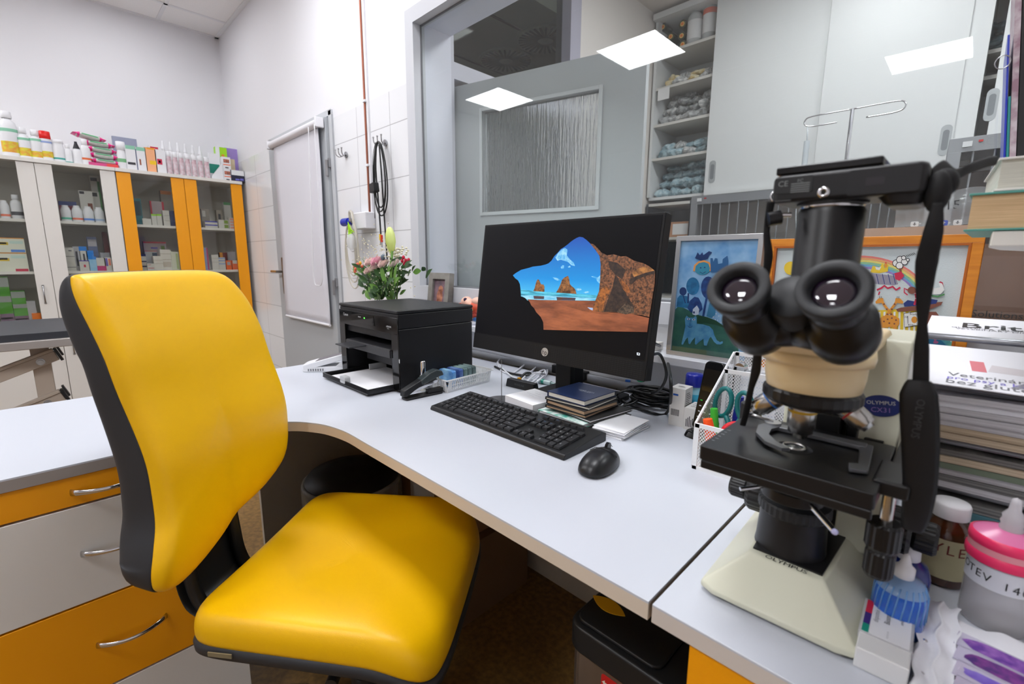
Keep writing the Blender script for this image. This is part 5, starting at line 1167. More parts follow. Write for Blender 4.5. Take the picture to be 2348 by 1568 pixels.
# orange framed embroidery
PM = frame((-.172,1.205,LZ),(1,0,0),(0,.0,1)); O_ = Vector((-.172,1.215,LZ)); PL = T(*(-O_)) @ PM
t = thing('framed_embroidery', 'orange wood framed embroidery of giraffes and a rainbow behind the microscope', 'picture', tuple(O_))
ow_ = mat('orange_wood', (226,146,48), .4, rgb2=(206,124,36), vscale=8, stretch=(1,1,12)); ow2 = mat('orange_wood_dark', (180,96,28), .4)
pframe(t, -.178,.180,0,.303,.0155,.018, ow_, PL); pframe(t, -.1625,.1645,.0155,.2875,.0045,.014, ow2, PL, 'inner_moulding')
b = B(mat('picture_back')); b.b2(-.17,.17,.01,.29,-.016,-.010,None,PL); obj('backing', b, t)
pc = Pic(PM @ T(0,0,-.008), 1500, 500, 2.613, PL @ T(0,0,-.008))
pc.b.flat([(-.158,.020),(.160,.020),(.160,.283),(-.158,.283)], .0001, mat('canvas_white', (206,216,216), .85, bump=.5, bscale=500), pc.M)
for i, c in enumerate(((226,130,120),(230,170,110),(226,214,120),(140,190,150),(110,170,200),(150,130,190))):
    m = mat('rainbow_%d' % i, c, .85, bump=.4, bscale=600); R_ = 270-13*i
    pc.line([(1230+(R_+140)*math.cos(math.radians(a))*1.0, 500+(R_)*-math.sin(math.radians(a))) for a in range(100,8,-7)], 12, m)
blk_ = mat('thread_black', (30,30,36), .8); gy = mat('thread_lilac_grey', (150,146,160), .8); ye = mat('thread_yellow', (228,196,60), .8); orr = mat('thread_orange', (222,150,60), .8); red = mat('thread_red', (200,50,80), .8); wh = mat('thread_white', (232,232,228), .8); brn = mat('thread_brown', (130,80,66), .8); gn = mat('thread_green', (80,140,84), .8); pk = mat('thread_pink', (226,170,170), .8); sea = mat('thread_sea', (110,180,150), .8, rgb2=(50,120,150), vscale=60); nav = mat('thread_navy', (44,60,120), .8)
pc.poly([(1215,335),(1300,330),(1440,345),(1462,395),(1440,402),(1300,392),(1210,388)], gy)
for x in (1240,1272,1306,1340,1375,1410,1440): pc.line([(x-8,335),(x+6,395)],4,nav)
pc.poly([(1295,325),(1310,285),(1350,295),(1370,268),(1380,300),(1405,275),(1400,320),(1350,330)], ye); pc.poly([(1325,292),(1345,296),(1362,290),(1350,312),(1330,308)], wh); pc.ell(1388,283,10,14,orr); pc.poly([(1380,268),(1390,262),(1396,272)],red)
for (x,y,r_) in ((1450,270,20),(1475,250,22),(1500,262,18),(1470,285,20),(1495,238,12),(1520,250,9)): pc.ell(x,y,r_+3,r_+2,blk_); pc.ell(x,y,r_-1,r_-2,wh)
for i in range(7): pc.line([(1500+9*i,225-3*i),(1512+9*i,235-3*i)],3,blk_)
pc.line([(1475,300),(1478,330),(1470,345)],14,brn); pc.poly([(1440,330),(1480,320),(1500,345),(1470,375),(1445,365)], red)
pc.line([(1335,430),(1360,420),(1380,405),(1400,420),(1430,410),(1450,430),(1475,415)],11,red); pc.line([(1345,460),(1352,440)],8,red)
pc.poly([(1215,400),(1300,405),(1310,520),(1280,560),(1215,560)], pk); pc.line([(1300,405),(1312,470),(1300,530)],8,brn)
pc.poly([(1215,560),(1450,545),(1640,540),(1620,720),(1215,740)], ye)
for x in range(1225,1640,30): pc.poly([(x,562),(x+12,560),(x+8,728),(x-4,728)], wh)
def giraffe(x, s):
    pc.poly([(x,600),(x+s*50,580),(x+s*100,585),(x+s*115,610),(x+s*105,650),(x+s*108,720),(x+s*98,722),(x+s*88,655),(x+s*40,650),(x+s*30,722),(x+s*20,722),(x+s*14,650),(x,635)], orr)
    pc.line([(x+s*90,600),(x+s*60,560),(x+s*30,520),(x+s*12,490)],15,orr); pc.poly([(x+s*22,478),(x+s*-4,480),(x+s*-24,500),(x+s*-20,512),(x+s*10,508),(x+s*26,496)], orr)
    for q in ((20,610),(45,598),(70,605),(92,618),(60,628),(30,632),(72,575),(45,545),(28,515)): pc.ell(x+s*q[0],q[1],6,5,brn,8)
    for q in (4,14): pc.line([(x+s*q,480),(x+s*(q-2),468)],3,blk_)
pc.poly([(745,640),(860,560),(980,600),(1100,560),(1215,600),(1215,745),(745,745)], gn); pc.poly([(745,690),(900,670),(1100,700),(1215,690),(1215,760),(745,770)], sea); pc.line([(880,600),(884,480)],12,brn); pc.ell(884,450,46,50,gn); pc.line([(1010,600),(1012,520)],10,brn); pc.ell(1012,495,34,38,mat('thread_olive',(120,150,70),.8)); pc.ell(820,300,40,40,ye); pc.poly([(1080,600),(1110,560),(1180,560),(1200,600),(1180,640),(1100,640)], gy); pc.ell(1085,575,18,20,gy)
giraffe(1350, 1); giraffe(1470, -1)
pc.poly([(1497,570),(1580,560),(1590,640),(1500,652)], wh); pc.line([(1497,570),(1580,560),(1590,640),(1500,652),(1497,570)],3,blk_); pc.ell(1560,608,18,20,orr); pc.line([(1520,585),(1522,632)],3,blk_)
tM = PL @ T(0,0,-.0075+pc.z)
def tx(s_, x, y, h): px_, py_ = pc.p(x, y); pc.b.text(s_, h, PL @ T(px_, py_, -.008+pc.z+.00005), blk_)
tx('Scale', 1555, 575, .006); tx('10', 1510, 592, .0055); tx('410m', 1545, 640, .0055)
pc.poly([(1450,545),(1480,535),(1620,520),(1680,505),(1730,500),(1720,520),(1640,550),(1460,560)], brn)
pc.poly([(1495,510),(1520,490),(1570,500),(1640,480),(1700,490),(1690,512),(1560,525),(1500,530)], nav); pc.line([(1565,440),(1572,480),(1560,520)],13,red); pc.line([(1560,450),(1578,452)],4,wh); pc.line([(1560,480),(1578,482)],4,wh)
pc.ell(1545,432,26,22,brn); pc.line([(1520,430),(1500,420),(1500,445),(1520,460)],8,red); pc.line([(1570,430),(1580,450)],8,red)
pc.poly([(1660,400),(1680,420),(1710,415),(1725,390),(1740,430),(1715,455),(1670,455),(1655,425)], wh); pc.poly([(1655,400),(1672,420),(1665,440)],orr); pc.ell(1720,395,14,14,wh); pc.poly([(1705,385),(1715,378),(1730,385),(1735,410),(1740,415),(1725,390)], red); pc.line([(1650,462),(1700,470),(1740,455)],9,gn)
pc.poly([(1630,560),(1690,560),(1720,600),(1690,640),(1640,700),(1610,720),(1620,620)], brn)
pc.poly([(1640,660),(1700,640),(1740,600),(1810,625),(1800,700),(1785,772),(1620,772),(1610,720)], sea); pc.poly([(1620,720),(1680,690),(1730,740),(1760,772),(1600,772)], mat('thread_deep_sea',(30,96,130),.8)); pc.line([(1640,660),(1700,650),(1760,690),(1780,740)],5,wh)
pc.ell(1688,742,16,8,mat('thread_mauve',(150,80,120),.8)); pc.ell(1685,728,8,8,mat('thread_mauve'))
for x,y in ((1700,610),(1760,625),(1790,628)): pc.line([(x,y),(x+14,y+10),(x+26,y-2)],3,blk_)
pc.poly([(1300,722),(1590,712),(1590,760),(1300,765)], mat('thread_stone',(150,140,140),.8)); pc.line([(1300,722),(1590,712)],12,brn)
obj('embroidery', pc.b, t)
# small grey photo frame near the window corner
PM = frame(at(977,690,Y=1.215)+Vector((0,0,-.062)),(1,.06,0),(.03,.12,1)); O_ = Vector((-1.70,1.235,LZ)); PL = T(*(-O_)) @ PM
t = thing('photo_frame', 'small grey photo frame standing on the ledge behind the printer', 'photo frame', tuple(O_))
PM0 = PM; gfm = mat('grey_wood_frame', (148,144,138), .6, rgb2=(134,130,124), vscale=30)
x1_ = onplane(PM)(1030,640)[0]; y1_ = onplane(PM)(1000,625)[1]
pframe(t, 0, x1_, 0, y1_, x1_*.20, .028, gfm, PL)
b = B(mat('photo_sky', (150,120,130), .5, rgb2=(120,100,110), vscale=30)); b.b2(x1_*.19,x1_*.81,x1_*.19,y1_-x1_*.19,-.016,-.012,None,PL)
dg2 = mat('photo_dog', (206,140,110), .6, rgb2=(160,100,80), vscale=60); MX = PL @ T(x1_*.5,y1_*.5,-.0115)
for cx_,cy_,rx_2,ry_2 in ((0,-.01,.020,.034),(.004,.022,.016,.018),(-.008,-.038,.014,.02)): b.flat([(cx_+rx_2*math.cos(a),cy_+ry_2*math.sin(a)) for a in [2*math.pi*i/20 for i in range(20)]], .0002, dg2, MX)
obj('photo', b, t)
# heart model
c = at(1078,672,Y=1.20); hc = Vector((c.x+.0, 1.20, .958)); t = thing('organ_model', 'red and pink anatomical organ model on a white stand behind the monitor', 'anatomical model', (hc.x, hc.y, LZ))
hr = mat('organ_red', (218,70,40), .35, rgb2=(236,110,84), vscale=16); hp = mat('organ_pink', (240,190,170), .35); hy = mat('organ_cream', (226,210,140), .4); hk = mat('organ_vein', (40,20,60), .3)
b = B(hr); b.sph((-.035,0,.052),(.040,.035,.030),M=RY(20)); b.sph((.015,0,.052),(.048,.038,.034),M=RY(-12)); b.sph((.05,.0,.07),(.035,.034,.03)); obj('body', b, t)
b = B(hp); b.sph((-.018,-.003,.086),(.024,.024,.022)); b.sph((.012,-.01,.082),(.03,.022,.018),M=RY(25)); b.sph((.055,-.005,.092),(.032,.024,.018)); obj('lobe', b, t)
b = B(hy)
for (x,z_,s_2) in ((-.045,.060,1),(-.042,.036,1),(.03,.066,1.3),(.03,.032,1.2)):
    b.tube(spline([(x-.012*s_2,-.036,z_),(x-.002,-.040,z_+.008*s_2),(x+.010*s_2,-.037,z_+.004),(x+.004,-.038,z_-.006*s_2),(x+.018*s_2,-.034,z_-.004)],5),.0035*s_2,n=6)
obj('cut_face', b, t)
b = B(hk); b.tube(spline([(-.022,-.034,.072),(-.014,-.038,.05),(-.008,-.036,.03)],4),.0022,n=6); b.tube(spline([(-.018,-.035,.062),(.005,-.039,.060),(.04,-.037,.074)],4),.0012,n=6); b.sph((-.004,-.022,.097),(.008,.007,.008)); b.tube(spline([(-.01,-.037,.026),(.02,-.039,.040),(.06,-.034,.05)],4),.001,n=6); obj('vessel', b, t)
b = B(white_plain); b.lathe([(0,0),(.055,0),(.055,.012),(.02,.018),(.016,.03),(0,.03)],n=32); obj('stand', b, t)
# white boxes on the ledge right of the monitor
p = at(1528,795,Z=LZ); b = B(white_lam); b.b2(-.075,.0,-.045,.045,0,.022); one('box', 'flat white box lying on the ledge left of the blue picture', 'box', b, (p.x+.012,1.20,LZ), 0, bevel=.001)
b = B(mat('bluish_foil', (150,190,235), .3)); b.b2(-.06,.06,-.02,.02,0,.03); b.b2(-.058,.058,-.0205,-.02,.018,.028,mat('blue_strip',(60,130,220),.4)); one('box', 'pale blue carton on the ledge between the printer and the monitor', 'box', b, (-1.36,1.205,LZ))
# ================================================================ RIGHT WORKTOP
# paper tray with magazines, leaflets on top
TX, TY = -.045, .83
t = thing('letter_tray', 'three tier wire letter tray full of papers right of the microscope', 'letter tray', (TX, TY, DZ))
wire = mat('tray_wire', (150,152,158), .3, .8)
TWd, TDp = .34, .31
for z_ in (.015, .085, .150, .222):
    b = B(wire)
    b.tube([(0,0,z_),(TWd,0,z_),(TWd,TDp,z_),(0,TDp,z_)], .004, n=8, closed=True, smooth=False)
    if z_ < .2:
        for i in range(10): b.cyl((.02+.033*i,0,z_),(.02+.033*i,TDp,z_),.0012,n=6,cap=False)
        b.tube([(0,.0,z_+.012),(TWd,.0,z_+.012)], .0016, n=6)
    obj('tier', b, t)
for x,y in ((0,0),(TWd,0),(0,TDp),(TWd,TDp)):
    b = B(wire); b.cyl((x,y,0),(x,y,.222),.004,n=8); obj('post', b, t)
def paperstack(label, z0_, z1_, n, cols, seed, curl=.0, name='magazine', x0_=.015, dx=.315, grp='papers in the letter tray', y0_=-.012):
    random.seed(seed); h = (z1_-z0_)/n
    for i in range(n):
        m = cols[i % len(cols)]; b = B(m); w_ = dx+random.uniform(-.02,.0); d_ = .27; ox = random.uniform(-.005,.005); oy = random.uniform(-.004,.004)
        b.grid(lambda u, v: ((u*w_), (v*d_), curl*(1-abs(2*u-1)**2)*i/n), 12, 2); b.grid(lambda u, v: ((u*w_), ((1-v)*d_), -h*.96+curl*(1-abs(2*u-1)**2)*i/n), 12, 2)
        for vv in (0, 1): b.grid(lambda u, v: (u*w_, vv*d_, -h*.96*(v if vv else 1-v)+curl*(1-abs(2*u-1)**2)*i/n), 12, 1)
        for uu in (0, 1): b.add([(uu*w_,0,0),(uu*w_,d_,0),(uu*w_,d_,-h*.96),(uu*w_,0,-h*.96)], [(0,1,2,3)])
        pos = ('bottom','lowest but one','lower middle','middle','upper middle','topmost but one','top')[min(6, int(i/n*7))] if n > 7 else ('bottom','second','third','fourth','fifth','sixth','seventh')[i]
        one(name, label % pos, 'magazine' if name == 'magazine' else 'papers', b, (TX+x0_+ox, TY+oy+y0_+.0, DZ+z0_+h*(i+1)), 0, grp)
g1 = mat('page_edge_grey', (204,202,206), .7, rgb2=(172,170,174), vscale=300, stretch=(.02,.02,6)); g2_ = mat('page_edge_cream', (206,190,164), .7, rgb2=(168,150,128), vscale=300, stretch=(.02,.02,6)); g3 = mat('page_edge_dark', (140,138,136), .6, rgb2=(70,70,70), vscale=300, stretch=(.02,.02,6)); g4 = mat('page_white', (214,214,220), .6); g5 = mat('page_green', (110,122,104), .6)
paperstack('glossy magazine in the top tier of the letter tray, %s of its pile', .157, .214, 7, [g2_,g2_,g1,g1,g1,g4,g1], 2, .004)
paperstack('magazine in the middle tier of the letter tray, %s of its pile', .090, .140, 6, [g1,g3,g1,g5,g2_,g3], 4, .004)
paperstack('dark magazine in the bottom tier of the letter tray, %s of its pile', .020, .074, 5, [g1,g3,g1,mat('page_teal',(70,110,120),.5),g3], 5, .002)
b = B(mat('clear_folder', (176,174,190), .12, alpha=.75, coat=.5)); b.grid(lambda u, v: (u*.31, v*.27, .012*math.sin(u*3.1)+.003*math.sin(u*23+v*5)), 30, 6); one('plastic_sleeve', 'shiny clear plastic sleeve bulging on top of the grey magazines', 'plastic sleeve', b, (TX+.014, TY-.014, DZ+.2275), 0)
# leaflets
leaf = mat('leaflet_white', (236,236,242), .45)
def leaflet(label, y0_, y1_, z0_, z1_, deco, zr=-.5):
    b = B(leaf); d = y1_-y0_; sl = math.atan2(z1_-z0_, d); M = Matrix.Rotation(sl, 4, 'X'); W_ = .335; L_ = math.hypot(d, z1_-z0_)
    b.b2(0, W_, 0, L_, -.0012, 0, None, M); deco(b, M, W_, L_)
    return one('leaflet', label, 'leaflet', b, (TX+.0, TY+y0_, DZ+z0_), zr)
dkt = mat('print_black', (26,26,30), .5); gt = mat('print_grey', (120,120,126), .5); vio = mat('print_violet', (120,108,200), .5); pkp = mat('print_pink', (214,120,130), .5)
def deco1(b, M, W_, L_):
    b.text('Veterin\u00e1rn\u00ed dieta', 1, M @ T(.10,.040,.0004), gt, fit=.125); b.text('pro psy a ko\u010dky', 1, M @ T(.085,.027,.0004), vio, fit=.095); b.text('bez glutenu', 1, M @ T(.085,.014,.0004), gt, fit=.095)
    for i, (x, m) in enumerate(((.06,pkp),(.125,pkp),(.145,vio),(.20,pkp),(.23,vio))): b.prism([(x,.062),(x+.014,.062),(x+.010,.10),(x-.004,.10)],0,.0004,m,M)
    b.prism([(.075,.066),(.12,.062),(.12,.085),(.078,.092)],0,.0003,mat('print_pale',(214,208,212),.5),M)
def deco2(b, M, W_, L_):
    b.text('Brit', 1, M @ T(.075,.085,.0004), dkt, fit=.068, bold=True); b.text('VETERINARY DIET', 1, M @ T(.078,.060,.0004), gt, fit=.085); b.text('GLUTEN & GRAIN FREE', 1, M @ T(.085,.068,.0004), gt, fit=.11)
    b.prism([(.16,.01),(.18,.01),(.18,.03),(.16,.03)],0,.0003,vio,M); b.text('Brit', 1, M @ T(.21,.022,.0004), dkt, fit=.04)
leaflet('white leaflet with coloured shelves and grey text at the front of the letter tray', -.03, .125, .232, .262, deco1)
leaflet('white leaflet headed Brit lying behind the other leaflet on the letter tray', .155, .30, .272, .292, deco2)
b = B(wire); b.tube([(-.01,.0,0),(.335,.0,0)], .005, n=8); one('tray_rail', 'grey metal rail lying between the two white leaflets', 'rail', b, (TX, TY+.14, DZ+.273))
# bottles
t = thing('reagent_bottle', 'brown glass bottle with white cap and handwritten label right of the microscope', 'bottle', (.017,.742,DZ))
amber = mat('amber_glass', (70,34,12), .08, coat=.6)
b = B(amber); b.lathe([(0,0),(.0225,0),(.0245,.003),(.0245,.066),(.021,.077),(.0145,.083),(.0135,.088)], n=36); obj('body', b, t)
b = B(mat('masking_label', (196,188,150), .6)); b.lathe([(.0249,.012),(.0249,.062)], n=40, a0=150, a1=330, m=None)
def wraptext(b, s_, R_, z_, a0, step, h, m):
    for i, ch in enumerate(s_):
        a = math.radians(a0+step*i); b.text(ch, h, frame((R_*math.cos(a),R_*math.sin(a),z_-.0012*i),(-math.sin(a),math.cos(a),0),(0,0,1)), m)
wraptext(b, 'XYLE', .0253, .052, 232, 25, .017, mat('marker_brown',(110,30,24),.6)); obj('label', b, t)
def ribcap(b, r, z0_, z1_, N=40, m=None):
    b.grid(lambda u, v: ((lambda q, a: (q[0]*math.cos(a)*(1+(.02 if (int(round(u*N*2))%2 and q[2]) else 0)), q[0]*math.sin(a)*(1+(.02 if (int(round(u*N*2))%2 and q[2]) else 0)), q[1]))([(r,z0_,0),(r,z0_+.002,1),(r,z1_-.003,1),(r*.93,z1_,0),(0.0001,z1_,0)][int(round(v*4))], 2*math.pi*u)), N*2, 4, cu=True, m=m)
b = B(white_plain); ribcap(b, .0175, .084, .102); obj('cap', b, t)
t = thing('squeeze_bottle', 'clear squeeze bottle with a pink lid and handwritten label at the right edge', 'bottle', (.0625,.688,DZ))
clr = mat('cloudy_plastic', (216,214,216), .2, alpha=.55); pkl = mat('pink_lid', (240,52,104), .35); pkc = mat('pink_clear', (236,130,180), .25, alpha=.85)
b = B(clr); b.lathe([(0,0),(.026,0),(.028,.003),(.028,.080)], n=40); obj('body', b, t)
b = B(mat('handwritten_label', (226,228,234), .5)); b.lathe([(.0284,.048),(.0284,.072)], n=40)
wraptext(b, 'OTEV 140N', .0288, .063, 200, 15, .012, mat('marker_black',(30,30,34),.6)); obj('label', b, t)
b = B(pkl); ribcap(b, .031, .074, .086); b.lathe([(.0305,.092),(.031,.095),(.0305,.101),(.028,.1025)], n=40); obj('lid', b, t)
b = B(pkc); b.lathe([(.0302,.085),(.0302,.093)], mat('pink_pale',(244,160,170),.4), n=40); b.lathe([(.029,.1015),(.014,.108),(.009,.109)], n=40); obj('lid_top', b, t)
b = B(mat('clear_nozzle', (226,224,230), .15, alpha=.7)); b.lathe([(.009,.107),(.0095,.112),(.0085,.114),(.0095,.118),(.0082,.121),(.0088,.125),(.005,.131),(.0045,.138),(.0035,.143),(.0,.145)], n=24); obj('nozzle', b, t)
t = thing('dropper_bottle', 'blue dropper bottle with white tip behind the slide box', 'bottle', (-.012,.600,DZ))
b = B(mat('blue_liquid', (28,96,196), .12, coat=.5)); b.lathe([(0,0),(.021,0),(.0225,.003),(.0225,.042),(.0215,.048)], n=36); b.lathe([(.0215,.048),(.017,.058),(.008,.062)], mat('cloudy_blue', (130,160,200), .2), n=36)
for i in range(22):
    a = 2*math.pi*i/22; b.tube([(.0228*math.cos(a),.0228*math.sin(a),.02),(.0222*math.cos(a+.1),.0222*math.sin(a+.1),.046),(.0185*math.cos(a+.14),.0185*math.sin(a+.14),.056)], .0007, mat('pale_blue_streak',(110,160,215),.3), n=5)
obj('body', b, t)
b = B(white_plain); b.lathe([(.008,.060),(.0088,.062),(.0088,.072),(.0055,.075),(.0035,.082),(.0022,.086),(0,.087)], n=24); obj('tip', b, t)
t = thing('dropper_bottle', 'dark blue bottle with a white cap standing behind the blue dropper bottle', 'bottle', (-.012,.652,DZ))
b = B(mat('navy_glass', (20,36,120), .1, coat=.5)); b.lathe([(0,0),(.021,0),(.022,.003),(.022,.040),(.018,.052),(.009,.058)], n=32); obj('body', b, t)
b = B(white_plain); b.lathe([(.0095,.056),(.011,.058),(.0105,.070),(.006,.074),(.0,.075)], n=24); obj('cap', b, t)
# slide box
t = thing('slide_box', 'small white box of microscope slides with a red purple and green label', 'slide box', (-.017,.555,DZ), 2)
b = B(mat('frosted_box', (218,218,218), .3)); b.b2(-.020,.020,-.045,.040,0,.022); obj('body', b, t, .0015)
b = B(mat('clear_box_lid', (214,214,218), .15, alpha=.6)); b.b2(-.021,.021,-.020,.041,.004,.0235); obj('lid', b, t, .001)
b = B(mat('label_white', (226,226,230), .4)); zt = .0238; b.prism([(-.0185,-.0195),(.0185,-.0195),(.0185,.038),(-.0185,.038)], zt, zt+.0003)
for m_, y0_, y1_ in ((mat('label_red',(206,40,70),.4),.014,.038),(mat('label_purple',(60,40,120),.4),-.006,.014),(mat('label_green',(20,140,120),.4),-.0195,-.006)): b.prism([(-.0185,y0_),(-.013,y0_),(-.013,y1_),(-.0185,y1_)], zt+.0003, zt+.0005, m_)
LT = T(0,0,zt+.0006) @ RZ(90)
b.text('Biosnap', 1, LT @ T(.017,.0,0), dkt, fit=.02); b.text('dispomix', 1, LT @ T(.014,.009,0), gt, fit=.022); b.text('omnitest', 1, LT @ T(.022,-.011,0), dkt, fit=.014)
for i in range(14): b.text('-', .006, T(.0015,-.015+.0008*i,zt+.0006), gt) if i % 3 == 0 else None
obj('label', b, t)
for k, y in enumerate((.030, -.022)):
    b = B(chrome); b.sph((0,0,.006),(.005,.005,.006)); one('push_pin', ('small clear stopper beside the slide box near the blue bottle','small clear stopper beside the front corner of the slide box')[k], 'stopper', b, (.012,.553+y,DZ))
# tissue and stained slides
tis = mat('tissue_white', (226,226,232), .8, bump=.4, bscale=150)
def tissue(label, x0_, x1_, y0_, y1_, z_, seed, rz=0):
    random.seed(seed); ph = [random.uniform(0,6) for _ in range(6)]
    b = B(tis); b.grid(lambda u, v: (x0_+(x1_-x0_)*u+.002*math.sin(v*20+ph[0]), y0_+(y1_-y0_)*v+.002*math.sin(u*16+ph[1]), z_+.0014*math.sin(u*11+ph[2]+v*3)+.0008*math.sin(v*21+ph[3])+.0022*math.exp(-((u-.5)/.06)**2)), 34, 40)
    return one('tissue', label, 'tissue', b, (0,0,0), 0)
tissue('folded white tissue under the stained slides', .006,.125,.47,.655, DZ+.006, 1)
tissue('crumpled tissue strip between the slide box and the slides', .006,.036,.50,.66, DZ+.013, 2)
sl = mat('slide_glass', (206,200,222), .05, alpha=.72); 
for i in range(6):
    a0 = -8; y = .610-.024*i
    b = B(sl); b.b2(0,.076,-.0125,.0125,0,.001)
    random.seed(20+i); col_ = (mat('stain_purple',(92,44,140),.5,rgb2=(150,100,180),vscale=90), mat('stain_dark',(62,26,104),.5,rgb2=(120,50,130),vscale=120), mat('stain_violet',(104,76,178),.5,rgb2=(130,110,190),vscale=60), mat('stain_indigo',(50,44,150),.5,rgb2=(80,70,170),vscale=60), mat('stain_pale',(190,160,206),.5,rgb2=(140,100,180),vscale=50), mat('stain_violet'))[i]
    N = 22; cxs = .042; pts = []
    for k in range(N):
        a = 2*math.pi*k/N; q = 1+random.uniform(-.06,.06); pts.append((cxs-.002+.034*q*math.copysign(abs(math.cos(a))**.7,math.cos(a))*(1 if i != 3 else .6), (.0100 if i < 2 else .0072)*q*math.copysign(abs(math.sin(a))**.6,math.sin(a))+.0))
    b.flat(pts, .0012, col_)
    one('microscope_slide', 'stained glass slide on the tissue, '+('farthest of the row','second from the far end, darkest purple','third from the far end, plain violet smear','fourth from the far end, indigo oval smear','fifth from the far end, pale smear','nearest of the row')[i], 'microscope slide', b, (.034,y-.002,DZ+.0125), a0, 'stained slides on the tissue')
# books at upper right, on the end of a wall shelf
b = B(mat('shelf_white', (222,220,214), .5)); b.prism([(-.035+.0,0),(.3,0),(.3,.36),(.02,.36),(-.022,.22),(-.035,.08)], 0, .018); 
SHX = .045; SHY = .80; SHZ = 1.155
sh = thing('wall_shelf', 'white shelf end with rounded corner holding books at the right edge', 'shelf', (SHX,SHY,SHZ)); obj('board', b, sh, .002)
b = B(white_lam); b.b2(.26,.28,0,.36,-.405,0); obj('side', b, sh)
def bookx(label, z0_, z1_, x0_, cov, pg_, rz=0, y0_=-.0, dy=.20):
    t = thing('book', label, 'book', (SHX+x0_, SHY+y0_, z0_), rz, 'books piled on the shelf end'); h = z1_-z0_
    b = B(pg_); b.b2(.003,.22,.004,dy-.002,.0025,h-.0025); obj('pages', b, t)
    b = B(cov); b.b2(0,.225,0,dy,0,.0025); b.b2(0,.225,0,dy,h-.0025,h); obj('cover', b, t, .0006); return t
tc = mat('teal_cover', (84,150,140), .5); pgc = mat('old_pages', (216,186,146), .7, rgb2=(190,160,120), vscale=300, stretch=(.05,.05,5)); pgw = mat('pale_pages', (214,214,202), .7, rgb2=(190,190,180), vscale=300, stretch=(.05,.05,5))
zb_ = 1.1735
bookx('thick old book with teal cover lying on the shelf end', 1.1735, 1.218, -.06, tc, pgc, -2)
bookx('pale book with crumpled white cover on top of the thick teal book', 1.2185, 1.256, -.040, mat('crumpled_white',(222,220,216),.6,bump=.6,bscale=60), pgw, 3)
# binders standing at the very right
for i, (x, w_, m_, lab) in enumerate(((.014,.0022,mat('binder_blue',(30,50,170),.3),'thin blue plastic folder standing at the right edge above the books'),(.0168,.0026,mat('binder_teal',(40,130,130),.4),'teal magazine standing between the blue folder and the bundled brochures'),(.0200,.0065,mat('brochure_mauve',(140,110,124),.4,rgb2=(190,180,186),vscale=60),'mauve brochure standing behind the teal magazine'),(.0275,.040,mat('binder_black',(22,22,24),.5),'tall black binder standing at the upper right edge'))):
    zt_ = (1.455,1.37,1.66,1.68)[i]; b = B(m_); b.b2(x, x+w_, .0, .14, 0, zt_-1.1745)
    if i == 0: b.tube([Vector((x-.004+.008*math.cos(a)*-1,-.001,.245+.009*math.sin(a))) for a in [2*math.pi*k/16 for k in range(16)]], .0008, steel, n=5, closed=True)
    one('binder' if i == 3 else 'folder', lab, 'binder' if i == 3 else 'folder', b, (.008,1.012,1.176), 0, rot=(0,math.radians(-6),0))
# ================================================================ WALL BETWEEN DOOR AND WINDOW
copper = mat('copper_pipe', (158,96,76), .35, .6)
px_ = at(840,210,Y=WY).x
t = thing('copper_pipe', 'thin copper pipe running down the wall beside a white cable duct', 'pipe', (px_,WY-.012,0))
b = B(copper); b.cyl((0,0,1.335),(0,0,CZ),.0055); obj('pipe', b, t)
b = B(white_plain); b.b2(.010,.026,.002,.012,1.335,CZ); obj('duct', b, t)
for z_ in (1.93,1.62):
    b = B(white_plain); b.box((.004,.0,z_),(.026,.018,.012)); obj('clip', b, t, .002)
def hook(label, px, py):
    p = at(px,py,Y=WY); t = thing('wall_hook', label, 'hook', (p.x,WY,p.z)); b = B(steel); b.cyl((0,-.008,0),(0,0,0),.016)
    for s in (-1,0,1): b.tube(spline([(0,-.008,0),(s*.025,-.03,-.012),(s*.035,-.045,.0),(s*.038,-.047,.022)],5), .003, n=6); b.sph((s*.038,-.047,.024),(.005,.005,.005),n=10,k=6)
    obj('prongs', b, t); return p
hook('bare metal triple hook on the white tiles right of the door', 795,355)
hp_ = hook('metal triple hook carrying coiled black cables left of the window', 885,328)
hx_, hz_ = hp_.x, hp_.z; hy_ = WY-.045
def hang(name, label, pts, r, grp='cables hanging on the tiled wall', m=None):
    return cable(name, label, [(hx_+x, hy_+y, hz_+z_) for x,z_,y in pts], r, m, group=grp)
for k, (w_, h_) in enumerate(((.055,.33),(.048,.31),(.062,.35))):
    P = [( w_*math.sin(2*math.pi*i/14)*(1-.25*math.cos(2*math.pi*i/14)), -h_/2+h_/2*math.cos(2*math.pi*i/14), .003*k) for i in range(15)]
    hang('hanging_cable', ('inner loop of the black cable coil on the wall hook','middle loop of the black cable coil on the wall hook','outer loop of the black cable coil on the wall hook')[k], P, .0035)
q = at(868,560,Y=WY-.04)
hang('hanging_cable', 'black cable ending in red and yellow plugs under the wall hook', [(-.015,-.01,0),(-.03,-.12,0),(-.02,-.26,0),(-.012,-.36,0),(-.008,-.44,0)], .0042)
b = B(mat('plug_yellow',(230,190,40),.4)); b.cyl((-.006,0,-.03),(-.006,0,0),.006); b.cyl((.008,0,-.04),(.008,0,-.005),.006,mat('plug_red',(214,60,30),.4)); b.cyl((-.006,0,-.055),(-.006,0,-.03),.003,steel); b.cyl((.008,0,-.065),(.008,0,-.04),.003,steel)
one('audio_plugs', 'red and yellow plugs at the end of the hanging black cable', 'plug', b, (hx_-.008,hy_,hz_-.44))
hang('hanging_cable', 'longest straight black cable hanging from the hook behind the flowers', [(.012,-.01,0),(.022,-.15,0),(.032,-.35,0),(.045,-.58,.0)], .0038)
hang('hanging_cable', 'thin black wire on the left of the hanging coil', [(-.02,0,0),(-.05,-.06,0),(-.06,-.16,0),(-.055,-.28,0),(-.06,-.36,0)], .0015)
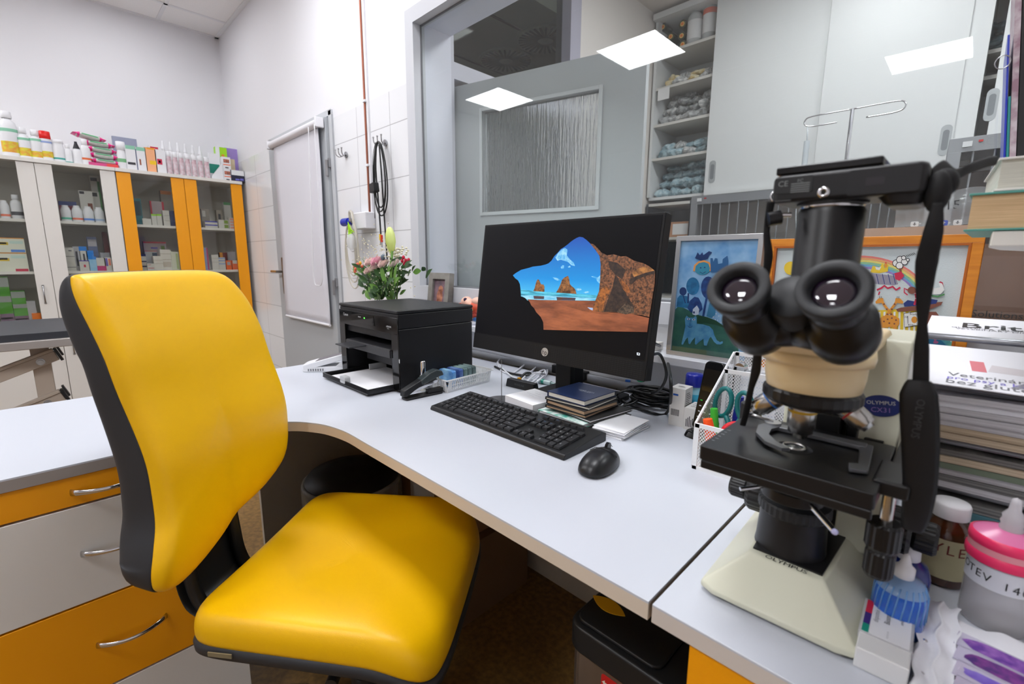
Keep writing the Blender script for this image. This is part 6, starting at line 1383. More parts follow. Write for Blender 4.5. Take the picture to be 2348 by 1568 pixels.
b = B(black_pl); b.prism(rr(.045,.045,.004), -.015, .015, M=frame((0,0,0),(1,0,.15),(0,0,1))); one('power_plug', 'black plug adapter hanging in the cable coil', 'plug', b, (hx_-.035,hy_-.01,hz_-.215), 0, bevel=.002)
# oxygen outlet with flowmeter and clear tubing
wo = at(850,507,Y=WY); t = thing('oxygen_outlet', 'white wall outlet box with blue knob flowmeter and green mask strap', 'oxygen outlet', (wo.x,WY,wo.z))
b = B(white_plain); b.box((-.02,-.03,0),(.15,.06,.085)); obj('box', b, t, .006)
b = B(steel); b.cyl((-.10,-.055,0),(-.06,-.055,0),.012); b.cyl((-.115,-.055,-.05),(-.115,-.055,.0),.006); obj('connector', b, t)
b = B(mat('knob_blue',(30,50,170),.3)); b.cyl((-.20,-.055,0),(-.13,-.055,0),.022); b.cyl((-.13,-.055,0),(-.10,-.055,0),.016); b.cyl((-.2015,-.055,0),(-.20,-.055,0),.014,mat('knob_blue_dark',(16,26,100),.4)); obj('knob', b, t, .003)
b = B(mat('lime_green',(160,220,20),.4)); b.add([(-.075,-.09,-.005),(-.035,-.095,-.045),(.0,-.095,-.062),(-.03,-.09,-.062),(-.065,-.095,-.085),(-.07,-.092,-.06)],[(0,1,2,3,4,5)]); obj('strap', b, t, solid=.004)
b = B(mat('clear_mask',(226,228,226),.15,alpha=.4)); b.sph((-.03,-.10,-.11),(.038,.025,.042)); b.lathe([(.046,0),(.05,.004),(.046,.008)], n=30, M=frame((-.03,-.09,-.11),(1,0,0),(0,0,1)) @ Matrix.Diagonal((1,1.1,1,1)).to_4x4()); obj('mask', b, t)
tb = mat('clear_tubing',(214,208,192),.15,alpha=.62)
random.seed(5)
for k in range(5):
    w_ = .075-.008*k; h_ = .34-.035*k+(.05 if k == 4 else 0); x0_ = wo.x-.12+.008*k; P = []
    for i in range(15):
        a = 2*math.pi*i/14; P.append((x0_+w_*math.sin(a)*(1.05-.1*math.cos(a))+.012*(1-math.cos(a)), WY-.06-.006*k, wo.z-.02-h_/2+h_/2*math.cos(a)))
    cable('clear_tube', 'coil of clear oxygen tubing under the blue knob, '+('outermost','second','middle','fourth','innermost')[k]+' loop', P, .0038, tb, group='clear tubing loops on the oxygen outlet')
cable('clear_tube', 'clear tube arching over the outlet to the mask', [(wo.x-.09,WY-.07,wo.z+.0),(wo.x-.075,WY-.08,wo.z+.045),(wo.x-.04,WY-.085,wo.z+.04),(wo.x-.015,WY-.09,wo.z-.01),(wo.x+.01,WY-.09,wo.z-.08),(wo.x+.012,WY-.085,wo.z-.22)], .007, tb)
b = B(mat('hook_wire_white',(226,226,222),.3)); b.tube([(0,0,0),(0,-.03,0)],.004)
# ================================================================ FLOWERS
vx, vy = -1.70, 1.03
t = FL = thing('flower_bouquet', 'bouquet of pink roses, lily bud, berries and green leaves behind the printer', 'bouquet', (vx,vy,DZ))
leafm = mat('leaf_green', (50,88,36), .4, rgb2=(30,62,26), vscale=20); leafl = mat('leaf_light', (96,140,56), .45)
stem = mat('stem_green', (84,116,48), .5)
def fpt(px, py, y=vy): p = at(px,py,Y=y); return Vector((p.x-vx, p.y-vy, p.z-DZ))
def leaf_mesh(b, base, tip, w_, m, bend=.2, up=Vector((0,-1,.3))):
    d = tip-base; L = d.length; d.normalize(); s_ = d.cross(up).normalized(); n_ = s_.cross(d)
    N = 6; vs = []
    for i in range(N+1):
        q = i/N; ww = w_*math.sin(math.pi*min(1,q*1.02+.02))**.8; c = base+d*L*q+n_*bend*L*math.sin(math.pi*q)*.6
        vs += [tuple(c-s_*ww), tuple(c-n_*ww*.25), tuple(c+s_*ww)]
    b.add(vs, [f for i in range(N) for f in ((3*i,3*i+1,3*i+4,3*i+3),(3*i+1,3*i+2,3*i+5,3*i+4))], m, None, True)
b = B(mat('vase_glass', (150,170,150), .1, trans=.5)); b.lathe([(0,0),(.035,0),(.038,.01),(.03,.08),(.034,.17),(.042,.19)], n=32); obj('vase', b, t)
random.seed(9); neck = Vector((0,0,.18))
b = B(leafm)
for i in range(170):
    px = random.gauss(880,27); py = random.uniform(612,690); k = (py-600)/90; px = 878+(px-878)*(1.25-.55*k)
    base = fpt(px, py, vy+random.uniform(-.07,.05)); ang = random.uniform(-1.5,1.5)+(px-878)/30; L = random.uniform(.04,.085)
    leaf_mesh(b, base, base+Vector((math.sin(ang)*L*.8, random.uniform(-.03,.02), L*.55+random.uniform(-.02,.01))), random.uniform(.007,.015), leafm if random.random() < .75 else leafl, random.uniform(-.1,.3))
for (a_, c_) in (((912,640),(932,640)),((905,625),(943,625)),((910,655),(938,640)),((850,640),(828,625)),((840,650),(822,630)),((845,618),(815,605)),((838,668),(830,672)),((925,610),(946,608)),((905,600),(925,590))):
    leaf_mesh(b, fpt(*a_), fpt(*c_), .011, leafm, .1); b.tube([fpt(880+(a_[0]-880)*.4,655), fpt(*a_)], .0018, stem, n=5)
for (a_, c_, w_) in (((890,660),(872,600),.014),((898,650),(902,580),.012),((905,660),(912,600),.012)): leaf_mesh(b, fpt(*a_,vy-.06), fpt(*c_,vy-.06), w_, leafl, .1)
o_ = obj('foliage', b, t); o_['kind'] = 'stuff'
b = B(stem)
for i in range(26):
    e = fpt(random.uniform(820,935), random.uniform(590,630), vy+random.uniform(-.03,.03)); b.tube([neck*.3+Vector((random.uniform(-.01,.01),0,0)), neck+Vector((random.uniform(-.015,.015),0,.02)), e], .0014, n=5)
b.tube([neck, fpt(897,640,vy-.05), fpt(899,575,vy-.05)], .005, leafl, n=8); o_ = obj('stems', b, t); o_['kind'] = 'stuff'
lily = mat('lily_bud_green', (196,214,84), .4, rgb2=(220,232,150), vscale=12, stretch=(1,1,.2))
b = B(lily); c0 = fpt(898,582,vy-.05); c1 = fpt(893,520,vy-.05); q, L = align(c0, c1)
for k in range(3): b.lathe([(.001,0),(.010,L*.18),(.0165,L*.45),(.014,L*.75),(.007,L*.93),(.0005,L)], None, q @ RZ(120*k) @ T(.004,0,0), 14)
obj('lily_bud', b, t)
def rose(px, py, r, m, y=vy-.05):
    b = B(m); c = fpt(px, py, y)
    for ring, (n_, R_, h_, tilt) in enumerate(((3,.25,.35,10),(5,.5,.45,25),(6,.75,.4,45),(7,1.0,.25,65))):
        for i in range(n_):
            a = 360*i/n_+ring*31; M = T(*c) @ RX(35) @ RZ(a) @ T(r*R_*.55,0,0) @ RY(tilt)
            b.grid(lambda u, v: (r*.10*math.sin(math.pi*v), r*.55*(u-.5)*2*math.sin(math.pi*(.15+.8*v)), r*h_*1.5*v), 5, 5, M=M)
    return obj('rose', b, t)
pinkp = mat('rose_pale_pink', (240,214,208), .55); pinkd = mat('rose_pink', (240,186,200), .55); creamr = mat('flower_cream', (226,220,190), .55)
rose(848,602,.028,pinkp); rose(864,600,.030,pinkd); rose(858,615,.026,pinkp); rose(880,606,.028,pinkp); rose(845,622,.024,pinkp); rose(905,604,.026,mat('rose_white_pink',(244,226,222),.55))
b = B(creamr); random.seed(4)
for i in range(60):
    c = fpt(random.gauss(903,13), random.gauss(578,8), vy+random.uniform(-.05,.0)); b.sph(tuple(c), (.005,.005,.004), n=6, k=4)
o_ = obj('cream_florets', b, t); o_['kind'] = 'stuff'
b = B(mat('gypsophila', (222,214,186), .6))
for i in range(110):
    c = fpt(random.gauss(850,26), random.gauss(590,26), vy+random.uniform(-.06,.02)); b.sph(tuple(c), (.0028,)*3, n=5, k=3)
for i in range(40):
    c = fpt(random.gauss(890,30), random.gauss(640,22), vy+random.uniform(-.08,-.04)); b.sph(tuple(c), (.0028,)*3, n=5, k=3)
o_ = obj('tiny_white_blossoms', b, t); o_['kind'] = 'stuff'
for (px, py, m_) in ((925,590,0),(930,597,0),(922,598,0),(937,596,0),(927,604,0),(812,609,1),(820,606,1),(815,617,1),(826,603,2),(830,610,1),(814,622,1)):
    b = B((mat('berry_red',(190,30,60),.25),mat('berry_coral',(232,110,86),.4),mat('berry_yellow',(232,180,50),.4))[m_]); b.sph(tuple(fpt(px,py,vy-.04)), (.0062,.0062,.008), n=12, k=8); obj('berry', b, t)
b = B(mat('thistle_blue',(100,116,130),.6)); c = fpt(878,590,vy-.05); b.sph(tuple(c),(.009,.009,.012),n=10,k=6)
for i in range(12):
    a = 2*math.pi*i/12; b.tube([c, c+Vector((.022*math.cos(a),.005,.018*math.sin(a)))], [.002,.0004], n=4)
obj('thistle', b, t)
# ================================================================ ON AND IN THE DISPLAY CABINETS
def yz(px0, px1, pyt, X, z0):
    """y range and height of an upright thing that stands at depth X on a board at z0"""
    pm = (px0+px1)/2; z1 = at(pm, pyt, X=X).z
    zc = (z0+z1)/2
    def yy(px):
        lo, hi = 0, 1568
        for _ in range(30):
            m = (lo+hi)/2
            if at(px, m, X=X).z > zc: lo = m
            else: hi = m
        return at(px, lo, X=X).y
    return yy(px0), yy(px1), z1
fruit = mat('label_fruit', (214,214,60), .5, rgb2=(222,150,60), vscale=45); gband = mat('label_mint', (140,200,170), .5); gl_w = mat('glossy_white', (232,233,236), .3)
def upbottle(name, label, px0, px1, pyt, z0, X, body=None, capm=None, capfrac=.22, neck=.45, bands=(), grp=None, cat='bottle', captype='cyl'):
    y0_, y1_, z1 = yz(px0, px1, pyt, X, z0); R_ = (y1_-y0_)/2; h = z1-z0; t = thing(name, label, cat, (X-R_*.8, (y0_+y1_)/2, z0), group=grp)
    b = B(body or gl_w); hb = h*(1-capfrac); sx = Matrix.Diagonal((.75,1,1,1))
    b.lathe([(0,0),(R_*.94,0),(R_,h*.02),(R_,hb*.78),(R_*.86,hb*.9),(R_*neck,hb),(R_*neck,hb+.002)], None, sx, 24)
    for z_0, z_1, m in bands: b.lathe([(R_*1.015,h*z_0),(R_*1.015,h*z_1)], m, sx, 24)
    obj('body', b, t)
    b = B(capm or gl_w); sw = .62 if captype == 'cyl' else (.98 if captype == 'flip' else .7)
    if captype == 'cone': b.lathe([(R_*.72,hb),(R_*.7,hb+h*.02),(R_*.30,h*.93),(R_*.28,h),(0,h)], None, sx, 18)
    else: b.lathe([(R_*max(neck,sw*.9),hb),(R_*sw,hb+h*.01),(R_*sw*.96,h*.99),(R_*sw*.8,h),(0,h)], None, sx, 20)
    obj('cap', b, t); return t
def tubebox(name, label, px0, px1, pyt, z0, X, m, deco=(), d=.035, grp=None, cat='box', rz=0, hz=None):
    y0_, y1_, z1 = yz(px0, px1, pyt, X, z0); h = hz or z1-z0; w_ = y1_-y0_
    b = B(m); b.b2(-d, 0, -w_/2, w_/2, 0, h)
    F = frame((0,-w_/2,0),(0,1,0),(0,0,1))
    for u0,u1,v0,v1,mm in deco: b.flat([(u0*w_,v0*h),(u1*w_,v0*h),(u1*w_,v1*h),(u0*w_,v1*h)], .0006, mm, F)
    return one(name, label, cat, b, (X,(y0_+y1_)/2,z0), rz, grp)
TX_ = CF-.02; TZ_ = 1.758; GT = 'care products on top of the display cabinets'
fr3 = lambda a, c: [(a, c, fruit)]
upbottle('shampoo_bottle','largest white bottle with fruit label at the left end of the cabinet top',-2,42,254,TZ_,TX_,capfrac=.15,neck=.3,bands=[(.10,.34,fruit),(.55,.62,gband)],grp=GT)
upbottle('shampoo_bottle','white bottle with fruit label right beside the largest bottle',40,70,291,TZ_,TX_,capfrac=.2,bands=[(.08,.34,fruit),(.58,.66,gband)],grp=GT)
upbottle('shampoo_bottle','white fruit label bottle between its taller twin and the red capped bottle',67,98,297,TZ_,TX_,capfrac=.2,bands=[(.08,.28,fruit),(.62,.7,gband)],grp=GT)
upbottle('shampoo_bottle','white bottle with a bright red flip cap on the cabinet top',92,120,300,TZ_,TX_,capm=mat('cap_red_bright',(222,24,20),.35),capfrac=.26,neck=.9,captype='flip',bands=[(.12,.32,fruit),(.6,.66,mat('label_sky',(150,170,220),.5))],grp=GT)
upbottle('cream_tube','white tube with a green band standing right of the red capped bottle',120,149,320,TZ_,TX_,capfrac=.16,neck=.9,captype='flip',bands=[(.12,.2,mat('band_teal',(60,160,150),.4))],grp=GT,cat='tube')
upbottle('lotion_bottle','small white bottle with a teal line between the tube and the black tipped bottle',148,166,330,TZ_,TX_,bands=[(.04,.08,mat('band_teal'))],grp=GT)
upbottle('lotion_bottle','white bottle with a pointed black cap on the cabinet top',165,189,324,TZ_,TX_,capm=mat('cap_black_soft',(26,24,34),.4),captype='cone',capfrac=.32,neck=.6,grp=GT)
upbottle('lotion_bottle','white bottle half hidden left of the pink wipe packs',184,208,318,TZ_,TX_,bands=[(.2,.28,mat('dot_orange',(226,110,60),.5))],grp=GT)
# pink wipe packs
pinkw = mat('pack_pink', (236,40,140), .3); packw = mat('pack_white', (226,226,224), .35, rgb2=(206,214,206), vscale=60); packg = mat('pack_green', (40,160,90), .4)
y0_, y1_, _ = yz(200, 272, 380, TX_, TZ_)
for k, (dy, z_, rz_, lab) in enumerate(((.02,.028,0,'lowest'),(.014,.066,-2,'second lowest'),(.006,.104,3,'middle'),(-.004,.142,-3,'second highest'),(-.05,.182,6,'topmost one'))):
    t = thing('wet_wipes_pack', 'pink and white wipes pack in the cabinet top pile, '+lab, 'wipes pack', (TX_-.06, (y0_+y1_)/2+dy, TZ_+z_), 0, 'pile of pink wipe packs')
    t.rotation_euler = (math.radians((-8 if k == 4 else -2)), 0, math.radians(rz_))
    Wd = .085; b = B(packw); b.grid(lambda u, v: (.045*math.sin(2*math.pi*v)*(1 if True else 1), Wd*(2*u-1)*.82, .018*math.cos(2*math.pi*v)*(math.sin(math.pi*(.12+.76*u))**.4)), 14, 20); obj('pack', b, t)
    for s in (-1, 1):
        b = B(pinkw); b.grid(lambda u, v: (.046*math.sin(2*math.pi*v), s*Wd*(.60+.40*u), (.0185*(1-u*.85))*math.cos(2*math.pi*v)), 5, 20); obj('end_fold', b, t)
    b = B(packg); b.grid(lambda u, v: (.0445*math.sin(1.1+.35*v)+.004, Wd*(u-.5)*1.0, .019*math.cos(1.1+.35*v)), 6, 3); obj('green_stripe', b, t)
tubebox('box','flat pink and red box underneath the pile of pink wipe packs',204,272,379,TZ_,TX_,mat('box_magenta',(206,70,130),.4),[(.6,1,0,1,mat('box_coral',(226,70,70),.4))],.09,GT,hz=.024)
for o_ in list(bpy.data.objects):
    if o_.name.startswith('wet_wipes_pack'): o_.location.z += .012
upbottle('spray_can','white spray can right behind the pink wipe packs',268,291,324,TZ_,TX_,capfrac=.3,neck=.8,captype='flip',bands=[(.25,.38,mat('dot_green_red',(120,180,130),.5))],grp=GT)
navy2 = mat('box_slate', (90,100,130), .5)
tubebox('box','white carton with a black arc print right of the spray can',289,313,334,TZ_,TX_,gl_w,[(.1,.85,.22,.32,ink),(.05,.95,.85,1,gband)],.04,GT)
tubebox('box','white carton with a brown arc print and slate side',312,336,338,TZ_,TX_,gl_w,[(.3,.45,.25,.5,mat('print_brown',(150,80,50),.5)),(.1,.95,.85,1,gband),(0,.1,0,.9,navy2)],.04,GT)
tubebox('box','peach and orange carton with a yellow patch on the cabinet top',334,359,339,TZ_,TX_,mat('box_peach',(246,178,130),.5),[(.35,.95,.32,.48,mat('patch_yellow',(246,200,20),.4)),(.2,.9,.93,1,mat('patch_amber',(240,160,20),.4))],.04,GT)
tubebox('box','white carton with a red ring mark right of the peach carton',357,380,345,TZ_,TX_,gl_w,[(.15,.65,.38,.62,red),(.3,.5,.45,.55,ink)],.04,GT)
tubebox('box','white carton with red lettering lying behind the red ring carton',345,368,334,TZ_,TX_-.08,gl_w,[(.1,.9,.88,.95,red)],.04,GT)
tubebox('tray','grey lid leaning on the wall behind the wipe packs',262,318,316,TZ_,TX_-.26,mat('lid_grey_blue',(150,156,178),.5),[],.03,GT,'lid')
for k in range(7):
    x = 382+k*14.5; yb = 347+k*2.2
    upbottle('cream_tube','transparent labelled tube in the front row of tubes, '+('first from the left','second','third','fourth','fifth','sixth','last, next to the white cardboard triangle')[k],x,x+12.5,yb,TZ_,TX_,mat('tube_pearl',(226,220,224),.25,rgb2=(200,160,170) if k % 2 == 0 else (214,208,214),vscale=40),capfrac=.22,neck=.9,captype='flip',grp='row of pearly tubes on the cabinet',cat='tube')
for k in range(6):
    x = 371+k*17; upbottle('spray_bottle','white spray bottle in the back row behind the tubes, '+('first from the left','second','third','fourth','fifth','last on the right')[k],x,x+13,322+k*2.6,TZ_,TX_-.10,mat('bottle_white_back',(238,238,240),.4),captype='cone',capfrac=.25,neck=.5,grp='back row of white bottles on the cabinet')
b = B(gl_w); y0_,y1_,z1 = yz(484,512,364,TX_,TZ_); F = frame((0,0,0),(0,1,0),(0,0,1)); w_ = y1_-y0_; b.prism([(0,0),(w_,0),(w_,.13),(0,.02)],-.03,0,None,F); b.text('xxx',.012,F@T(.03,.03,.001),pkp) if False else None
one('display_stand','white cardboard display with a slanted top near the right end of the cabinet','display box',b,(TX_,y0_,TZ_))
tubebox('box','green lettered white box leaning behind the cardboard display',480,506,352,TZ_,TX_-.05,gl_w,[(0,.9,.25,.6,mat('letters_green',(20,130,110),.5))],.03,GT,rz=0)
tubebox('box','lime green and white carton with a dark edge behind the stacked cartons',497,523,338,TZ_,TX_-.09,mat('box_lime',(160,220,20),.4),[(0,.35,.1,1,gl_w),(0,.18,0,.7,mat('box_dark_edge',(40,44,40),.5)),(.5,.75,.6,.8,orr)],.05,GT)
tubebox('box','purple carton standing near the wall at the right end of the cabinet',518,548,341,TZ_,TX_-.13,mat('box_purple',(160,136,206),.5),[(.2,.7,.3,.7,mat('box_cream_patch',(220,200,170),.5))],.05,GT)
yS0, yS1, zS1 = yz(511,530,360,TX_,TZ_); hh = (zS1-TZ_)/2
for k in (0, 1):
    b = B(gl_w); w_ = yS1-yS0; b.b2(-.05,0,0,w_,0,hh-.001); F = frame((0,0,0),(0,1,0),(0,0,1)); b.flat([(w_*.15,hh*.5),(w_*.85,hh*.5),(w_*.85,hh*.8),(w_*.15,hh*.8)],.0006,mat('print_salmon',(206,120,96),.5,rgb2=(120,80,70),vscale=80),F); b.flat([(w_*.1,hh*.3),(w_*.95,hh*.3),(w_*.95,hh*.38),(w_*.1,hh*.38)],.0006,mat('line_orange',(240,120,80),.5),F); b.flat([(w_*.3,.004),(w_*.7,.004),(w_*.7,hh*.14),(w_*.3,hh*.14)],.0006,ink,F)
    one('box','small white carton with salmon print near the corner, '+('lower of the two','upper of the two')[k],'box',b,(TX_,yS0,TZ_+hh*k),0,'twin cartons at the cabinet end')
tubebox('box','brown carton behind the dark chevron carton',530,553,377,TZ_+.035,TX_-.06,mat('box_brown',(196,140,110),.6),[],.05,GT,hz=.035)
tubebox('box','brown box supporting the upper brown carton by the corner',530,553,395,TZ_,TX_-.06,mat('box_brown2',(176,130,100),.6),[],.05,GT,hz=.0345)
tubebox('box','dark navy and white chevron carton at the right end of the cabinet top',530,561,391,TZ_,TX_+.01,mat('box_navy_dark',(36,34,60),.4),[(.03,.97,.55,1,gl_w),(.3,.6,.1,.25,mat('print_lilac',(110,110,200),.5)),(.65,.9,.12,.3,mat('print_lilac'))],.05,GT)
# ---- inside, upper shelf (z 1.382)
S1, S2, S3 = 1.382, 1.05, .722; CX = CF-.055
GI = 'medicines behind the cabinet glass'
def jar(px0, px1, pyt, z0, band, label): upbottle('pill_jar', label, px0, px1, pyt, z0, CX, capfrac=.13, neck=.72, bands=[(.12,.24,band)], grp='white pill jars behind the glass', cat='jar')
bt = mat('band_green2',(90,190,160),.5); bo = mat('band_orange',(232,120,90),.5); bb_ = mat('band_blue',(90,140,220),.5); bgk = mat('band_dark',(70,72,80),.5)
jar(-1,22,459,S1,bo,'white pill jar with an orange band at the left edge of the cabinet'); upbottle('pill_jar','taller white bottle with a dark band right of the orange banded jar',23,52,446,S1,CX,capfrac=.2,neck=.4,bands=[(.15,.3,bgk)],cat='jar')
jar(139,164,470,S1,bt,'white pill jar with a green band, first of four behind the white door'); jar(165,190,471,S1,bo,'white pill jar with an orange band, second of four'); jar(191,216,473,S1,bb_,'white pill jar with a blue band, third of four'); jar(217,240,475,S1,mat('band_pale_blue',(170,190,220),.5),'white pill jar with a pale blue band, fourth of four')
olive = mat('box_olive',(150,160,40),.5); cwh = mat('carton_grey_white',(206,204,196),.5)
tubebox('box','flat dark red and blue book behind the green banded jar',137,178,462,S1,CX-.12,mat('box_wine',(120,40,60),.5),[(0,1,.8,1,mat('box_blue_dark',(50,70,130),.5))],.08,GI)
tubebox('box','white carton with an olive base and a dog picture behind the jars',185,216,438,S1,CX-.10,cwh,[(0,1,0,.28,olive),(.55,.9,.35,.62,brn),(.05,.4,.9,.98,ink)],.05,GI)
for k in (0, 1): tubebox('box','green edged white carton in the tall pile, '+('lower','upper')[k]+' of the two',214,236,(0,0)[k]+(440,404)[k],S1+k*.0,CX-.13,cwh,[(.8,1,0,1,gn),(.05,.6,.85,.97,ink),(0,1,0,.12,olive)],.05,GI) if k == 0 else None
tubebox('box','tall white and green carton behind the white cabinet stile',213,233,405,S1,CX-.19,cwh,[(.75,1,0,.9,gn),(.05,.8,.9,.97,ink),(.05,.8,.6,.66,ink)],.05,GI)
# white unit, second shelf
tubebox('box','orange edged white carton with red base in the lower stack',-20,64,579,S2,CX,mat('carton_cream',(226,228,210),.5),[(0,1,.95,1,orr),(.62,.98,.0,.14,red),(.2,.5,.55,.7,ye),(.05,.45,.62,.72,ink),(.55,.95,.7,.85,mat('tint_mint',(200,226,214),.5))],.10,GI)
zt2 = yz(-20,64,579,CX,S2)[2]
tubebox('box','orange edged white carton with a blue base on top of its red based twin',-20,57,545,zt2+.001,CX,mat('carton_cream'),[(0,1,.94,1,orr),(.55,.98,.03,.2,bb_),(.2,.5,.5,.7,ye),(.05,.45,.56,.68,ink),(.55,.95,.6,.8,mat('tint_mint'))],.10,GI)
tubebox('box','small white carton in the dark right part of the left compartment',68,78,598,S2,CX-.04,cwh,[],.03,GI)
tubebox('box','white carton stack at the left of the second shelf',148,172,568,S2,CX,cwh,[(0,1,.62,.64,ink),(0,1,.15,.17,ink),(.5,.8,.85,.9,ink)],.05,GI)
tubebox('box','grey carton with a dark figure print',170,186,565,S2,CX-.03,mat('carton_silver',(178,178,182),.4),[(.3,.6,.2,.8,ink)],.05,GI)
tubebox('box','white carton with a bright blue top and syringe print',184,202,565,S2,CX-.03,cwh,[(0,1,.82,1,mat('bright_blue',(30,130,220),.4)),(.4,.65,.2,.7,ink)],.05,GI)
tubebox('box','slate blue box with a pale oval on the second shelf behind',204,226,543,S2,CX-.12,mat('carton_slate',(110,120,156),.5),[(.05,.95,.72,.92,mat('oval_pale',(190,186,190),.5))],.05,GI)
tubebox('box','small white carton with a purple top in front',183,206,597,S2,CX+.02,cwh,[(0,1,.92,1,mat('purple_top',(90,70,170),.5)),(.4,.6,.35,.6,red)],.04,GI)
tubebox('box','light blue carton standing in front on the second shelf',204,222,588,S2,CX+.02,mat('carton_light_blue',(150,200,232),.4),[(0,1,.8,1,mat('bright_blue'))],.04,GI)
tubebox('box','bright blue carton behind the light blue one',200,217,574,S2,CX-.03,mat('bright_blue'),[],.04,GI)
tubebox('box','white and magenta carton on the second shelf',222,243,591,S2,CX+.02,cwh,[(0,1,0,.38,mat('magenta_fade',(190,40,110),.5))],.04,GI)
tubebox('box','white carton with purple and orange stripes at the right of the shelf',240,257,590,S2,CX+.02,cwh,[(.2,.45,.35,.95,mat('purple_top')),(.55,.85,.4,.9,mat('band_orange'))],.04,GI)
tubebox('box','grey carton at the back right of the second shelf',232,254,579,S2,CX-.09,mat('carton_silver'),[],.05,GI)
tubebox('box','dark red carton at the far right back of the compartment',240,252,532,S2+.0,CX-.17,mat('carton_dark_red',(110,30,30),.5),[],.05,GI)
# bottom shelf of the left compartment: green boxes
for k, (x0_,x1_,yt,lab) in enumerate(((-6,26,634,'at the left edge'),(30,62,667,'in the middle'))):
    tubebox('box','green and grey striped carton on the lowest shelf '+lab,x0_,x1_,yt,S3,CX,mat('carton_green',(80,150,50),.5),[(0,1,.78,.98,mat('arc_grey',(150,156,150),.5)),(0,1,.45,.58,mat('arc_grey')),(0,1,.0,.2,mat('carton_plum',(120,96,116),.5)),(.05,.9,.08,.12,mat('arc_grey'))],.08,GI)
tubebox('box','grey carton beside the green cartons on the lowest shelf',64,84,690,S3,CX,mat('carton_silver'),[],.05,GI)
tubebox('box','small orange carton on the lowest shelf',74,95,718,S3,CX+.022,mat('carton_orange',(232,120,30),.5),[],.03,GI)
# yellow unit, upper shelf
dteal = mat('carton_teal',(40,110,120),.4)
tubebox('box','tall teal carton at the left behind the yellow framed glass',306,326,455,S1,CX-.01,dteal,[(.1,.9,.35,.9,mat('carton_teal_dark',(30,60,66),.4))],.05,GI)
tubebox('box','flat white carton right of the tall teal one',327,347,501,S1,CX,cwh,[],.05,GI)
for k in (0,1): tubebox('box','white carton with a lime top, '+('left','right')[k]+' one of the pair',348+12*k,359.5+12*k,491,S1,CX,cwh,[(0,1,.85,1,mat('lime_top',(150,210,40),.5))],.05,'lime topped cartons')
tubebox('box','white and red folder standing behind the lime topped cartons',346,378,462,S1,CX-.11,mat('carton_rose_grey',(176,160,162),.5),[(0,.12,0,1,mat('edge_red',(190,40,60),.5)),(.85,1,.5,1,mat('edge_red'))],.04,GI)
tubebox('box','grey box with an orange top at the back',372,396,438,S1,CX-.17,mat('carton_back_grey',(150,142,130),.5),[(0,1,.9,1,mat('top_orange_dark',(200,120,50),.5))],.06,GI)
for k in range(3):
    zq = S1+k*.038
    y0_,y1_,_z = yz(374,389,476,CX,S1); b = B(cwh); b.b2(-.05,0,0,y1_-y0_,0,.037); one('box','white carton in the stack of three, '+('bottom','middle','top')[k],'box',b,(CX,y0_,zq),0,'stack of three white cartons')
    y0_,y1_,_z = yz(390,401,476,CX,S1); b = B(mat('carton_navy',(36,44,90),.4)); b.b2(-.05,0,0,y1_-y0_,0,.037); one('box','dark navy carton in the stack beside the yellow stile, '+('bottom','middle','top')[k],'box',b,(CX,y0_,zq),0,'stack of three navy cartons')
# right compartment upper shelf
for k in (0,1): 
    y0_,y1_,_z = yz(470,499,505,CX,S1); b = B(cwh); w_ = y1_-y0_; b.b2(-.06,0,0,w_,0,.026); b.flat([(0,.018),(w_,.018),(w_,.026),(0,.026)],.0006,mat('band_ultramarine',(50,50,170),.5),frame((0,0,0),(0,1,0),(0,0,1))); one('box','flat white carton with an ultramarine band, '+('lower','upper')[k]+' one','box',b,(CX,y0_,S1+k*.0265),0,'ultramarine banded cartons')
for k in (0,1):
    y0_,y1_,_z = yz(501,524,495,CX,S1); b = B(cwh); w_ = y1_-y0_; b.b2(-.06,0,0,w_,0,.034); b.flat([(w_*.55,.004),(w_*.95,.004),(w_*.95,.03),(w_*.55,.03)],.0006,mat('moss_print',(130,160,70),.5),frame((0,0,0),(0,1,0),(0,0,1))); one('box','white carton with moss green print, '+('lower','upper')[k]+' one','box',b,(CX,y0_,S1+k*.0345),0,'moss green printed cartons')
for k in range(4):
    y0_,y1_,_z = yz(525,536,487,CX,S1); b = B(cwh); w_ = y1_-y0_; b.b2(-.05,0,0,w_,0,.022); b.flat([(w_*.2,.004),(w_,.004),(w_,.014),(w_*.2,.014)],.0006,mat('salmon_print',(236,150,130),.5),frame((0,0,0),(0,1,0),(0,0,1))); one('box','white carton with salmon print beside the right yellow stile, '+('lowest','second','third','topmost')[k],'box',b,(CX,y0_,S1+k*.0225),0,'salmon printed cartons')
tubebox('box','grey carton standing at the back of the right compartment',463,481,479,S1,CX-.08,mat('carton_back_grey'),[(.1,.5,.6,.9,cwh)],.04,GI); tubebox('box','small grey printed carton behind the moss green ones',497,511,482,S1,CX-.08,mat('carton_back_grey'),[(.3,.7,.5,.8,ink)],.04,GI)
tubebox('box','pale green topped carton at the right back of the compartment',515,531,464,S1,CX-.12,cwh,[(0,1,.9,1,gn)],.04,GI)
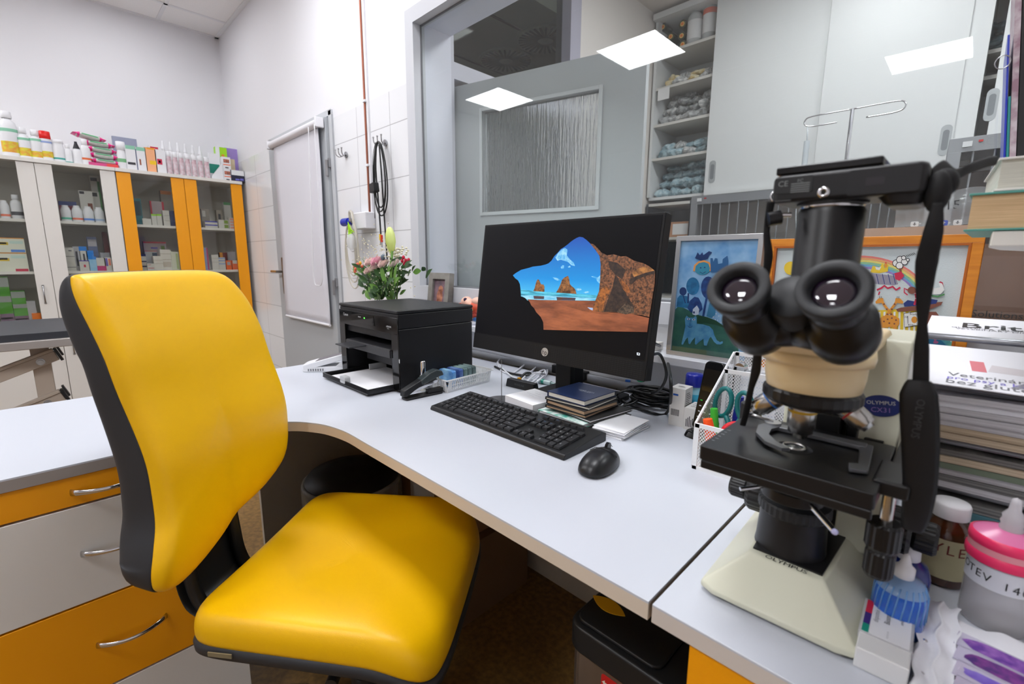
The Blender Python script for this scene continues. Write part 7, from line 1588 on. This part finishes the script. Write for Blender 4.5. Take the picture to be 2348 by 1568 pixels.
# yellow unit second shelf
tubebox('box','white and navy striped stack behind the yellow frame at the left',322,336,582,S2,CX,cwh,[(0,1,.2,.28,mat('carton_navy')),(0,1,.5,.58,mat('carton_navy')),(0,1,.85,1,mat('carton_navy'))],.05,GI)
tubebox('box','dark framed grey carton behind the small red printed one',334,362,575,S2,CX-.07,mat('carton_silver'),[(.6,1,0,.9,mat('carton_dark_blue',(44,60,84),.5)),(0,1,.97,1,mat('edge_red'))],.04,GI)
tubebox('box','small white carton with red print on the second shelf',338,355,604,S2,CX+.02,cwh,[(.1,.5,.75,.82,red),(.1,.9,.3,.38,red)],.04,GI)
tubebox('box','wide white carton at the left of the pale pile',353,374,587,S2,CX,mat('carton_pale',(222,218,208),.5),[(0,1,.45,.47,mat('seam_tan',(170,160,140),.6)),(0,1,.7,.72,mat('seam_tan'))],.06,GI)
tubebox('box','highest white carton in the middle of the pale pile',369,394,572,S2,CX-.01,mat('carton_pale'),[(0,1,.5,.52,mat('seam_tan')),(0,1,.78,.8,mat('seam_tan')),(.1,.9,.15,.4,mat('carton_faint',(200,190,176),.5))],.06,GI)
tubebox('box','pale green white carton at the right of the pale pile',394,411,577,S2,CX,mat('carton_mint_white',(216,220,200),.5),[(.6,.9,.05,.9,mat('tint_green',(180,196,140),.5))],.06,GI)
tubebox('box','long white carton with a red edge and green seal at the back',332,384,554,S2,CX-.14,mat('carton_rose_grey'),[(0,1,.94,1,mat('edge_red')),(.75,.92,.72,.86,mat('seal_green',(100,120,60),.5)),(.3,.6,.75,.8,mat('purple_top'))],.05,GI)
tubebox('box','blue striped leaflet pack behind the middle yellow stile',467,478,568,S2,CX,mat('stripes_blue',(90,120,200),.5,rgb2=(200,210,230),vscale=120,stretch=(1,1,8)),[(.7,1,0,1,mat('magenta_edge',(190,50,110),.5))],.05,GI)
tubebox('box','tall white stacked carton on the right second shelf',486,502,584,S2,CX,cwh,[(0,1,.5,.52,mat('seam_tan')),(0,1,.75,.77,mat('seam_tan'))],.05,GI)
tubebox('box','white carton with blue lines right of the tall stack',502,517,590,S2,CX,cwh,[(0,1,.45,.5,mat('band_blue')),(0,1,.7,.75,mat('band_blue')),(0,1,.9,.95,mat('band_blue'))],.05,GI)
tubebox('box','orange carton with a grey round seal',519,531,597,S2,CX,mat('carton_vivid_orange',(236,110,50),.5),[(.2,.8,.5,.85,mat('carton_silver'))],.04,GI)
tubebox('box','orange and pale carton beside the right yellow stile',533,545,597,S2,CX,mat('carton_vivid_orange'),[(.1,.9,.65,1,cwh)],.04,GI)
tubebox('box','dark red carton behind the blue lined one',505,522,579,S2,CX-.08,mat('carton_dark_red'),[(.0,.4,.5,1,orr)],.04,GI); tubebox('box','grey carton at the back right on the second shelf',523,541,577,S2,CX-.10,mat('carton_silver'),[],.04,GI)
# ================================================================ NEXT ROOM FURNITURE
WYF = 3.40; wl = mat('wardrobe_white', (214,216,216), .35); wedge = mat('wardrobe_edge', (206,204,198), .5)
def N(px, py, Y=WYF): return at(px, py, Y=Y)
xL = -1.885; xO = N(1630,300).x; xD1 = N(1890,200).x; xR = N(2205,200).x; xR2 = N(2262,200,WYF).x
zT = 2.90; zB = N(1624,446).z
t = thing('wall_cabinet', 'white wall cabinet with sliding doors and an open shelf bay in the next room', 'cabinet', (xL, WYF+.40, zB))
def W(*a): return (a[0]-xL, a[1]-xL, a[2]-WYF-.40, a[3]-WYF-.40, a[4]-zB, a[5]-zB)
XE = xR2+.75
b = B(wl)
b.b2(*W(xL,XE,WYF+.385,WYF+.40,zB,zT)); b.b2(*W(xL,XE,WYF+.03,WYF+.385,zB,zB+.02)); b.b2(*W(xL,XE,WYF+.0,WYF+.385,zT-.03,zT)); b.b2(*W(xL,xL+.02,WYF+.0,WYF+.385,zB+.02,zT-.03)); b.b2(*W(xO,xO+.018,WYF+.03,WYF+.385,zB+.02,zT-.03)); b.b2(*W(xR,xR+.075,WYF-.03,WYF+.385,zB+.02,zT-.03)); b.b2(*W(XE-.02,XE,WYF+.0,WYF+.385,zB+.02,zT-.03))
b.b2(*W(xO,XE,WYF-.045,WYF+.03,zB-.012,zB+.012)); b.b2(*W(xL,XE,WYF-.045,WYF,zT-.04,zT))
obj('carcass', b, t)
shz = [N(1630,(80+82)/2).z, N(1625,169).z, N(1618,261).z, N(1612,345).z]
for z_ in shz:
    b = B(wedge); b.b2(*W(xL+.02,xO,WYF+.01,WYF+.38,z_-.018,z_)); obj('shelf', b, t)
for z_ in (N(2255,110).z, N(2262,260).z if False else N(2250,170).z):
    b = B(wedge); b.b2(*W(xR+.075,xR+.5,WYF+.05,WYF+.38,z_-.018,z_)); obj('shelf', b, t)
def sdoor(x0_, x1_, y, hx, hz_):
    b = B(wl); b.b2(*W(x0_,x1_,y-.018,y,zB,zT-.035)); d = obj('sliding_door', b, t, .002)
    b = B(mat('grip_grey',(176,180,182),.35,.4)); F = frame((hx-xL,y-.0185-WYF-.40,hz_-zB),(1,0,0),(0,0,1)); b.prism(rr(.045,.15,.022), 0, .0015, M=F); b.prism(rr(.025,.10,.012), .0015, .002, mat('grip_hollow',(120,124,128),.5), F); obj('grip', b, d)
h1 = N(1636,395); h2 = N(2168,325); h3 = N(2273,243)
sdoor(xO-.01, xD1+.02, WYF-.005, h1.x, h1.z); sdoor(xD1, xR, WYF-.026, h2.x, h2.z)
sdoor(xR2+.03, XE-.02, WYF-.005, h3.x, h3.z)
# amber vials boxes, infusion bottles and bags on the open shelves
zs0 = shz[0]
random.seed(31)
for k, (px, py) in enumerate(((1520,62),(1538,84),(1565,55),(1563,82),(1565,103))):
    c = N(px, py, WYF+.06); b = B(mat('vial_dark',(70,74,60),.3)); b.cyl((0,0,0),(0,.10,0),.028); b.cyl((0,-.003,0),(0,0,0),.016,mat('vial_gold',(226,190,110),.4)); b.cyl((0,-.005,0),(0,-.003,0),.009,mat('vial_orange_core',(230,120,40),.4))
    one('vial', 'dark lying vial with a golden end on the top shelf, '+('upper left','lower left','upper right','middle right','lower right')[k], 'vial', b, (c.x,c.y,max(c.z,zs0+.0285)), group='lying vials on the top shelf')
for k, (px0, px1, pyt) in enumerate(((1572,1604,25),(1606,1636,0))):
    a0 = N(px0,90,WYF+.06).x; a1 = N(px1,90,WYF+.06).x; R_ = (a1-a0)/2; h = .27 if k == 0 else .34
    b = B(mat('infusion_plastic',(206,210,210),.2,alpha=.85)); b.lathe([(0,0),(R_,0),(R_,h*.7),(R_*.5,h*.85),(R_*.3,h*.88),(R_*.32,h),(0,h)],n=24); b.lathe([(R_*1.02,h*.15),(R_*1.02,h*.6)],mat('label_plain',(224,224,224),.5),n=24)
    if k: b.lathe([(R_*1.03,h*.5),(R_*1.03,h*.6)],mat('label_salmon',(226,120,100),.5),n=24)
    one('infusion_bottle', ('clear infusion bottle with white label on the top shelf','larger infusion bottle with a salmon stripe at the right of the top shelf')[k], 'infusion bottle', b, ((a0+a1)/2, WYF+.09, zs0))
def bagheap(n, zsh, h, cols, lab, grp, seed, xa=None, xb=None, sz=.085):
    random.seed(seed); xa = xa if xa is not None else xL+.05; xb = xb if xb is not None else xO-.06; cols_n = max(3, int((xb-xa)/.088))
    for k in range(n):
        i = k % cols_n; j = k // cols_n; m = cols[k % len(cols)]; ph = [random.uniform(0,6) for _ in range(4)]; s_ = sz*random.uniform(.66,.86)
        b = B(m)
        def f(u, v):
            th = 2*math.pi*u; a = math.pi*(v-.5); r = 1+.16*math.sin(3*th+ph[0])+.12*math.sin(5*th+7*v+ph[1])+.10*math.sin(9*v+ph[2])
            return (s_*r*math.cos(a)*math.cos(th), s_*.8*r*math.cos(a)*math.sin(th), s_*.52*(1+math.sin(a)*r*.9))
        b.grid(f, 14, 8, cu=True, smooth=False)
        one('medical_bag', lab+', '+('%s row, ' % ('bottom','second','third','fourth','fifth','sixth')[min(j,5)])+('leftmost','left','centre left','centre','centre right','right','rightmost','far right')[min(i,7)], 'bag', b, (xa+(xb-xa)*(i+.5)/cols_n+random.uniform(-.01,.01), WYF+.10+random.uniform(-.015,.015)+.05*j, zsh+h*j*.9), random.uniform(0,360), grp)
sy = mat('bag_ochre',(206,180,120),.35,rgb2=(226,220,190),vscale=30); sg = mat('bag_silver',(188,190,190),.25,rgb2=(140,142,142),vscale=40); sgl = mat('bag_clear_grey',(214,214,212),.2,rgb2=(150,154,154),vscale=50); sb = mat('bag_blue_grey',(168,190,196),.3,rgb2=(120,146,156),vscale=40); sb2 = mat('bag_pale_blue',(190,208,212),.3,rgb2=(136,166,178),vscale=50); sk = mat('bag_dark_teal',(44,66,76),.3,rgb2=(90,120,130),vscale=30)
bagheap(8, shz[1], .05, [sy, sgl], 'ochre packed bag on the second shelf', 'ochre bags on the second shelf', 41, sz=.075)
bagheap(14, shz[2], .075, [sg, sgl, sg], 'crumpled silver bag on the middle shelf', 'silver bags on the middle shelf', 42)
bagheap(8, shz[3], .06, [sb, sb2, sgl], 'blue grey packed bag on the fourth shelf', 'blue grey bags on the fourth shelf', 43)
bagheap(16, zB+.02, .075, [sb2, sb, sb2], 'pale blue packed bag on the lowest shelf', 'pale blue bags on the lowest shelf', 44)
bagheap(6, zB+.02, .09, [sk], 'dark teal bag in the narrow cabinet gap', 'dark teal bags in the narrow gap', 45, xR+.08, xR2+.02)
bagheap(4, N(2255,110).z, .09, [sk], 'dark teal bag high in the narrow cabinet gap', 'dark teal bags high in the gap', 46, xR+.08, xR2+.02)
c = N(1522,212,WYF); b = B(mat('label_plain')); b.b2(-.045,.045,0,.002,-.05,.03); one('shelf_label', 'small white paper label hanging from the second shelf edge', 'label', b, (c.x,WYF-.003,c.z), 0)
# kennels and lower dark compartment
stl = mat('kennel_steel', (150,152,156), .35, .5); kin = mat('kennel_inside', (134,112,102), .6, rgb2=(110,90,82), vscale=4)
def kennel(label, x0_, x1_, z0_, z1_, y, nb_, dep=.5):
    t = thing('kennel', label, 'kennel', (x0_,y,z0_)); w_ = x1_-x0_; h = z1_-z0_
    b = B(stl); b.b2(0,w_,0,dep,h-.02,h); b.b2(0,w_,0,dep,0,.02); b.b2(0,.02,0,dep,.02,h-.02); b.b2(w_-.02,w_,0,dep,.02,h-.02); b.b2(.02,w_-.02,dep-.01,dep,.02,h-.02,kin); obj('cage', b, t)
    b = B(stl); b.b2(0,w_,-.025,0,h-.06,h); b.b2(0,w_,-.025,0,0,.05); b.b2(0,.045,-.025,0,.05,h-.06); b.b2(w_-.045,w_,-.025,0,.05,h-.06)
    d = obj('door_frame', b, t, .002)
    for i in range(nb_):
        x = .05+(w_-.1)*(i+.5)/nb_; b = B(stl); b.cyl((x,-.012,.05),(x,-.012,h-.06),.004,n=6,cap=False); obj('bar', b, d)
    b = B(mat('kennel_latch',(220,222,224),.4)); b.box((.06,-.03,h-.03),(.03,.006,.022)); b.box((.10,-.028,h-.022),(.014,.004,.008),mat('latch_red',(200,40,40),.5)); obj('latch', b, d); return t
k0 = N(1592,452); kennel('steel kennel with vertical bars below the wall cabinet, left of the microscope tube', k0.x, k0.x+.83, .80, N(1700,438).z-.01, WYF-.02, 12)
kx = k0.x+.85; kennel('steel kennel with bars seen between the microscope tube and the strap', kx, N(2160,400,WYF).x, .80, N(1900,425).z-.01 if False else N(1700,438).z-.01, WYF-.02, 9)
kn = at(2178,322,Y=2.9); kennel('taller steel kennel at the right edge behind the window', kn.x, kn.x+.62, .55, kn.z, 2.9, 8)
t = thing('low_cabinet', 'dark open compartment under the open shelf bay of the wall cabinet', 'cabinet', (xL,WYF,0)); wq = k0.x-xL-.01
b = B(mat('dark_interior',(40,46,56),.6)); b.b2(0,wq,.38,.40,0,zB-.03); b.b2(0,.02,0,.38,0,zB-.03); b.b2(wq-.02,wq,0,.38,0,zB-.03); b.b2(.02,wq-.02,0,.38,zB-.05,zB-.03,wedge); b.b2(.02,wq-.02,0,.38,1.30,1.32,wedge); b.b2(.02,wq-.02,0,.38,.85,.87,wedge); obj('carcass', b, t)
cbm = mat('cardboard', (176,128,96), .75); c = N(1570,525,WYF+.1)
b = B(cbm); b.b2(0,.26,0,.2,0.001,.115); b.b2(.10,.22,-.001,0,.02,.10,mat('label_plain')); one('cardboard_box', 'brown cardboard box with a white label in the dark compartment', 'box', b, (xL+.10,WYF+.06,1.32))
# drip stand
c = at(1955,250,Y=2.95); t = thing('drip_stand', 'chrome drip stand with two hook loops and a hanging drip line in the next room', 'drip stand', (c.x,2.95,0))
b = B(chrome); b.cyl((0,0,.03),(0,0,c.z),.009,n=12); obj('pole', b, t)
b = B(chrome)
for k in range(5): a = 2*math.pi*k/5; b.tube([(0,0,.06),(.25*math.cos(a),.25*math.sin(a),.03)], .01, n=8)
for k in range(5): a = 2*math.pi*k/5; b.sph((.25*math.cos(a),.25*math.sin(a),.02),(.02,.02,.02),black_pl,n=10,k=6)
obj('base', b, t)
for s in (-1, 1):
    P = [(0,0,c.z),(s*.17,0,c.z+.0),(s*.205,0,c.z-.016),(s*.20,0,c.z-.04),(s*.16,0,c.z-.05),(s*.06,0,c.z-.05)]
    b = B(chrome); b.tube(spline(P,6), .0035, n=6); obj('hook', b, t)
b = B(mat('drip_clear',(206,214,220),.15,alpha=.6)); b.tube([(-.19,0,c.z-.05),(-.185,.0,c.z-.12)],.003); b.cyl((-.185,0,c.z-.28),(-.185,0,c.z-.12),.014); b.tube(spline([(-.185,0,c.z-.28),(-.20,0,c.z-.5),(-.14,0,c.z-.8),(-.10,0,c.z-1.0)],6),.003); obj('drip_line', b, t)
# counter behind the glass with cartons
b = B(mat('counter_grey',(176,178,182),.35)); b.b2(-1.25,1.2,WY+TH+.025,2.10,.93,.965); b.b2(-1.2,-1.17,1.6,2.05,0,.93); b.b2(1.15,1.18,1.6,2.05,0,.93); one('side_counter', 'grey counter along the other side of the window', 'counter', b)
b = B(mat('cardboard_dim', (126,92,74), .75, rgb2=(112,80,64), vscale=5)); b.b2(0,.42,0,.30,0,.215); F = frame((.005,-.0005,0),(1,0,0),(0,0,1)); pp = onplane(frame((0,1.6,.966),(1,0,0),(0,0,1)))
tp1 = pp(2285,722); tp2 = pp(2280,745); x0_ = .004
b.text('Infusion Solutions', .0235, F @ T(tp1[0]-x0_-.045, tp1[1], .0003), mat('print_dark_grey',(40,36,36),.6)); b.text('10 x 500 ml', .0235, F @ T(tp2[0]-x0_-.02, tp2[1], .0003), mat('print_dark_grey'))
one('cardboard_box', 'brown infusion carton with printed lettering behind the window at the right', 'box', b, (x0_,1.60,.966))
b = B(mat('cardboard_tan', (186,146,120), .7)); b.b2(-.284,.0,0,.25,0,.262); one('cardboard_box', 'tan cardboard box whose top shows over the orange embroidery frame', 'box', b, (.0,1.61,.966))
b = B(mat('clear_bag',(206,206,210),.08,alpha=.38,coat=.6)); b.grid(lambda u, v: (-.17+.17*u, .01*math.sin(u*6)+.006*math.sin(v*9), .09*v+.004*math.sin(u*9)), 16, 8); Fb = frame((-.07,-.014,.05),(1,0,.1),(0,0,1)); b.text('8/15', .03, Fb, mat('marker_black')); 
one('plastic_bag', 'clear plastic bag with handwriting standing on the tan box', 'plastic bag', b, (.0,1.66,1.2285))
for k, (px, m_, lab) in enumerate(((2097,white_plain,'white clip with a down arrow on the tan box'),(2163,mat('clip_blue',(50,80,190),.4),'blue clip with an up arrow on the tan box'),(2195,white_plain,'white clip right of the blue one on the tan box'),(2250,mat('clip_blue'),'blue clip at the right end of the tan box'))):
    c = at(px,515,Y=1.63); b = B(m_); b.prism(rr(.016,.013,.003), -.004, .004, M=frame((0,0,.0075),(1,0,0),(0,0,1))); am = white_plain if k in (1,3) else mat('arrow_grey',(120,120,126),.5); F = frame((0,-.0041,.0075),(1,0,0),(0,0,1)) @ RZ(0 if k in (1,3) else 180); b.prism([(-.004,0),(-.0015,0),(-.0015,-.004),(.0015,-.004),(.0015,0),(.004,0),(0,.004)],0,.0003,am,F)
    one('clip', lab, 'clip', b, (c.x,1.63,1.2285), 0, 'arrow clips on the tan box')
